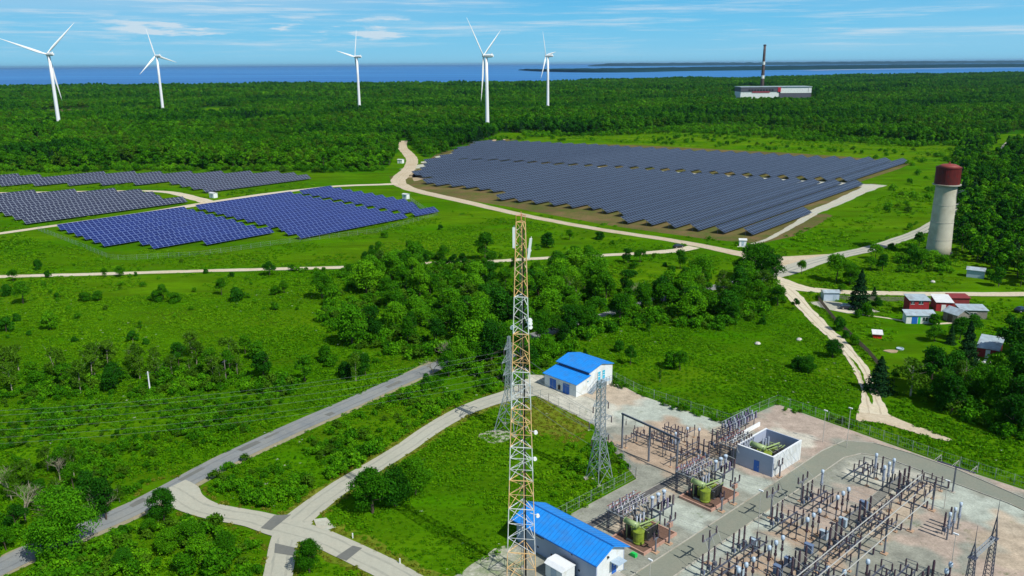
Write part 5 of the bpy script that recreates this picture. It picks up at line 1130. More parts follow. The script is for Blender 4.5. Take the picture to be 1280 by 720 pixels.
# trenches with covers, cabinets
def trench(a, b0, b1, w, m, lab):
    rt = empty('cable_trench', S(a, b0), SA, lab, 'cable trench'); q = MB(); n = int((b1-b0)/1.5)
    for i in range(n): q.box(-w/2, w/2, i*(b1-b0)/n+.02, (i+1)*(b1-b0)/n-.02, 0.1, .26+.01*(i % 2))
    q.build('cover_slabs', M[m], rt)
    for s in (-1,1): q = MB(); q.box(s*(w/2+.09)-.07, s*(w/2+.09)+.07, 0, b1-b0, .05, .24); q.build('edge', M['concrete'], rt)
trench(8.6, -20, 47, 1.5, 'cover', 'long cable trench with grey slabs running between the bays')
trench(-18.5, -7.5, 24, 1.3, 'cover_dark', 'dark cable trench behind the transformers and racks')
def cabinet(a, b_, m, label, h=1.5, w=.9):
    rt = empty('control_cabinet', S(a, b_), SA, label, 'cabinet', 'control cabinets')
    q = MB(); q.box(-w/2,w/2,-.3,.3,.35,h); q.build('body', M[m], rt); q = MB(); q.box(-w/2-.06,w/2+.06,-.36,.36,h+.003,h+.08); q.build('lid', M[m], rt)
    q = MB()
    for x in (-.35,.35): q.bar((x*w,0,0),(x*w,0,.35),.1)
    q.build('leg', M['steel_post'], rt); q = MB(); q.box(-w/2+.06,w/2-.06,-.325,-.302,.42,h-.08); d = q.build('door', M[m], rt); q = MB(); q.box(w/2-.2,w/2-.14,-.35,-.327,.9,1.1); q.build('handle', M['steel'], d)
for i, (a, b_, m, lb) in enumerate(((8.4,4.6,'cabinet','blue cabinet standing on the trench, nearest the picture bottom'),(8.5,7.4,'cabinet','blue cabinet on the trench, second from the bottom'),(8.7,12.8,'cabinet','blue cabinet on the trench between second and third bay'),(8.5,17.8,'cabinet_pale','pale cabinet on the trench in the third bay'),(8.8,23.3,'cabinet_pale','pale cabinet on the trench between third and fourth bay'),(8.7,30.6,'cabinet','blue cabinet on the trench beyond the fourth bay'),(2.4,8.2,'cabinet_pale','pale cabinet in the open yard near the second bay'),(5.0,.2,'cabinet_pale','pale cabinet beside the lamp mast'))):
    cabinet(a, b_, m, lb, h=1.6, w=1.2)
def lampmast(a, b_, h, label):
    rt = empty('lamp_mast', S(a, b_), SA, label, 'lamp mast', 'thin lamp masts'); q = MB(); q.tube((0,0,0),(0,0,h),.07,.04,n=6); q.build('pole', M['alu'], rt)
    q = MB(); q.box(-.35,.35,-.12,.12,h,h+.16); q.build('lamp_head', M['white'], rt)
for a, b_, h, lb in ((2.7,8.6,9.5,'thin lamp mast between the lane and the second bay'),(-3.2,-9.5,3.4,'short lamp post near the long hall door'),(-7.8,49.5,6.5,'thin lamp mast on the pink gravel beyond the enclosure'),(-3.6,50.5,8.0,'thin lamp mast inside the lane curve'),(17.5,40.5,5,'thin pale mast behind the far end of the bus tubes'),(25.6,20.4,7.5,'thin dark mast left of the lattice masts')): lampmast(a, b_, h, lb)
# conductors between gear
def cond(p, q, sag, lab, r=.022): wire(S(*p), S(*q), sag, r, 12, lab, 'conductors in the switch yard', 'conductor', 'alu')
for i, d in enumerate((-1.6,0,1.6)):
    w = ['near','middle','far'][i]
    cond((-7.0,.1+d*.8,4.9),(0,d,5.5),.35,w+' wire from the near transformer post across the lane'); cond((-6.8,17.3+d*.8,4.9),(-.3,17.7+d,5.5),.35,w+' wire from the farther transformer post across the lane')
    cond((-7.2,33+d,4.0),(.4,26+d,5.0),.4,w+' wire from the enclosure wall across the lane'); cond((0,d,5.5),(3.2,-2+d,3.4),.3,w+' wire from the lone post down to the first bay')
    cond((-.3,17.7+d,5.5),(3.2,16.6+d,3.4),.3,w+' wire from the lane post down to the third bay'); cond((.4,26+d,5.0),(3.2,26.1+d,3.4),.2,w+' wire from the third lane post down to the fourth bay')
for bi, (bc, bn) in enumerate(BAYS):
    for d, pn in PH:
        cond((4.6,bc+d,3.5),(7.2,bc+d,4.6),.15,pn+' lead rising to the instrument transformers, '+bn); cond((7.2,bc+d,4.6),(10.8,bc+d,4.55),.25,pn+' lead to the breakers, '+bn); cond((10.8,bc+d,4.55),(13.6,bc+d,3.5),.15,pn+' lead from the breakers to the bus side, '+bn)
# ------------------------------------------------------------------ fences
def fence(name, pts, h, label, m='galv', step=3.0, mesh=True, cat='fence', rails=(0.35,0.95), world=False, picket=0, rail=.022):
    P = pts if world else [G(*p) for p in pts]; o0 = P[0]
    rt = empty(name, (o0.x,o0.y,0), 0, label, cat); po = MB(); ra = MB()
    for p, q in zip(P, P[1:]):
        L = (q-p).length; n = max(1, round(L/step)); a = p-o0; d = (q-p)/n
        for i in range(n+1):
            c = a+d*i; po.bar((c.x,c.y,0),(c.x,c.y,h+.08),.07)
        for k in rails: ra.bar((a.x,a.y,h*k),(a.x+d.x*n,a.y+d.y*n,h*k),rail)
        if picket:
            nn = int(L/picket)
            for i in range(nn): c = a+(q-p)*(i/nn); ra.bar((c.x,c.y,.05),(c.x,c.y,h),picket*.42 if mesh is None else .009, .02)
    po.build('posts', M[m], rt); ra.build('rails' if picket == 0 else 'mesh_wires', M[m], rt); return rt
fence('chain_link_fence', [S(-23.6,-7.6),S(-23.6,12.9),S(-37.0,20.7),S(-43.6,24.6)], 2.0, 'mesh fence along the grass left of the transformers', world=True, picket=.45, rails=(.05,.5,.98))
fence('chain_link_fence', [S(-45,25.2),S(-58,26.2),S(-66,26.8)], 1.8, 'mesh fence between dry grass and the far building yard', world=True, picket=.45, rails=(.05,.5,.98))
fence('chain_link_fence', [S(-58.5,46.4),S(-46.4,43.6),S(-24.8,44.4),S(-23.5,60.4),S(-5.9,59.2),S(11,57.6),S(40,57.0)], 2.0, 'mesh fence along the far edge of the substation and meadow', world=True, picket=.45, rails=(.05,.5,.98))
fence('wire_fence', [(48,288),(100,308),(138,324),(158,325),(250,320),(350,305),(470,291),(547,269),(530,262),(508,247)], 1.8, 'thin wire fence round the blue solar array', step=4, picket=.5, rails=(.1,.5,.98), m='galv')
fence('wooden_fence', [(1022,374),(1042,400),(1062,420),(1085,442),(1108,470)], 1.3, 'dark wooden fence running down beside the dirt track', m='wood_dark', step=2.5, rails=(.4,.9), picket=.22, mesh=None, rail=.08)
fence('wooden_fence', [(1024,372),(1058,375.5),(1100,376.5),(1150,377.5),(1185,379)], 1.4, 'grey plank fence along the pale road above the houses', m='wood_grey', step=2.5, rails=(.4,.9), picket=.22, mesh=None, rail=.08)

# ------------------------------------------------------------------ sheds, houses, cars
def house(px, w, d, h, hr, rz, wall, roof, label, cat='shed', kind='ridge', group=None, name='shed', extras=()):
    p = G(*px); rt = empty(name, p, rz, label, cat, group)
    E = h; 
    if kind == 'ridge':
        b = MB(); pr = [(-d/2,0),(d/2,0),(d/2,E),(0,hr-.06),(-d/2,E)]
        b.add([(x,y,z) for x in (-w/2,w/2) for y, z in pr], [tuple(range(4,-1,-1)), tuple(range(5,10))]+[(i,(i+1)%5,5+(i+1)%5,5+i) for i in range(5)]); b.build('wall', M[wall], rt)
        ov = .3; k = (hr-E)/(d/2); b = MB()
        ys = [(-d/2-ov,E-k*ov),(0,hr),(d/2+ov,E-k*ov)]
        vs = [(x,y,z+dz) for x in (-w/2-ov, w/2+ov) for dz in (0,.1) for y, z in ys]
        b.add(vs, [(0,1,4,3),(1,2,5,4),(9,10,7,6),(10,11,8,7),(3,4,10,9),(4,5,11,10),(0,6,7,1),(1,7,8,2),(0,3,9,6),(2,8,11,5)])
    else:
        b = MB(); pr = [(-d/2,0),(d/2,0),(d/2,hr),(-d/2,E)]
        b.add([(x,y,z) for x in (-w/2,w/2) for y, z in pr], [(3,2,1,0),(4,5,6,7)]+[(i,(i+1)%4,4+(i+1)%4,4+i) for i in range(4)]); b.build('wall', M[wall], rt)
        ov = .3; k = (hr-E)/d; b = MB(); vs = [(x,y,z+dz) for x in (-w/2-ov,w/2+ov) for dz in (0.01,.12) for y, z in ((-d/2-ov,E-k*ov),(d/2+ov,hr+k*ov))]
        b.add(vs, [(0,1,5,4),(2,6,7,3),(0,2,3,1),(4,5,7,6),(0,4,6,2),(1,3,7,5)])
    b.build('roof', M[roof], rt)
    for (nm, x0, x1, z0, z1, m, side) in extras:
        b = MB()
        if side == 'f': b.box(x0,x1,-d/2-.06,-d/2-.004,z0,z1)
        else: b.box(w/2+.004,w/2+.06,x0,x1,z0,z1)
        o = b.build(nm, M[m], rt)
        if nm == 'window':
            f = MB()
            if side == 'f':
                f.box(x0-.08,x1+.08,-d/2-.09,-d/2-.062,z1,z1+.08); f.box(x0-.08,x1+.08,-d/2-.09,-d/2-.062,z0-.08,z0); f.box((x0+x1)/2-.03,(x0+x1)/2+.03,-d/2-.09,-d/2-.062,z0,z1)
            else: f.box(w/2+.062,w/2+.09,x0-.08,x1+.08,z1,z1+.08); f.box(w/2+.062,w/2+.09,x0-.08,x1+.08,z0-.08,z0)
            f.build('frame', M['white'], o)
    return rt
house((1219,346), 5.2, 3.4, 2.6, 3.3, R(-32), 'cabinet_pale', 'roof_grey', 'small pale blue shed at the foot of the water tower', extras=[('door',-.6,.6,0,2,'white','s')])
house((1037,374.5), 4.6, 3.0, 2.6, 3.1, R(-3), 'cap_white', 'roof_grey', 'small pale shed between the white road and plank fence', extras=[('door',.6,1.5,0,2,'cabinet_pale','f')])
house((928,307.5), 2.6, 2.4, 2.6, 3.0, R(-10), 'white', 'roof_white', 'white transformer kiosk below the right corner of the big array', 'kiosk', name='kiosk', group='white kiosks by the solar arrays', extras=[('door',-.5,.5,0.1,2,'cabinet_pale','f')])
sheet('kiosk_slab', [(921,309),(924,306.5),(935,306.5),(938,310)], .12, 'pale_gravel')
house((267,247), 3.8, 2.6, 2.6, 2.9, R(-35), 'white', 'roof_white', 'white kiosk where the gravel track splits among left arrays', 'kiosk', name='kiosk', group='white kiosks by the solar arrays', extras=[('door',-.5,.5,0.1,2,'cabinet_pale','f')])
house((507.5,248.5), 3.0, 2.4, 2.6, 2.9, R(-35), 'white', 'roof_white', 'white kiosk at the right corner of the blue array', 'kiosk', name='kiosk', group='white kiosks by the solar arrays', extras=[('door',-.5,.5,0.1,2,'cabinet_pale','f')])
house((501,204), 4.0, 2.8, 2.7, 3.0, R(-25), 'white', 'roof_white', 'white kiosk at the wood edge beside the bending dirt road', 'kiosk', name='kiosk', group='white kiosks by the solar arrays', extras=[('door',-.5,.5,0.1,2,'cabinet_pale','f')])
house((1144,391), 5.4, 4.2, 4.3, 4.9, R(-4), 'red_wall', 'roof_grey', 'red two floor house with grey roof and white lower porch', 'house', name='house', kind='mono', extras=[('window',-.2,1.0,3.2,4.1,'glass','f'),('window',-2.4,-1.4,3.2,4.1,'glass','f'),('window',-.6,.8,3.2,4.1,'glass','s')])
hp = house((1148,403), 7.8, 2.6, 2.4, 3.1, R(-4), 'wall_white', 'roof_grey', 'white porch with blue and green doors before the red house', 'porch', kind='mono', name='porch', extras=[('door',-2.4,-.9,0,2.0,'door_blue','f'),('door',-.7,-.1,0,2.0,'green_paint','f'),('window',.5,1.8,.8,1.9,'glass','f'),('window',2.2,3.4,.8,1.9,'glass','f')])
house((1176,386), 4.4, 5.4, 2.7, 3.5, R(-10), 'red_wall', 'roof_white', 'red outbuilding with a white sheet roof right of the red house', 'outbuilding', kind='mono', name='outbuilding', extras=[('door',-.8,.4,0,2,'white','f')])
house((1196,382), 5.2, 3.6, 2.8, 3.1, R(-4), 'dark_red', 'dark_red', 'dark red flat roofed shed behind the white roofed outbuilding', kind='mono')
house((1194,401), 4.8, 4.2, 2.5, 3.7, R(-70), 'wood_grey', 'roof_grey', 'grey ridge roofed shed with blue tint below the dark red shed', extras=[('door',-.8,.8,0,2,'wood_dark','f')])
house((1213,396), 7.0, 4.0, 2.5, 3.0, R(-6), 'wood_grey', 'roof_grey', 'low grey lean-to at the right end of the red farmyard', kind='mono', extras=[('window',-1,.6,1,1.8,'glass','f')])
house((1236,443), 4.6, 6.0, 2.3, 3.8, R(-38), 'red_wall', 'roof_grey', 'red hut with a slanting grey roof in the trees at right', 'hut', kind='mono', name='hut', extras=[('window',-1.6,-.6,1.0,2.0,'glass','s'),('door',-.4,.6,0,2,'white','f')])
house((1096,422), 2.1, 1.5, 1.2, 1.7, R(-15), 'red_paint', 'roof_white', 'tiny red hut with a white roof alone on the lawn', 'small hut', kind='mono', name='small_hut')
kb = empty('service_container', G(700,722), SA, 'small white faceted container beside the long hall at the bottom edge', 'container')
b = MB(); b.box(-1.6,1.6,-1.3,1.3,.2,2.2); b.build('body', M['wall_white'], kb)
b = MB(); vs = []
for x in (-1.75,1.75):
    for y, z in ((-1.45,2.2),(-.8,2.65),(.8,2.65),(1.45,2.2)): vs.append((x,y,z))
b.add(vs, [(0,1,2,3)[::-1],(4,5,6,7),(0,4,5,1)[::-1],(1,5,6,2)[::-1],(2,6,7,3)[::-1],(3,7,4,0)[::-1]]); b.build('roof', M['white'], kb)
b = MB(); b.box(-.5,.5,-1.36,-1.303,.3,2.0); b.build('door', M['cabinet_pale'], kb)
def car(px, rz, m, label, g=None):
    p = G(*px); p.z = .13; rt = empty('parked_car', p, rz, label, 'car', g)
    b = MB(); pr = [(-2.15,.35),(-2.2,.75),(-1.9,.95),(-.9,1.0),(1.35,.98),(2.1,.85),(2.15,.35)]
    n = len(pr); b.add([(x,y,z) for y in (-.85,.85) for x, z in pr], [tuple(range(n)), tuple(range(2*n-1,n-1,-1))]+[(i,n+i,n+(i+1)%n,(i+1)%n) for i in range(n)]); b.build('body', M[m], rt)
    b = MB(); pr = [(-1.75,.96),(-1.35,1.42),(.35,1.45),(1.1,.99)]; n = 4
    b.add([(x,y*(1 if z < 1.2 else .82),z) for y in (-.8,.8) for x, z in pr], [tuple(range(n)), tuple(range(2*n-1,n-1,-1))]+[(i,n+i,n+(i+1)%n,(i+1)%n) for i in range(n)]); b.build('window_band', M['glass'], rt)
    b = MB(); b.box(-1.3,.32,-.64,.64,1.452,1.49); b.build('roof', M[m], rt)
    for x in (-1.35,1.35):
        for y in (-.86,.70): w = MB(); w.tube((x,y,.33),(x,y+.16,.33),.33,n=14); ww = w.build('wheel', M['black'], rt); w = MB(); yy = y-.01 if y < 0 else y+.165; w.tube((x,yy,.33),(x,yy+.012,.33),.19,n=10); w.build('rim', M['alu'], ww)
    for y in (-.7,.45): w = MB(); w.box(2.1,2.17,y,y+.25,.62,.78); w.build('headlight', M['white'], rt)
    return rt
car((1059,386.5), R(-8), 'car_dark', 'dark blue car parked behind the plank fence')
car((848,310), R(22), 'black', 'dark car on the dirt road junction left of the white kiosk')
car((909,357), R(25), 'black', 'dark car in the shade on the grey road under the trees')
car((1277,390), R(20), 'car_dark', 'dark car at the right edge beyond the farmyard')
# garden things
sl = empty('playground_slide', G(1270,405), R(-20), 'green and red play slide on the lawn at the right edge', 'slide')
b = MB(); b.bar((-1.6,0,2.0),(.4,0,.5),.9,.15); b.build('chute', M['green_paint'], sl); b = MB(); b.box(.5,2.2,-.8,.8,.05,.9); b.build('base', M['red_paint'], sl); b = MB()
for y in (-.4,.4): b.bar((-1.7,y,0),(-1.7,y,2.3),.08)
b.build('ladder', M['red_paint'], sl)
b = MB(); b.prism([(1.7*math.cos(a)*(1+.2*math.sin(3*a)), 1.1*math.sin(a)) for a in [i*math.pi/8 for i in range(16)]], 0, .18); o = b.build('sandpit', M['tan_gravel']); o.location = G(1114,439.5); tag(o, 'small pale sandpit on the lawn above the dark spruces', 'sandpit')
b = MB(); b.lathe([(.9,0),(.95,.3),(.8,.32),(.78,.12)], 12); o = b.build('paddling_pool', M['cabinet_pale']); o.location = G(1125,436.5); tag(o, 'small grey tub on the lawn beside the sandpit', 'tub')
rr = random.Random(3)
for i in range(14):
    b = MB(); s = rr.uniform(.35,.9); b.lathe([(s*.5,0),(s*.6,s*.3),(s*.35,s*.6)], 6); o = b.build('scrap_sack', M[rr.choice(['white','stone','roof_white','alu'])]); o.location = G(1219+rr.uniform(0,24), 449+rr.uniform(0,7)); o.rotation_euler = (0,0,rr.uniform(0,3))
    tag(o, 'pale sack or scrap lump in the heap below the red hut', 'scrap', 'scrap heap below the red hut')
for px, lab in (((947,430.5),'single white stone in the meadow right of the wooded belt'),((999,425.5),'small white stone in the meadow near the round dark bush'),((1166,353),'white slab lying in the grass above the pale road')):
    b = MB(); b.lathe([(.7,0),(.8,.25),(.5,.6),(.2,.7)], 7); o = b.build('stone', M['stone']); o.location = G(*px); tag(o, lab, 'stone')
def pole(px, h, m, label, r=.13, arm=0):
    p = G(*px); rt = empty('utility_pole', p, R(60), label, 'utility pole'); b = MB(); b.tube((0,0,0),(0,0,h),r,r*.75,n=8); b.build('post', M[m], rt)
    if arm: b = MB(); b.bar((-arm,0,h-.4),(arm,0,h-.4),.1); b.build('crossarm', M['steel_dark'], rt)
pole((188,492), 5.2, 'white', 'short white pole among the olive trees at left', .17, .6)
pole((283,478), 5.5, 'wood_grey', 'thin grey pole in the bushes right of the white pole', .11, .6)
for px, lb in (((441,673),'white marker post left of the two at the road edge'),((500,705),'white marker post beside the road towards the bottom edge')):
    b = MB(); b.tube((0,0,0),(0,0,.9),.1,n=6); o = b.build('marker_post', M['white']); o.location = G(*px); tag(o, lb, 'marker post')
gt = empty('yard_gate', G(655,492), R(-15), 'dark steel gate posts at the road entrance to the far yard', 'gate')
for x in (-1.2,.2,1.5): b = MB(); b.bar((x,0,0),(x,0,2.2),.14); b.build('post', M['steel_dark'], gt)
b = MB()
for i in range(9): b.bar((-1.2+i*.3,0,.2),(-1.2+i*.3,0,1.9),.03)
b.bar((-1.2,0,1.9),(1.5,0,1.9),.06); b.bar((-1.2,0,.2),(1.5,0,.2),.06); b.build('leaf', M['steel'], gt)
b = MB(); b.box(-.5,.5,-.3,.3,0,.45); b.box(-.3,.5,-.25,.25,.452,.6); o = b.build('tool_crate', M['green_paint']); o.location = S(-8.6,-6.3,.05); o.rotation_euler=(0,0,SA); tag(o, 'small green crate on the ground below the near transformer pad', 'crate')

# ------------------------------------------------------------------ foliage
def quads_mesh(name, V, mats, extra=None):
    """V: (N,4,3) array of leaf faces; extra: MB with a trunk appended as material slot 1"""
    n = len(V); v = V.reshape(-1, 3); me = bpy.data.meshes.new(name)
    ev = np.array(extra.v, dtype=float).reshape(-1, 3) if extra and extra.v else np.zeros((0, 3)); ef = extra.f if extra else []
    allv = np.vstack([v, ev]); me.vertices.add(len(allv)); me.vertices.foreach_set('co', allv.ravel())
    loops = list(range(4*n)); starts = [4*i for i in range(n)]; mi = [0]*n; off = 4*n; k = 4*n
    for f in ef:
        starts.append(k); loops += [i+off for i in f]; k += len(f); mi.append(1)
    me.loops.add(len(loops)); me.loops.foreach_set('vertex_index', loops)
    me.polygons.add(len(starts)); me.polygons.foreach_set('loop_start', starts)
    me.polygons.foreach_set('material_index', mi); me.update(calc_edges=True); me.validate()
    for m in mats: me.materials.append(m)
    return me
def leaves(rs, P, N, size, aspect=0.7, jit=0.7):
    n = len(P); N = N + rs.normal(0, jit, (n, 3)); N /= np.linalg.norm(N, axis=1)[:, None]+1e-9
    a = np.cross(N, rs.normal(0, 1, (n, 3))); a /= np.linalg.norm(a, axis=1)[:, None]+1e-9; b = np.cross(N, a)
    s = size*rs.uniform(0.6, 1.35, (n, 1)); a = a*s/2; b = b*s*aspect/2
    bend = N*s*0.18
    return np.stack([P-a-b*0.6, P+a*0.2-b-bend, P+a+b*0.5, P-a*0.3+b+bend], 1)
def crown_pts(rs, n, H, Rr, base, lobes, kind='round'):
    """points and outward normals over the bulges of a crown, thinning inside"""
    C = []; RR = []
    if kind == 'cone':
        t = rs.uniform(0, 1, n)**1.35; z = base+(H-base)*t; ang = rs.uniform(0, 2*math.pi, n)
        whorl = 0.80+0.20*np.sin(t*38+rs.uniform(0, .6, n)); r = Rr*(1-t)**0.85*whorl*rs.uniform(0.55, 1.05, n)*(1+0.12*np.sin(ang*5))
        P = np.stack([r*np.cos(ang), r*np.sin(ang), z-0.12*r], 1); N = np.stack([np.cos(ang), np.sin(ang), np.full(n, 0.5)], 1); return P, N
    for i in range(lobes):
        a = rs.uniform(0, 2*math.pi); f = rs.uniform(0, 1)
        hz = base+(H-base)*(0.18+0.64*f); rad = Rr*(0.66*math.sin(math.pi*(0.20+0.66*f)))*math.sqrt(rs.uniform(0.15, 1))
        C.append((rad*math.cos(a), rad*math.sin(a), hz)); RR.append(Rr*rs.uniform(0.30, 0.52)*(1.05-0.35*f))
    C.append((0, 0, base+(H-base)*0.74)); RR.append(Rr*0.48); C = np.array(C); RR = np.array(RR)
    w = RR**2; idx = rs.choice(len(C), n, p=w/w.sum()); d = rs.normal(0, 1, (n, 3)); d /= np.linalg.norm(d, axis=1)[:, None]
    d[:, 2] = np.where(d[:, 2] < -0.55, -d[:, 2]*0.6, d[:, 2]); bump = 1+0.16*np.sin(d[:, 0]*7+idx)*np.cos(d[:, 1]*6+idx*2)+0.10*np.sin(d[:,2]*11+idx)
    P = C[idx]+d*(RR[idx]*rs.uniform(0.72, 1.04, n)*bump)[:, None]*np.array([1, 1, 0.9]); N = d.copy()
    P[:, 2] = np.maximum(P[:, 2], base*0.55+0.1); return P, N
def trunk_mb(rs, H, base, Rr, r0, lean=0.05, limbs=6):
    b = MB(); top = Vector((rs.normal(0, lean)*H, rs.normal(0, lean)*H, H*0.78)); mid = Vector((top.x*0.35, top.y*0.35, H*0.36))
    b.tube((0,0,-0.1), mid, r0, r0*0.68, n=7, caps=False); b.tube(mid, top, r0*0.68, r0*0.15, n=6, caps=False)
    for i in range(limbs):
        t = 0.30+0.6*i/limbs; a = rs.uniform(0, 2*math.pi); s = mid.lerp(top, t) if t > .4 else mid*(t/0.4)
        e = s+Vector((math.cos(a)*Rr*0.62, math.sin(a)*Rr*0.62, (H-base)*rs.uniform(.12,.32))); b.tube(s, e, r0*0.34*(1.2-t), r0*0.06, n=5, caps=False)
    return b
def proto(seed, H=10, Rr=4, base=1.6, n=2600, size=0.42, m='leaf', bark='bark', kind='round', lobes=12, merged=False, r0=0.2, limbs=6, mer_r=True):
    rs = np.random.RandomState(seed); P, N = crown_pts(rs, n, H, Rr, base, lobes, kind); V = leaves(rs, P, N, size, jit=0.55)
    tr = trunk_mb(rs, H, base, Rr, r0, limbs=limbs if kind != 'cone' else 0)
    if merged: return quads_mesh('forest_tree', V, [M[m], M[bark]], tr)
    cm = quads_mesh('crown', V, [M[m]]); to = tr.build('trunk', M[bark]); tm = to.data; bpy.data.objects.remove(to)
    return (tm, cm, H)
M['leaf_big'] = leafmat('leaf_big', (0.012,0.075,0.002), (0.042,0.190,0.004), (0.115,0.350,0.006), trans=0.2)
PT = {
 'round': [proto(i, 10, 4.2+.3*(i % 3), 1.2, 3800, .40, lobes=13) for i in range(4)],
 'bright': [proto(20+i, 10, 4.6, 1.0, 4200, .40, m='leaf_bright', lobes=14) for i in range(3)],
 'dark': [proto(30+i, 10, 4.0, 1.0, 3800, .40, m='leaf_dark', lobes=12) for i in range(3)],
 'tall': [proto(40+i, 10, 2.7, 1.6, 3200, .36, m='leaf', lobes=13, bark='bark') for i in range(3)],
 'olive': [proto(50+i, 10, 3.1, 1.2, 1700, .36, m='leaf_olive', lobes=11, bark='bark_pale', r0=.17, limbs=9) for i in range(4)],
 'spruce': [proto(60+i, 10, 2.9, 0.4, 4200, .34, m='needle', kind='cone') for i in range(2)],
 'bush': [proto(70+i, 10, 6.8, 0.0, 2600, .85, m='leaf', lobes=9, r0=.25, limbs=5) for i in range(3)],
 'darkbush': [proto(80+i, 10, 6.4, 0.0, 2600, .85, m='leaf_dark', lobes=9, r0=.25) for i in range(3)],
 'brightbush': [proto(90+i, 10, 6.4, 0.0, 2600, .85, m='leaf_bright', lobes=9, r0=.25) for i in range(2)],
 'bigbright': [proto(100, 12.5, 6.2, 1.0, 24000, .27, m='leaf_big', lobes=17, r0=.42, limbs=10)],
 'bigdark': [proto(101+i, 10, 4.6, .6, 9000, .32, m='leaf_dark', lobes=22, r0=.3) for i in range(2)],
 'bigmid': [proto(105+i, 10, 4.6, .6, 9000, .32, m='leaf', lobes=22, r0=.3) for i in range(2)],
}
NAMES = {'round':('broadleaf_tree','tree'),'bright':('broadleaf_tree','tree'),'dark':('broadleaf_tree','tree'),'tall':('slender_tree','tree'),'olive':('birch_tree','tree'),'spruce':('spruce_tree','tree'),
         'bush':('shrub','shrub'),'darkbush':('shrub','shrub'),'brightbush':('shrub','shrub'),'bigbright':('broadleaf_tree','tree'),'bigdark':('broadleaf_tree','tree'),'bigmid':('broadleaf_tree','tree')}
LOOK = {'round':'round green tree','bright':'bright green leafy tree','dark':'dark green tree','tall':'slender green tree','olive':'thin olive toned birch','spruce':'dark conical spruce','bush':'green shrub','darkbush':'dark green shrub','brightbush':'light green shrub','bigbright':'big bright green tree','bigdark':'dense dark tree','bigmid':'dense green tree'}
def plant(k, p, h, label, group=None, wide=1.0):
    tm, cm, H = rnd.choice(PT[k]); nm, cat = NAMES[k]; s = h/H
    rt = empty(nm, (p[0], p[1], 0), rnd.uniform(0, 6.28), label, cat, group); w = s*wide*rnd.uniform(.93, 1.07); rt.scale = (w, w, s)
    for me, n_ in ((tm, 'trunk'), (cm, 'crown')):
        o = bpy.data.objects.new(n_, me); COL.objects.link(o); o.parent = rt
    return rt
def hpx(px, n):    # height in metres of something n picture pixels tall standing at px
    p = G(*px); return n*depth(p)/FPX/0.95
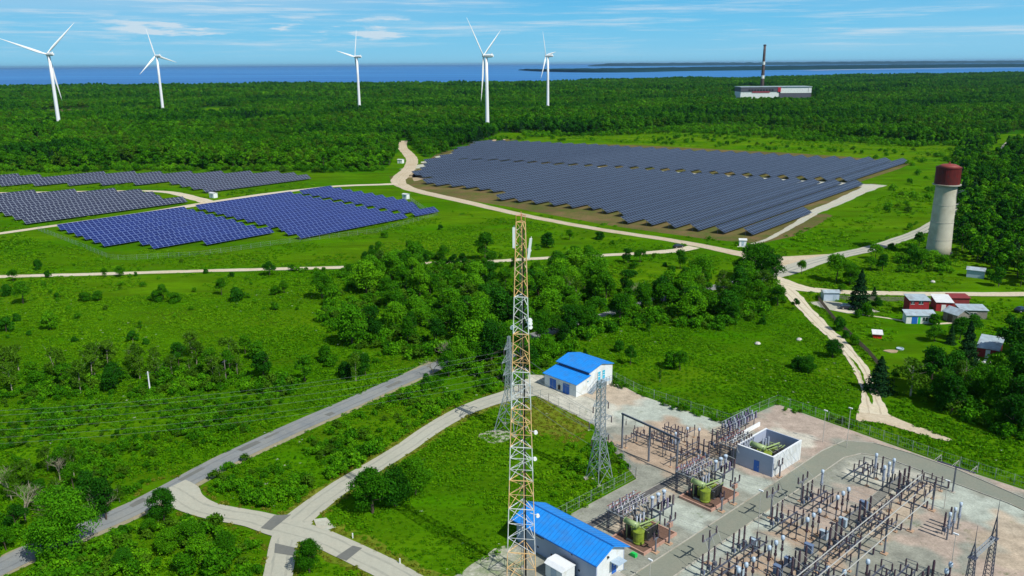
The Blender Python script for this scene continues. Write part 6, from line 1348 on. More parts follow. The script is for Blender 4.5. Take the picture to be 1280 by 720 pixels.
# trees and shrubs surveyed one by one: (x, y of the foot, height in px, kind, width factor, label)
ONE = [
 (84,694,92,'bigbright',1.0,'huge bright green tree at the bottom left covering the road'),
 (133,650,56,'dark',.9,'dark tree right behind the huge bright tree'),(112,628,44,'dark',1,'dark tree above the huge bright tree, by the scrub'),(150,628,24,'olive',1,'thin olive tree above the road, right of the dark trees'),(8,688,34,'round',1,'leafy tree at the left edge beside the huge tree'),(22,664,38,'dark',1,'dark tree at the left edge behind the huge tree'),(48,640,36,'olive',1.1,'olive birch rising behind the huge tree, left'),(72,628,34,'olive',1.1,'olive birch rising behind the huge tree, right'),
 (205,652,46,'bigdark',.95,'dense green tree overhanging the corner where the roads meet'),
 (387,716,46,'bigmid',.85,'small dense tree in the fork of the pale roads, bottom middle'),
 (466,641,60,'bigmid',1.15,'big dense tree beside the curving road left of the mast, left one of the clump'),
 (494,632,56,'bigdark',.95,'dark tree in the middle of the clump left of the mast'),
 (520,618,50,'bigmid',1.0,'lighter green tree at the right end of the clump left of the mast'),
 (155,712,30,'bigdark',1.0,'dark round shrub beside the huge bright tree'),
 (187,668,22,'round',1.1,'low tree right beside the road corner tree'),
 (212,692,34,'bigmid',1.1,'green tree in the bottom left thicket, left one'), (238,683,36,'bigmid',1.1,'green tree in the bottom left thicket, rear one'),
 (250,706,40,'bright',1.1,'bright tree in the bottom left thicket, middle one'),(282,694,32,'bigmid',1.1,'green tree in the bottom left thicket, right one'),
 (272,716,30,'bush',1.1,'shrub before the bottom left thicket'),(228,718,26,'bush',1.1,'shrub at the bottom edge below the thicket'),(178,706,20,'brightbush',1,'light shrub between dark shrub and thicket'),
 (440,432,52,'bright',1.05,'bright green tree with a black shadow at the left end of the belt'),(463,425,44,'dark',1.0,'dark tree right behind the bright one at the left end of the belt'),
 (606,326,36,'round',1.0,'round tree alone above the middle track, left of the mast'),(403,374,36,'round',1.1,'round tree left of the belt below the middle track'),(418,382,26,'bush',.8,'green shrub beside that round tree, right of it'),
 (382,478,38,'tall',1.2,'narrow green tree in the meadow left of the asphalt road'),(407,452,20,'bush',.9,'small shrub above the narrow meadow tree'),(415,458,16,'brightbush',.9,'small light shrub right above the narrow meadow tree'),
 (307,443,26,'round',1.0,'round tree in the open meadow left of middle'),(323,449,22,'bush',.9,'shrub beside the round meadow tree'),
 (17,352,16,'round',1,'small tree on the white track at the left edge'),(29,380,30,'round',1.1,'round dark tree in the upper left meadow'),(47,338,13,'darkbush',.8,'dark shrub above the track at upper left'),
 (60,347,9,'darkbush',.9,'small dark shrub on the track, upper left'),(71,374,8,'darkbush',.9,'tiny dark shrub in the upper left meadow'),(8,370,14,'darkbush',1,'dark shrub at the left edge below the track'),
 (105,377,11,'bush',1.2,'low wide shrub, left of a pair in the upper left meadow'),(124,376,12,'bush',1.2,'low wide shrub, right of a pair in the upper left meadow'),(131,347,12,'round',1,'small tree standing on the track, upper left'),
 (150,346,14,'round',1.1,'leafy little tree on the track, right of the smaller one'),(170,345,5,'darkbush',1,'tiny reddish dark bush on the white track'),(63,412,23,'brightbush',.75,'lime green bush alone in the left meadow'),
 (8,415,18,'darkbush',1,'dark bush at the left edge of the lower meadow'),(21,403,11,'darkbush',.8,'small dark bush left of the lime green bush'),(37,419,6,'darkbush',1.1,'flat dark bush below the lime green bush'),
 (93,428,7,'darkbush',1.1,'flat dark bush in the left meadow'),(176,411,11,'tall',1.2,'tiny tree in the left meadow'),(166,427,13,'darkbush',1.0,'dark bush with shadow in the left meadow'),(182,431,8,'darkbush',1.1,'low dark bush with shadow beside it'),
 (204,376,22,'round',1,'small tree of a meadow trio, tallest one'),(196,377,14,'bush',1,'shrub of a meadow trio, left one'),(217,378,12,'bush',1.2,'wide shrub of a meadow trio, right one'),
 (277,369,22,'round',.9,'small tree left of the wide dark shrub'),(295,377,17,'darkbush',1.1,'wide dark shrub in the meadow below the track'),(337,345,19,'dark',1.15,'dark round tree on the white track, middle left'),
 (290,347,7,'darkbush',1,'small dark bush under the track'),(257,342,6,'darkbush',1,'tiny bush on the track edge'),(355,367,18,'round',.9,'small tree in the meadow right of the dark shrub'),(345,369,12,'bush',.9,'small shrub left of the small meadow tree'),(343,388,10,'bush',1.1,'faint low shrub in the meadow'),
 (550,287,6,'darkbush',1.1,'dark shrub alone below the right corner of the blue array'),(480,297,8,'bush',1.1,'shrub below the blue array edge'),
 (685,309,18,'darkbush',.9,'dark bush right of the mast top'),(712,300,14,'tall',1.4,'small tree right of the mast top dishes'),(718,320,12,'bush',1.1,'low shrub on the middle track'),(735,321,14,'bush',1.2,'wide shrub on the middle track'),(750,299,9,'darkbush',1.6,'wide dark thicket above the middle track'),
 (785,329,19,'dark',1.2,'dark round tree on the track, left of a pair'),(800,328,17,'round',1.2,'round tree on the track, right of a pair'),(793,336,9,'bush',1.1,'low bush below the pair on the track'),(790,346,8,'darkbush',1.5,'flat dark thicket under the pair on the track'),(757,361,7,'darkbush',1.2,'tiny dark bush in the middle meadow'),
 (850,336,25,'round',.95,'tree at the dirt road junction'),(840,341,9,'bush',1,'shrub at the dirt road junction'),(831,333,5,'darkbush',1.2,'tiny dark bush by the junction'),
 (943,352,50,'bigmid',1.25,'big spreading tree at the road junction in the centre right'),(960,354,40,'bigdark',1.1,'dark tree leaning against the big spreading tree'),(925,345,24,'round',1,'smaller tree left of the big spreading tree'),
 (1002,343,19,'round',.9,'small tree beside the grey road'),(994,387,15,'dark',.9,'small dark tree left of the dirt track'),(1045,352,36,'round',1.1,'leafy tree between the grey road and the white road, left'),(1062,356,28,'bigmid',1.1,'leafy tree between the grey road and the white road, right'),
 (1073,386,48,'spruce',1.25,'tall dark conifer by the parked car and plank fence'),(1094,324,20,'round',1.2,'tree beside the grey road, left of a pair'),(1088,338,18,'round',1.2,'tree below the grey road, left part of a hedge'),(1103,339,22,'dark',1.2,'dark tree below the grey road, right part of a hedge'),(1114,313,9,'darkbush',1,'small dark bush on the grey road edge'),
 (1053,364,9,'bush',1,'bush at the white road by the pale shed'),(1092,374,16,'spruce',1.2,'small conifer on the white road edge'),(1082,395,16,'bush',1,'bush by the plank fence corner'),(1095,392,22,'dark',.9,'dark tree right of the tall conifer'),(1073,397,10,'bush',1,'little bush by the footpath'),
 (953,406,9,'darkbush',1.1,'small dark bush in the right meadow'),(1041,447,24,'bigdark',1.15,'dense dark round tree on the dirt track'),(1010,466,23,'bigdark',1.1,'dark wide tree in the right meadow'),(998,462,16,'darkbush',1,'bush left of the wide dark meadow tree'),
 (1048,413,17,'darkbush',.9,'dark bush along the wooden fence, upper'),(1057,423,10,'darkbush',1,'dark bush along the wooden fence, middle'),(1066,431,13,'bush',.9,'bush along the wooden fence, lower'),
 (1134,334,15,'tall',1.3,'small tree on the lawn below the water tower'),(1168,427,22,'round',1.25,'apple like tree on the farm lawn'),(1188,430,25,'spruce',1,'small conifer beside the lawn tree'),(1200,425,30,'dark',1.2,'dark tree below the farm sheds, left'),(1216,418,26,'dark',1.2,'dark tree below the farm sheds, right'),
 (1168,407,14,'bush',1,'bush beside the white porch'),(1098,489,44,'spruce',1.5,'broad black green conifer at the left of the right wood'),(1118,478,18,'dark',1,'dark little tree between conifer and birch'),(1138,496,52,'olive',1.35,'tall open birch in front of the right wood'),(1150,490,40,'olive',1.2,'second open birch in front of the right wood'),
 (1150,336,26,'round',1.2,'bushy tree at the foot of the water tower, left'),(1166,334,22,'bright',1.2,'bushy tree at the foot of the water tower, middle'),(1139,330,26,'dark',1.1,'dark tree left of the water tower foot'),(1148,309,20,'dark',1.0,'dark tree behind the water tower foot'),(1178,336,18,'round',1.1,'low tree right at the water tower foot'),(1248,358,24,'dark',1.2,'dark tree right of the blue shed'),(1235,349,12,'bush',1,'bush by the blue shed'),
 (772,470,0,'x',1,''),(788,456,26,'dark',.75,'slim dark tree with a strong shadow behind the blue roofed hall'),(775,440,14,'darkbush',1,'dark bush behind the blue roofed hall'),(812,415,18,'round',.9,'small tree in the meadow edge behind the hall'),(731,447,12,'dark',1,'dark little tree just above the blue roof'),
 (850,463,26,'round',1.15,'round tree in the right meadow beyond the yard fence'),(838,459,20,'bush',1,'bush left of that meadow tree beyond the fence'),(825,478,18,'olive',.6,'thin pale sapling by the yard fence'),(822,481,0,'x',1,''),
 (561,471,34,'round',1,'leafy tree hiding the end of the asphalt road, first of three'),(577,464,34,'bright',1,'bright tree hiding the end of the asphalt road, middle of three'),(593,459,34,'round',1,'leafy tree hiding the end of the asphalt road, last of three'),
 (533,486,20,'dark',1,'dark tree by the road bend under the wires'),(445,478,42,'olive',.7,'pale trunked tree left of the asphalt road'),(457,470,30,'dark',1,'dark tree behind the pale trunked tree by the road'),(432,473,20,'darkbush',1,'dark bush left of the pale trunked tree'),
 (108,215,9,'dark',1.1,'dark little tree behind the long back array, left'),(134,215,10,'dark',1.2,'dark little tree behind the long back array, right'),
]
for (x, y, hp_, k, w, lb) in ONE:
    if k == 'x': continue
    plant(k, G(x, y), hpx((x, y), hp_), lb, None, w)
# bare dead tree at the left edge
def dead_tree(px, h, label):
    rs = random.Random(int(px[0]*3)); rt = empty('dead_tree', G(*px), 0, label, 'tree', 'bare dead trees at the left'); b = MB()
    def br(p, d, L, r, lv):
        q = p+d*L; b.tube(p, q, r, r*.55, n=6 if lv < 2 else 4, caps=False)
        if lv < 4:
            for i in range(3 if lv else 5):
                nd = (d+Vector((rs.uniform(-1,1), rs.uniform(-1,1), rs.uniform(-.35,.6)))*1.1).normalized(); br(p.lerp(q, rs.uniform(.55,1)), nd, h*(.24,.20,.15,.11)[lv]*rs.uniform(.8,1.25), r*.55, lv+1)
    br(Vector((0,0,0)), Vector((.05,.02,1)), h*.24, .12, 0); b.build('branches', M['dead_wood'], rt)
for px, h, lb in (((32,652),8.5,'bare pale dead tree beside the huge bright tree'),((10,622),7,'bare dead tree at the left edge above the big tree'),((125,650),7,'pale bare limbs right of the huge bright tree'),((75,600),6,'thin bare tree in the scrub above the huge bright tree'),((560,455),8,'bare stems among the trees by the road end'),((700,382),7,'bare grey stems in the middle of the belt'),((800,376),7.5,'bare olive stems by the hidden road in the belt'),((541,470),7,'bare stems at the road bend')): dead_tree(px, h, lb)

def inpoly(X, Y, poly):
    inside = np.zeros(len(X), bool); n = len(poly)
    for i in range(n):
        x1, y1 = poly[i][0], poly[i][1]; x2, y2 = poly[(i+1) % n][0], poly[(i+1) % n][1]
        c = ((y1 > Y) != (y2 > Y)); xi = (x2-x1)*(Y-y1)/(y2-y1+1e-12)+x1; inside ^= c & (X < xi)
    return inside
def grid(poly, sp, seed, jit=0.42):
    P = np.array([(p[0], p[1]) for p in poly]); rs = np.random.RandomState(seed)
    xs = np.arange(P[:,0].min(), P[:,0].max(), sp); ys = np.arange(P[:,1].min(), P[:,1].max(), sp*.87)
    X, Y = np.meshgrid(xs, ys); X[1::2] += sp/2; X = X.ravel()+rs.uniform(-jit, jit, X.size)*sp; Y = Y.ravel()+rs.uniform(-jit, jit, Y.size)*sp
    k = inpoly(X, Y, poly); return np.stack([X[k], Y[k]], 1), rs
def off_roads(pts, margin=.7, verge=False):
    keep = np.ones(len(pts), bool)
    for nm, Q in ROADLINES:
        if nm in ('sand_bank','beach') or (nm in ('grass_verge','road_shoulder') and not verge): continue
        q = np.array(Q); lo = q[:, :2].min(0)-8; hi = q[:, :2].max(0)+8; idx = np.nonzero(keep & (pts[:,0] > lo[0]) & (pts[:,0] < hi[0]) & (pts[:,1] > lo[1]) & (pts[:,1] < hi[1]))[0]
        if not len(idx): continue
        P = pts[idx]; bad = np.zeros(len(idx), bool)
        for a, b in zip(q, q[1:]):
            d = b[:2]-a[:2]; L2 = max(1e-6, (d*d).sum()); t = np.clip(((P-a[:2])@d)/L2, 0, 1); e = P-(a[:2]+t[:, None]*d); bad |= (e*e).sum(1) < (max(a[2], b[2])+margin)**2
        keep[idx[bad]] = False
    return pts[keep]
def zone(pxs, sp, kinds, hr, seed, where, skip=()):
    """trees grown singly over a surveyed patch; labels count them off in depth rows"""
    poly = gp(pxs); pts, rs = grid(poly, sp, seed)
    for sk in skip:
        k = inpoly(pts[:,0], pts[:,1], gp(sk)); pts = pts[~k]
    pts = off_roads(pts, .4); it = []
    for (x, y) in pts:
        k = rs.choice([q[0] for q in kinds], p=[q[1] for q in kinds]); q = proj(x, y)
        if not -25 < q[0] < 1305: continue
        it.append((q[1], q[0], x, y, k, rs.uniform(*hr)))
    it.sort(); rows = [it[i:i+14] for i in range(0, len(it), 14)]
    for ri, r in enumerate(rows):
        for ci, (_, _, x, y, k, h) in enumerate(sorted(r, key=lambda e: e[1])):
            if NAMES[k][1] == 'shrub': h *= .5
            plant(k, (x, y), h, '%s, %s, %s row from back, %s from left' % (LOOK[k], where, nth(ri+1), nth(ci+1)), 'trees of '+where, rs.uniform(.85, 1.2))
    return len(it)
cnt = []
mix1 = [('round',.30),('bright',.26),('dark',.16),('tall',.12),('bush',.08),('olive',.08)]
cnt.append(zone([(448,345),(470,331),(515,332),(535,352),(530,365),(548,372),(585,362),(620,355),(640,366),(632,400),(655,350),(700,342),(750,350),(762,366),(748,385),(722,412),(700,436),(672,458),(640,474),(600,470),(575,455),(556,448),(540,440),(512,436),(490,436),(470,440),(480,400),(520,395),(555,390),(540,378),(505,388),(478,385),(455,372)], 7.7, mix1, (6,11.5), 11, 'belt left of the road', skip=[[(640,330),(672,330),(662,372),(640,372)]]))
cnt.append(zone([(690,380),(700,355),(740,345),(770,362),(790,372),(825,378),(850,366),(862,345),(880,350),(905,366),(950,360),(985,372),(965,392),(925,403),(895,414),(865,411),(838,405),(810,398),(780,402),(755,414),(728,424),(700,440),(685,445)], 7.3, mix1, (5.5,11), 12, 'belt near the junction'))
cnt.append(zone([(352,338),(380,334),(430,337),(440,326),(480,318),(520,314),(560,326),(570,334),(520,336),(470,340),(430,345),(400,338)], 7.5, [('round',.4),('dark',.3),('bush',.3)], (4.0,6.5), 13, 'hedge along middle track'))
cnt.append(zone([(560,333),(600,331),(650,334),(645,340),(600,342),(565,341)], 7.0, [('round',.5),('dark',.3),('bush',.2)], (4.0,6.0), 14, 'short hedge left of mast'))
mix2 = [('olive',.55),('round',.12),('dark',.08),('bush',.15),('tall',.10)]
cnt.append(zone([(-30,475),(0,462),(40,463),(80,470),(110,470),(135,458),(165,452),(185,464),(200,455),(240,447),(280,458),(320,465),(345,474),(335,484),(280,486),(220,484),(150,490),(80,494),(0,500),(-30,500)], 5.6, mix2, (5.5,9.0), 15, 'left olive tree line'))
mix3 = [('dark',.40),('round',.32),('olive',.10),('tall',.10),('spruce',.08)]
cnt.append(zone([(1160,492),(1150,478),(1175,470),(1205,466),(1200,448),(1215,430),(1228,440),(1240,462),(1262,440),(1270,425),(1330,420),(1400,470),(1400,560),(1280,556),(1250,543),(1215,533),(1180,514)], 6.1, mix3, (7,11.5), 16, 'wood at right edge', skip=[[(1210,425),(1252,425),(1258,458),(1254,500),(1210,500)]]))
cnt.append(zone([(1222,412),(1240,404),(1290,418),(1290,428),(1250,420)], 6.5, [('dark',.5),('round',.3),('bush',.2)], (3.5,6), 17, 'garden right of farmyard'))
cnt.append(zone([(-20,650),(20,600),(60,575),(110,580),(128,610),(60,625),(20,655),(0,670)], 5.5, [('olive',.6),('round',.2),('bush',.2)], (3.5,6.0), 18, 'thicket behind huge tree'))
# trees hugging the near side of the hidden road through the belt
RL = catmull([G(x, y) for x, y in [(553,459),(575,450),(600,440),(665,422),(735,403),(800,382),(850,369),(900,359),(935,353)]], 8); acc = 0; j = 0
for p, q in zip(RL, RL[1:]):
    acc += (q-p).length
    if acc < (3.4 if proj(p.x, p.y)[0] < 672 else 5.0): continue
    acc = 0; d = (q-p).normalized(); px_ = proj(p.x, p.y)[0]
    if 722 < px_ < 752 or 876 < px_ < 912 or 672 < px_ < 688: continue
    j += 1; o = p+Vector((d.y, -d.x, 0))*rnd.uniform(3.0, 4.4)+Vector((rnd.uniform(-1,1), 0, 0))
    k = ('round','bright','tall','round','dark')[j % 5]; plant(k, (o.x, o.y), rnd.uniform(6.5, 10), '%s, %s from left on the near side of the hidden belt road' % (LOOK[k], nth(j)), 'trees along the hidden road')
print('zone trees', cnt, sum(cnt))

# ------------------------------------------------------------------ uncountable growth, spread by geometry nodes
def lib(name, meshes):
    c = bpy.data.collections.new(name)
    for i, me in enumerate(meshes): c.objects.link(bpy.data.objects.new('%s_%02d' % (name, i), me))
    return c
def scatter(name, pts, coll, smin, smax, label=None, cat=None, seed=1, z=0.0, ix=None):
    rs = np.random.RandomState(seed); n = len(pts); me = bpy.data.meshes.new(name); me.vertices.add(n)
    co = np.zeros((n, 3)); co[:, :2] = pts[:, :2]; co[:, 2] = z; me.vertices.foreach_set('co', co.ravel())
    sc = rs.uniform(smin, smax, n) if not isinstance(smin, np.ndarray) else smin*rs.uniform(.8, 1.2, n)
    a = me.attributes.new('sc', 'FLOAT', 'POINT'); a.data.foreach_set('value', sc)
    a = me.attributes.new('rz', 'FLOAT', 'POINT'); a.data.foreach_set('value', rs.uniform(0, 6.283, n))
    a = me.attributes.new('ix', 'INT', 'POINT'); a.data.foreach_set('value', ix if ix is not None else rs.randint(0, len(coll.objects), n))
    o = bpy.data.objects.new(name, me); COL.objects.link(o)
    g = bpy.data.node_groups.new(name, 'GeometryNodeTree'); g.interface.new_socket('Geometry', in_out='INPUT', socket_type='NodeSocketGeometry'); g.interface.new_socket('Geometry', in_out='OUTPUT', socket_type='NodeSocketGeometry')
    N = g.nodes; L = g.links.new; gi = N.new('NodeGroupInput'); go = N.new('NodeGroupOutput'); ip = N.new('GeometryNodeInstanceOnPoints'); ci = N.new('GeometryNodeCollectionInfo')
    ci.inputs['Collection'].default_value = coll; ci.inputs['Separate Children'].default_value = True; ci.inputs['Reset Children'].default_value = True; ip.inputs['Pick Instance'].default_value = True
    def att(nm, t): q = N.new('GeometryNodeInputNamedAttribute'); q.data_type = t; q.inputs[0].default_value = nm; return q.outputs[0]
    cx = N.new('ShaderNodeCombineXYZ'); L(att('rz', 'FLOAT'), cx.inputs[2]); L(gi.outputs[0], ip.inputs['Points']); L(ci.outputs[0], ip.inputs['Instance']); L(att('ix', 'INT'), ip.inputs['Instance Index']); L(cx.outputs[0], ip.inputs['Rotation'])
    cs = N.new('ShaderNodeCombineXYZ'); s_a = att('sc', 'FLOAT')
    for i in range(3): L(s_a, cs.inputs[i])
    L(cs.outputs[0], ip.inputs['Scale']); L(ip.outputs[0], go.inputs[0]); md = o.modifiers.new('scatter', 'NODES'); md.node_group = g
    tag(o, label, cat, kind='stuff'); return o
FT = []
for i in range(10):
    m_ = ['leaf','leaf_dark','leaf','leaf','leaf_bright','leaf','leaf_olive','leaf_dark','needle','leaf_bright'][i]
    FT.append(proto(200+i, 12+.6*(i % 4), 3.9+.3*(i % 3), 1.8, 640, 1.05, m=m_, kind='cone' if m_ == 'needle' else 'round', lobes=9, merged=True, r0=.2, limbs=3, bark='bark'))
FL = lib('forest_kinds', FT)
near_p = [p for p in gp(forest_px)]
def cut(pts, pxpolys):
    for s in pxpolys:
        k = inpoly(pts[:,0], pts[:,1], gp(s)); pts = pts[~k]
    return pts
HOLES = [[(15,144),(60,137),(112,135.5),(116,145),(70,148)], [(234,140),(262,134),(304,135),(290,146),(240,147)], [(497,196),(494,188),(500,180),(498,173),(508,173),(515,184),(525,199),(512,206)], [(918,131),(918,124),(1020,121),(1020,131)], [(150,205),(205,200),(240,206),(205,211)], [(20,206),(70,203),(90,209),(40,211)], [(1250,170),(1290,160),(1290,176),(1262,182),(1240,190)]]
for band, (y0, y1, sp, s0, s1) in enumerate(((380, 900, 6.4, .62, 1.02), (900, 1700, 8.0, .8, 1.1), (1700, 5000, 12.5, 1.0, 1.5))):
    pts, _ = grid(near_p, sp, 31+band); pts = pts[(pts[:,1] >= y0) & (pts[:,1] < y1) & (np.abs(pts[:,0]) < 0.80*pts[:,1]+60)]; pts = cut(pts, HOLES+CLEAR)
    rs = np.random.RandomState(band); big = np.sin(pts[:,0]*.011+1)*np.sin(pts[:,1]*.008)+.6*np.sin(pts[:,0]*.031)*np.sin(pts[:,1]*.027+2)
    keep = rs.uniform(0, 1, len(pts)) < np.clip(.93+.25*big, .55, 1); pts = pts[keep]; big = big[keep]; x, y = pts[:,0], pts[:,1]
    sp_ = (1.1*np.clip((700-y)/250, 0, 1) if band == 0 else 0)+np.sin(x*.009+2)*np.sin(y*.013)+.8*np.sin(x*.023+y*.011)*np.sin(y*.029+1)+rs.normal(0, .45, len(x)); rk = np.clip((sp_+1.9)/3.8, 0, .999); ORDR = np.array([8,1,7,5,0,2,6,9,3,4]); ix = ORDR[np.clip((rk*10).astype(int), 0, 9)]
    print('forest', band, len(pts)); scatter('forest', pts, FL, np.clip((s0+s1)/2+(s1-s0)*.5*big, s0*.7, s1), 0, 'dense green wood stretching to the sea, %s' % ['nearest belt behind the arrays','middle belt round the turbines','farthest belt along the coast'][band], 'forest', 40+band, ix=ix)
right_wood = [(1205,182),(1222,178),(1290,182),(1420,180),(1420,360),(1290,362),(1262,356),(1240,340),(1215,326),(1200,312),(1192,296),(1200,262),(1188,232),(1192,205)]
pts, _ = grid(gp(right_wood), 5.6, 71); pts = cut(pts, [[(1228,190),(1252,186),(1262,194),(1240,202)], [(1238,190),(1250,174),(1268,172),(1252,194)], [(1186,330),(1200,322),(1225,330),(1258,352),(1240,356),(1200,350)]])
print('right wood', len(pts)); scatter('forest', pts, FL, .55, .9, 'dense dark green wood behind and right of the water tower', 'forest', 72)
# scrub: low bushes that run together
BU = []
for i in range(6):
    m_ = ['leaf','leaf_bright','leaf_olive','leaf_bright','leaf','leaf_bright'][i]; rs = np.random.RandomState(300+i); P, N = crown_pts(rs, 420, 1.5, 1.3, 0, 6); BU.append(quads_mesh('scrub_kind', leaves(rs, P, N, .26, jit=.6), [M[m_]]))
BL = lib('scrub_kinds', BU)
def scrub(pxs, sp, s0, s1, seed, label, skip=(), dens=.8, thr=None):
    pts, rs = grid(gp(pxs), sp, seed); pts = off_roads(cut(pts, skip), .9); n = np.sin(pts[:,0]*.21+seed)*np.sin(pts[:,1]*.17)+.7*np.sin(pts[:,0]*.53+2)*np.sin(pts[:,1]*.47+seed); k = rs.uniform(-1, 1, len(pts))+n*.9 < (dens*2-1); pts = pts[k]; n = n[k]
    scatter('undergrowth', pts, BL, np.clip((s0+s1)/2-(s1-s0)*.45*n, s0, s1), 0, label, 'undergrowth', seed)
    return len(pts)
ns = 0
ns += scrub([(-60,500),(0,496),(80,492),(150,489),(280,484),(345,478),(372,490),(345,520),(300,548),(250,572),(190,602),(140,630),(110,600),(60,585),(0,610),(-60,640)], 1.75, .3, 1.1, 401, 'rough green scrub between the olive tree line and the asphalt road', dens=.60)
ns += scrub([(300,490),(352,476),(372,482),(340,496)], 1.7, .8, 1.6, 402, 'dense low hedge under the wires right of the olive trees', dens=1)
ns += scrub([(250,604),(300,572),(380,530),(450,500),(520,472),(560,462),(620,462),(655,476),(620,492),(570,512),(520,540),(470,570),(430,598),(390,622),(350,636),(300,634),(262,620)], 1.7, .4, 1.4, 403, 'rough green scrub in the wedge between the asphalt and concrete roads', skip=[[(540,450),(600,430),(610,450),(556,470),(300,590),(215,630)]], dens=.60)
ns += scrub([(-40,720),(0,650),(60,690),(140,655),(215,655),(300,662),(335,672),(338,700),(320,740),(-40,760)], 1.8, .5, 1.6, 404, 'leafy scrub in the bottom left corner below the pale road', dens=.55, skip=[[(-30,740),(-30,700),(60,664),(150,622),(160,650),(60,700)]])
ns += scrub([(395,405),(440,350),(470,335),(560,345),(640,352),(700,345),(780,365),(850,360),(990,375),(960,395),(900,415),(840,408),(780,408),(740,425),(700,450),(665,474),(640,480),(600,475),(560,452),(500,450),(440,460),(430,430)], 2.5, .6, 1.9, 405, 'undergrowth beneath the trees of the wooded belt', dens=.72)
ns += scrub([(0,478),(40,465),(120,475),(200,460),(280,462),(340,476),(280,490),(150,494),(0,502)], 2.0, .5, 1.5, 406, 'undergrowth beneath the olive tree line', dens=.9)
ns += scrub([(1150,492),(1210,468),(1290,432),(1400,470),(1400,565),(1280,560),(1250,546),(1215,536),(1175,515)], 2.6, .8, 1.8, 407, 'undergrowth beneath the wood at the right edge', dens=.9)
ns += scrub([(345,336),(430,340),(520,312),(570,326),(650,333),(645,342),(520,340),(430,348)], 2.6, .7, 1.6, 408, 'undergrowth of the hedge along the middle track', dens=.9)
ns += scrub([(0,206),(60,204),(110,208),(150,200),(210,204),(300,202),(420,204),(476,205),(480,214),(420,216),(300,215),(150,214),(60,216),(0,214),(-60,226),(-60,212)], 4.2, 1.4, 2.8, 409, 'bushes fringing the wood behind the left arrays', dens=.8)
ns += scrub([(640,160),(760,160),(860,156),(1000,164),(1150,177),(1215,176),(1215,182),(1150,184),(1000,176),(860,166),(760,170),(660,172)], 5.5, 1.4, 2.8, 410, 'bushes fringing the wood behind the big array', dens=.75)
ns += scrub([(560,190),(620,172),(760,176),(860,168),(1000,180),(1150,190),(1215,186),(1215,230),(1190,300),(1120,290),(1080,260),(1150,210),(1060,194),(820,180),(640,178)], 7.5, .7, 2.2, 415, 'low bushes dotted over the grass behind and right of the big array', dens=.16)
ns += scrub([(1120,320),(1190,312),(1200,330),(1186,345),(1120,342)], 2.6, .7, 1.5, 411, 'bushes round the foot of the water tower', dens=.7)
ns += scrub([(757,480),(800,497),(840,512),(908,532),(960,512),(1000,518),(1060,528),(1068,538),(972,504),(906,528),(835,506),(790,487),(757,468)], 1.6, .25, .7, 412, 'weeds along the far fence of the yard', dens=.5)
ns += scrub([(700,560),(757,548),(792,588),(775,600),(720,632),(690,622)], 1.7, .25, .8, 413, 'tall weeds below the second pylon by the mesh fence', dens=.55)
ns += scrub([(60,330),(500,322),(800,300),(900,335),(760,345),(500,395),(350,400),(200,400),(0,440),(0,355)], 7.5, .25, 1.0, 414, 'scattered low bushes over the middle meadow', dens=.25)
print('scrub', ns)
# grass tufts and flowers on the nearer meadows
TU = []
for i in range(5):
    rs = np.random.RandomState(500+i); n = 46; ang = rs.uniform(0, 6.28, n); r = rs.uniform(0, .55, n); P = np.stack([r*np.cos(ang), r*np.sin(ang), rs.uniform(.05, .28, n)], 1); N = np.stack([np.cos(ang)*.5, np.sin(ang)*.5, np.full(n, 1.5)], 1)
    TU.append(quads_mesh('tuft_kind', leaves(rs, P, N, .30, aspect=.35, jit=.4), [M['grass_blade']]))
TL = lib('tuft_kinds', TU)
DT = []
for i in range(3):
    rs = np.random.RandomState(550+i); n = 46; ang = rs.uniform(0, 6.28, n); r = rs.uniform(0, .55, n); P = np.stack([r*np.cos(ang), r*np.sin(ang), rs.uniform(.05, .25, n)], 1); N = np.stack([np.cos(ang)*.5, np.sin(ang)*.5, np.full(n, 1.5)], 1)
    DT.append(quads_mesh('dry_kind', leaves(rs, P, N, .28, aspect=.35, jit=.4), [M['dry_blade']]))
def off_mask(P):
    """True where a point is clear of the concrete roads' verges"""
    bad = np.zeros(len(P), bool)
    for nm, Q in ROADLINES:
        if nm != 'concrete_road': continue
        q = np.array(Q)
        for a, b in zip(q, q[1:]):
            d = b[:2]-a[:2]; L2 = max(1e-6, (d*d).sum()); t = np.clip(((P-a[:2])@d)/L2, 0, 1); e = P-(a[:2]+t[:, None]*d); bad |= (e*e).sum(1) < (max(a[2], b[2])+1.2)**2
    return ~bad
meadow_near = [(-60,380),(300,365),(560,345),(760,350),(1000,372),(1050,420),(1085,500),(1300,560),(1300,620),(1280,606),(1180,576),(1120,554),(1067,536),(972,502),(905,528),(830,505),(760,470),(655,468),(660,492),(738,530),(757,548),(795,592),(722,640),(640,690),(580,715),(560,780),(-60,780)]
def excl_roads(pts):
    """drop points on paved surfaces by testing the road meshes"""
    keep = np.ones(len(pts), bool)
    for o in COL.objects:
        if o.type == 'MESH' and o.get('kind') == 'structure' and o.name.split('.')[0] in ('road','concrete_road','dirt_road','road_shoulder','yard_ground','dirt_apron','gravel_patch','footpath','driveway'):
            vs = [v.co for v in o.data.vertices]
            for f in o.data.polygons:
                P = [vs[i] for i in f.vertices]; xs = [p.x for p in P]; ys = [p.y for p in P]
                c = keep & (pts[:,0] > min(xs)) & (pts[:,0] < max(xs)) & (pts[:,1] > min(ys)) & (pts[:,1] < max(ys)); idx = np.nonzero(c)[0]
                if len(idx): ins = inpoly(pts[idx,0], pts[idx,1], P); keep[idx[ins]] = False
    return pts[keep]
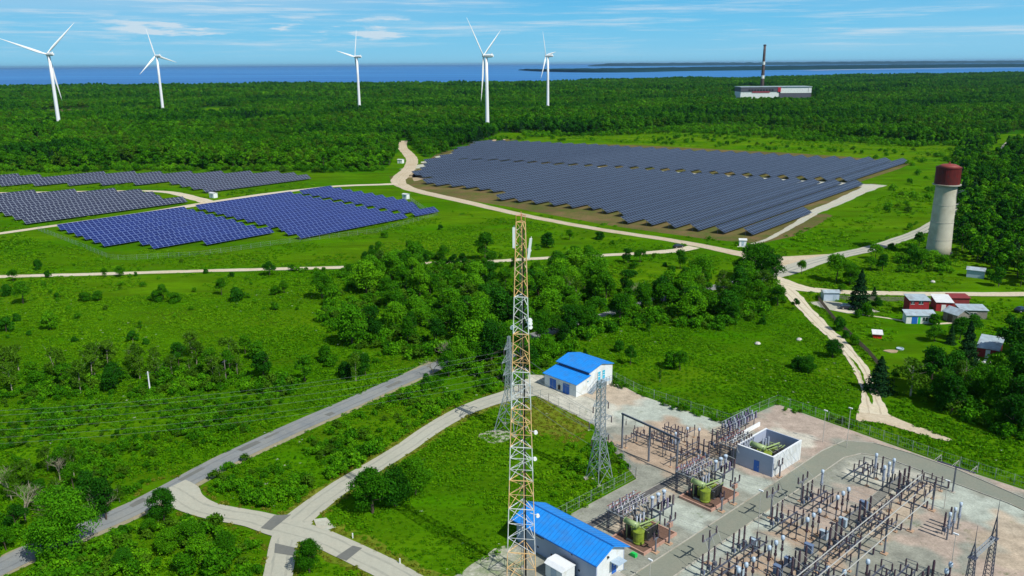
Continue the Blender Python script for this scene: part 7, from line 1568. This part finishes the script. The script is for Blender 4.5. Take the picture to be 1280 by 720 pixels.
pts, _ = grid(gp(meadow_near), 1.25, 601); pts = excl_roads(off_roads(pts, .1)); n = np.sin(pts[:,0]*.13)*np.sin(pts[:,1]*.11+1)+.8*np.sin(pts[:,0]*.41+3)*np.sin(pts[:,1]*.37)+.5*np.sin(pts[:,0]*1.1)*np.sin(pts[:,1]*.9)
dk = inpoly(pts[:,0], pts[:,1], catmull(gp([(658,492),(690,503),(724,524),(738,533),(722,556),(690,548),(664,540),(655,520)]), 4, True)); dry = pts[dk]; vk = ~off_mask(pts[~dk]); dry = np.vstack([dry, pts[~dk][vk]]); pts = pts[~dk][~vk]; n = n[~dk][~vk]
scatter('grass', dry, lib('dry_kinds', DT), .7, 1.2, 'dry yellowish grass beside the far yard and along the road verges', 'grass', 606)
print('tufts', len(pts)); scatter('grass', pts, TL, np.clip(1.05+.45*n, .5, 1.9), 0, 'tall meadow grass round the roads and the yard', 'grass', 602)
meadow_far = [(-60,300),(300,318),(560,262),(700,282),(900,322),(1000,330),(1290,240),(1290,560),(1180,545),(1085,500),(1050,420),(1000,372),(760,350),(560,345),(300,365),(-60,380)]
pts, _ = grid(gp(meadow_far), 2.3, 611); pts = excl_roads(off_roads(pts, .4)); n = np.sin(pts[:,0]*.07)*np.sin(pts[:,1]*.05+1)+.8*np.sin(pts[:,0]*.21+3)*np.sin(pts[:,1]*.17)+.5*np.sin(pts[:,0]*.6)*np.sin(pts[:,1]*.5)
pts = pts[n > -.3]; n = n[n > -.3]; print('far tufts', len(pts)); scatter('grass', pts, TL, np.clip(1.3+.5*n, .7, 2.2), 0, 'rough grass of the meadows before the solar arrays', 'grass', 612)
pts, _ = grid(gp([(-60,214),(480,214),(500,232),(520,180),(640,168),(860,160),(1000,168),(1215,182),(1200,320),(1000,325),(900,318),(700,276),(560,250),(560,262),(300,316),(-60,330)]), 5.0, 621); pts = excl_roads(off_roads(pts, .6)); uu = pts@np.array([UA.x, UA.y]); vv = pts@np.array([VA.x, VA.y])
k = ~((uu > 312) & (uu < 660) & (vv > 128) & (vv < 520) & (pts[:,1] > 300)) & ~((uu > 140) & (uu < 320) & (vv > 270) & (vv < 400)); pts = pts[k]; n = np.sin(pts[:,0]*.04)*np.sin(pts[:,1]*.03+1)+.8*np.sin(pts[:,0]*.11+3)*np.sin(pts[:,1]*.09)+.6*np.sin(pts[:,0]*.33)*np.sin(pts[:,1]*.21); pts = pts[n > 0]; n = n[n > 0]
scatter('grass', pts, TL, np.clip(1.6+1.0*n, 1, 3.2), 0, 'rank grass in patches on the fields round the solar arrays', 'grass', 622)
b = MB()
for i in range(9): a = i*2.4; x, y = math.cos(a)*.5*(i/9), math.sin(a)*.5*(i/9); b.add([(x-.07,y-.06,.42),(x+.07,y-.05,.45),(x+.06,y+.07,.43),(x-.06,y+.06,.46)], [(0,1,2,3)])
fo = b.build('flower_kind', M['flower']); fm = fo.data; bpy.data.objects.remove(fo); FLW = lib('flower_kinds', [fm])
pts, rs = grid(gp(meadow_near), 5.0, 603); pts = excl_roads(off_roads(pts, .1)); n = np.sin(pts[:,0]*.09+2)*np.sin(pts[:,1]*.08)+.6*np.sin(pts[:,0]*.3)*np.sin(pts[:,1]*.33); pts = pts[n > .35]
scatter('wildflowers', pts, FLW, .3, .8, 'small white flower heads in the meadow grass', 'wildflowers', 604)

# ------------------------------------------------------------------ air
HAZE = 1.9e-5
hz = MB(); hz.box(-60000, 60000, -1500, 70000, -6, 135); ho = hz.build('haze', None)
m, t = nodes('haze'); t.nodes.clear(); out = t.nodes.new('ShaderNodeOutputMaterial'); pv = t.nodes.new('ShaderNodeVolumePrincipled')
pv.inputs['Color'].default_value = (0.42, 0.70, 1.0, 1); pv.inputs['Density'].default_value = HAZE; pv.inputs['Anisotropy'].default_value = 0.3
t.links.new(pv.outputs[0], out.inputs['Volume']); ho.data.materials.clear(); ho.data.materials.append(m); tag(ho, kind='stuff')
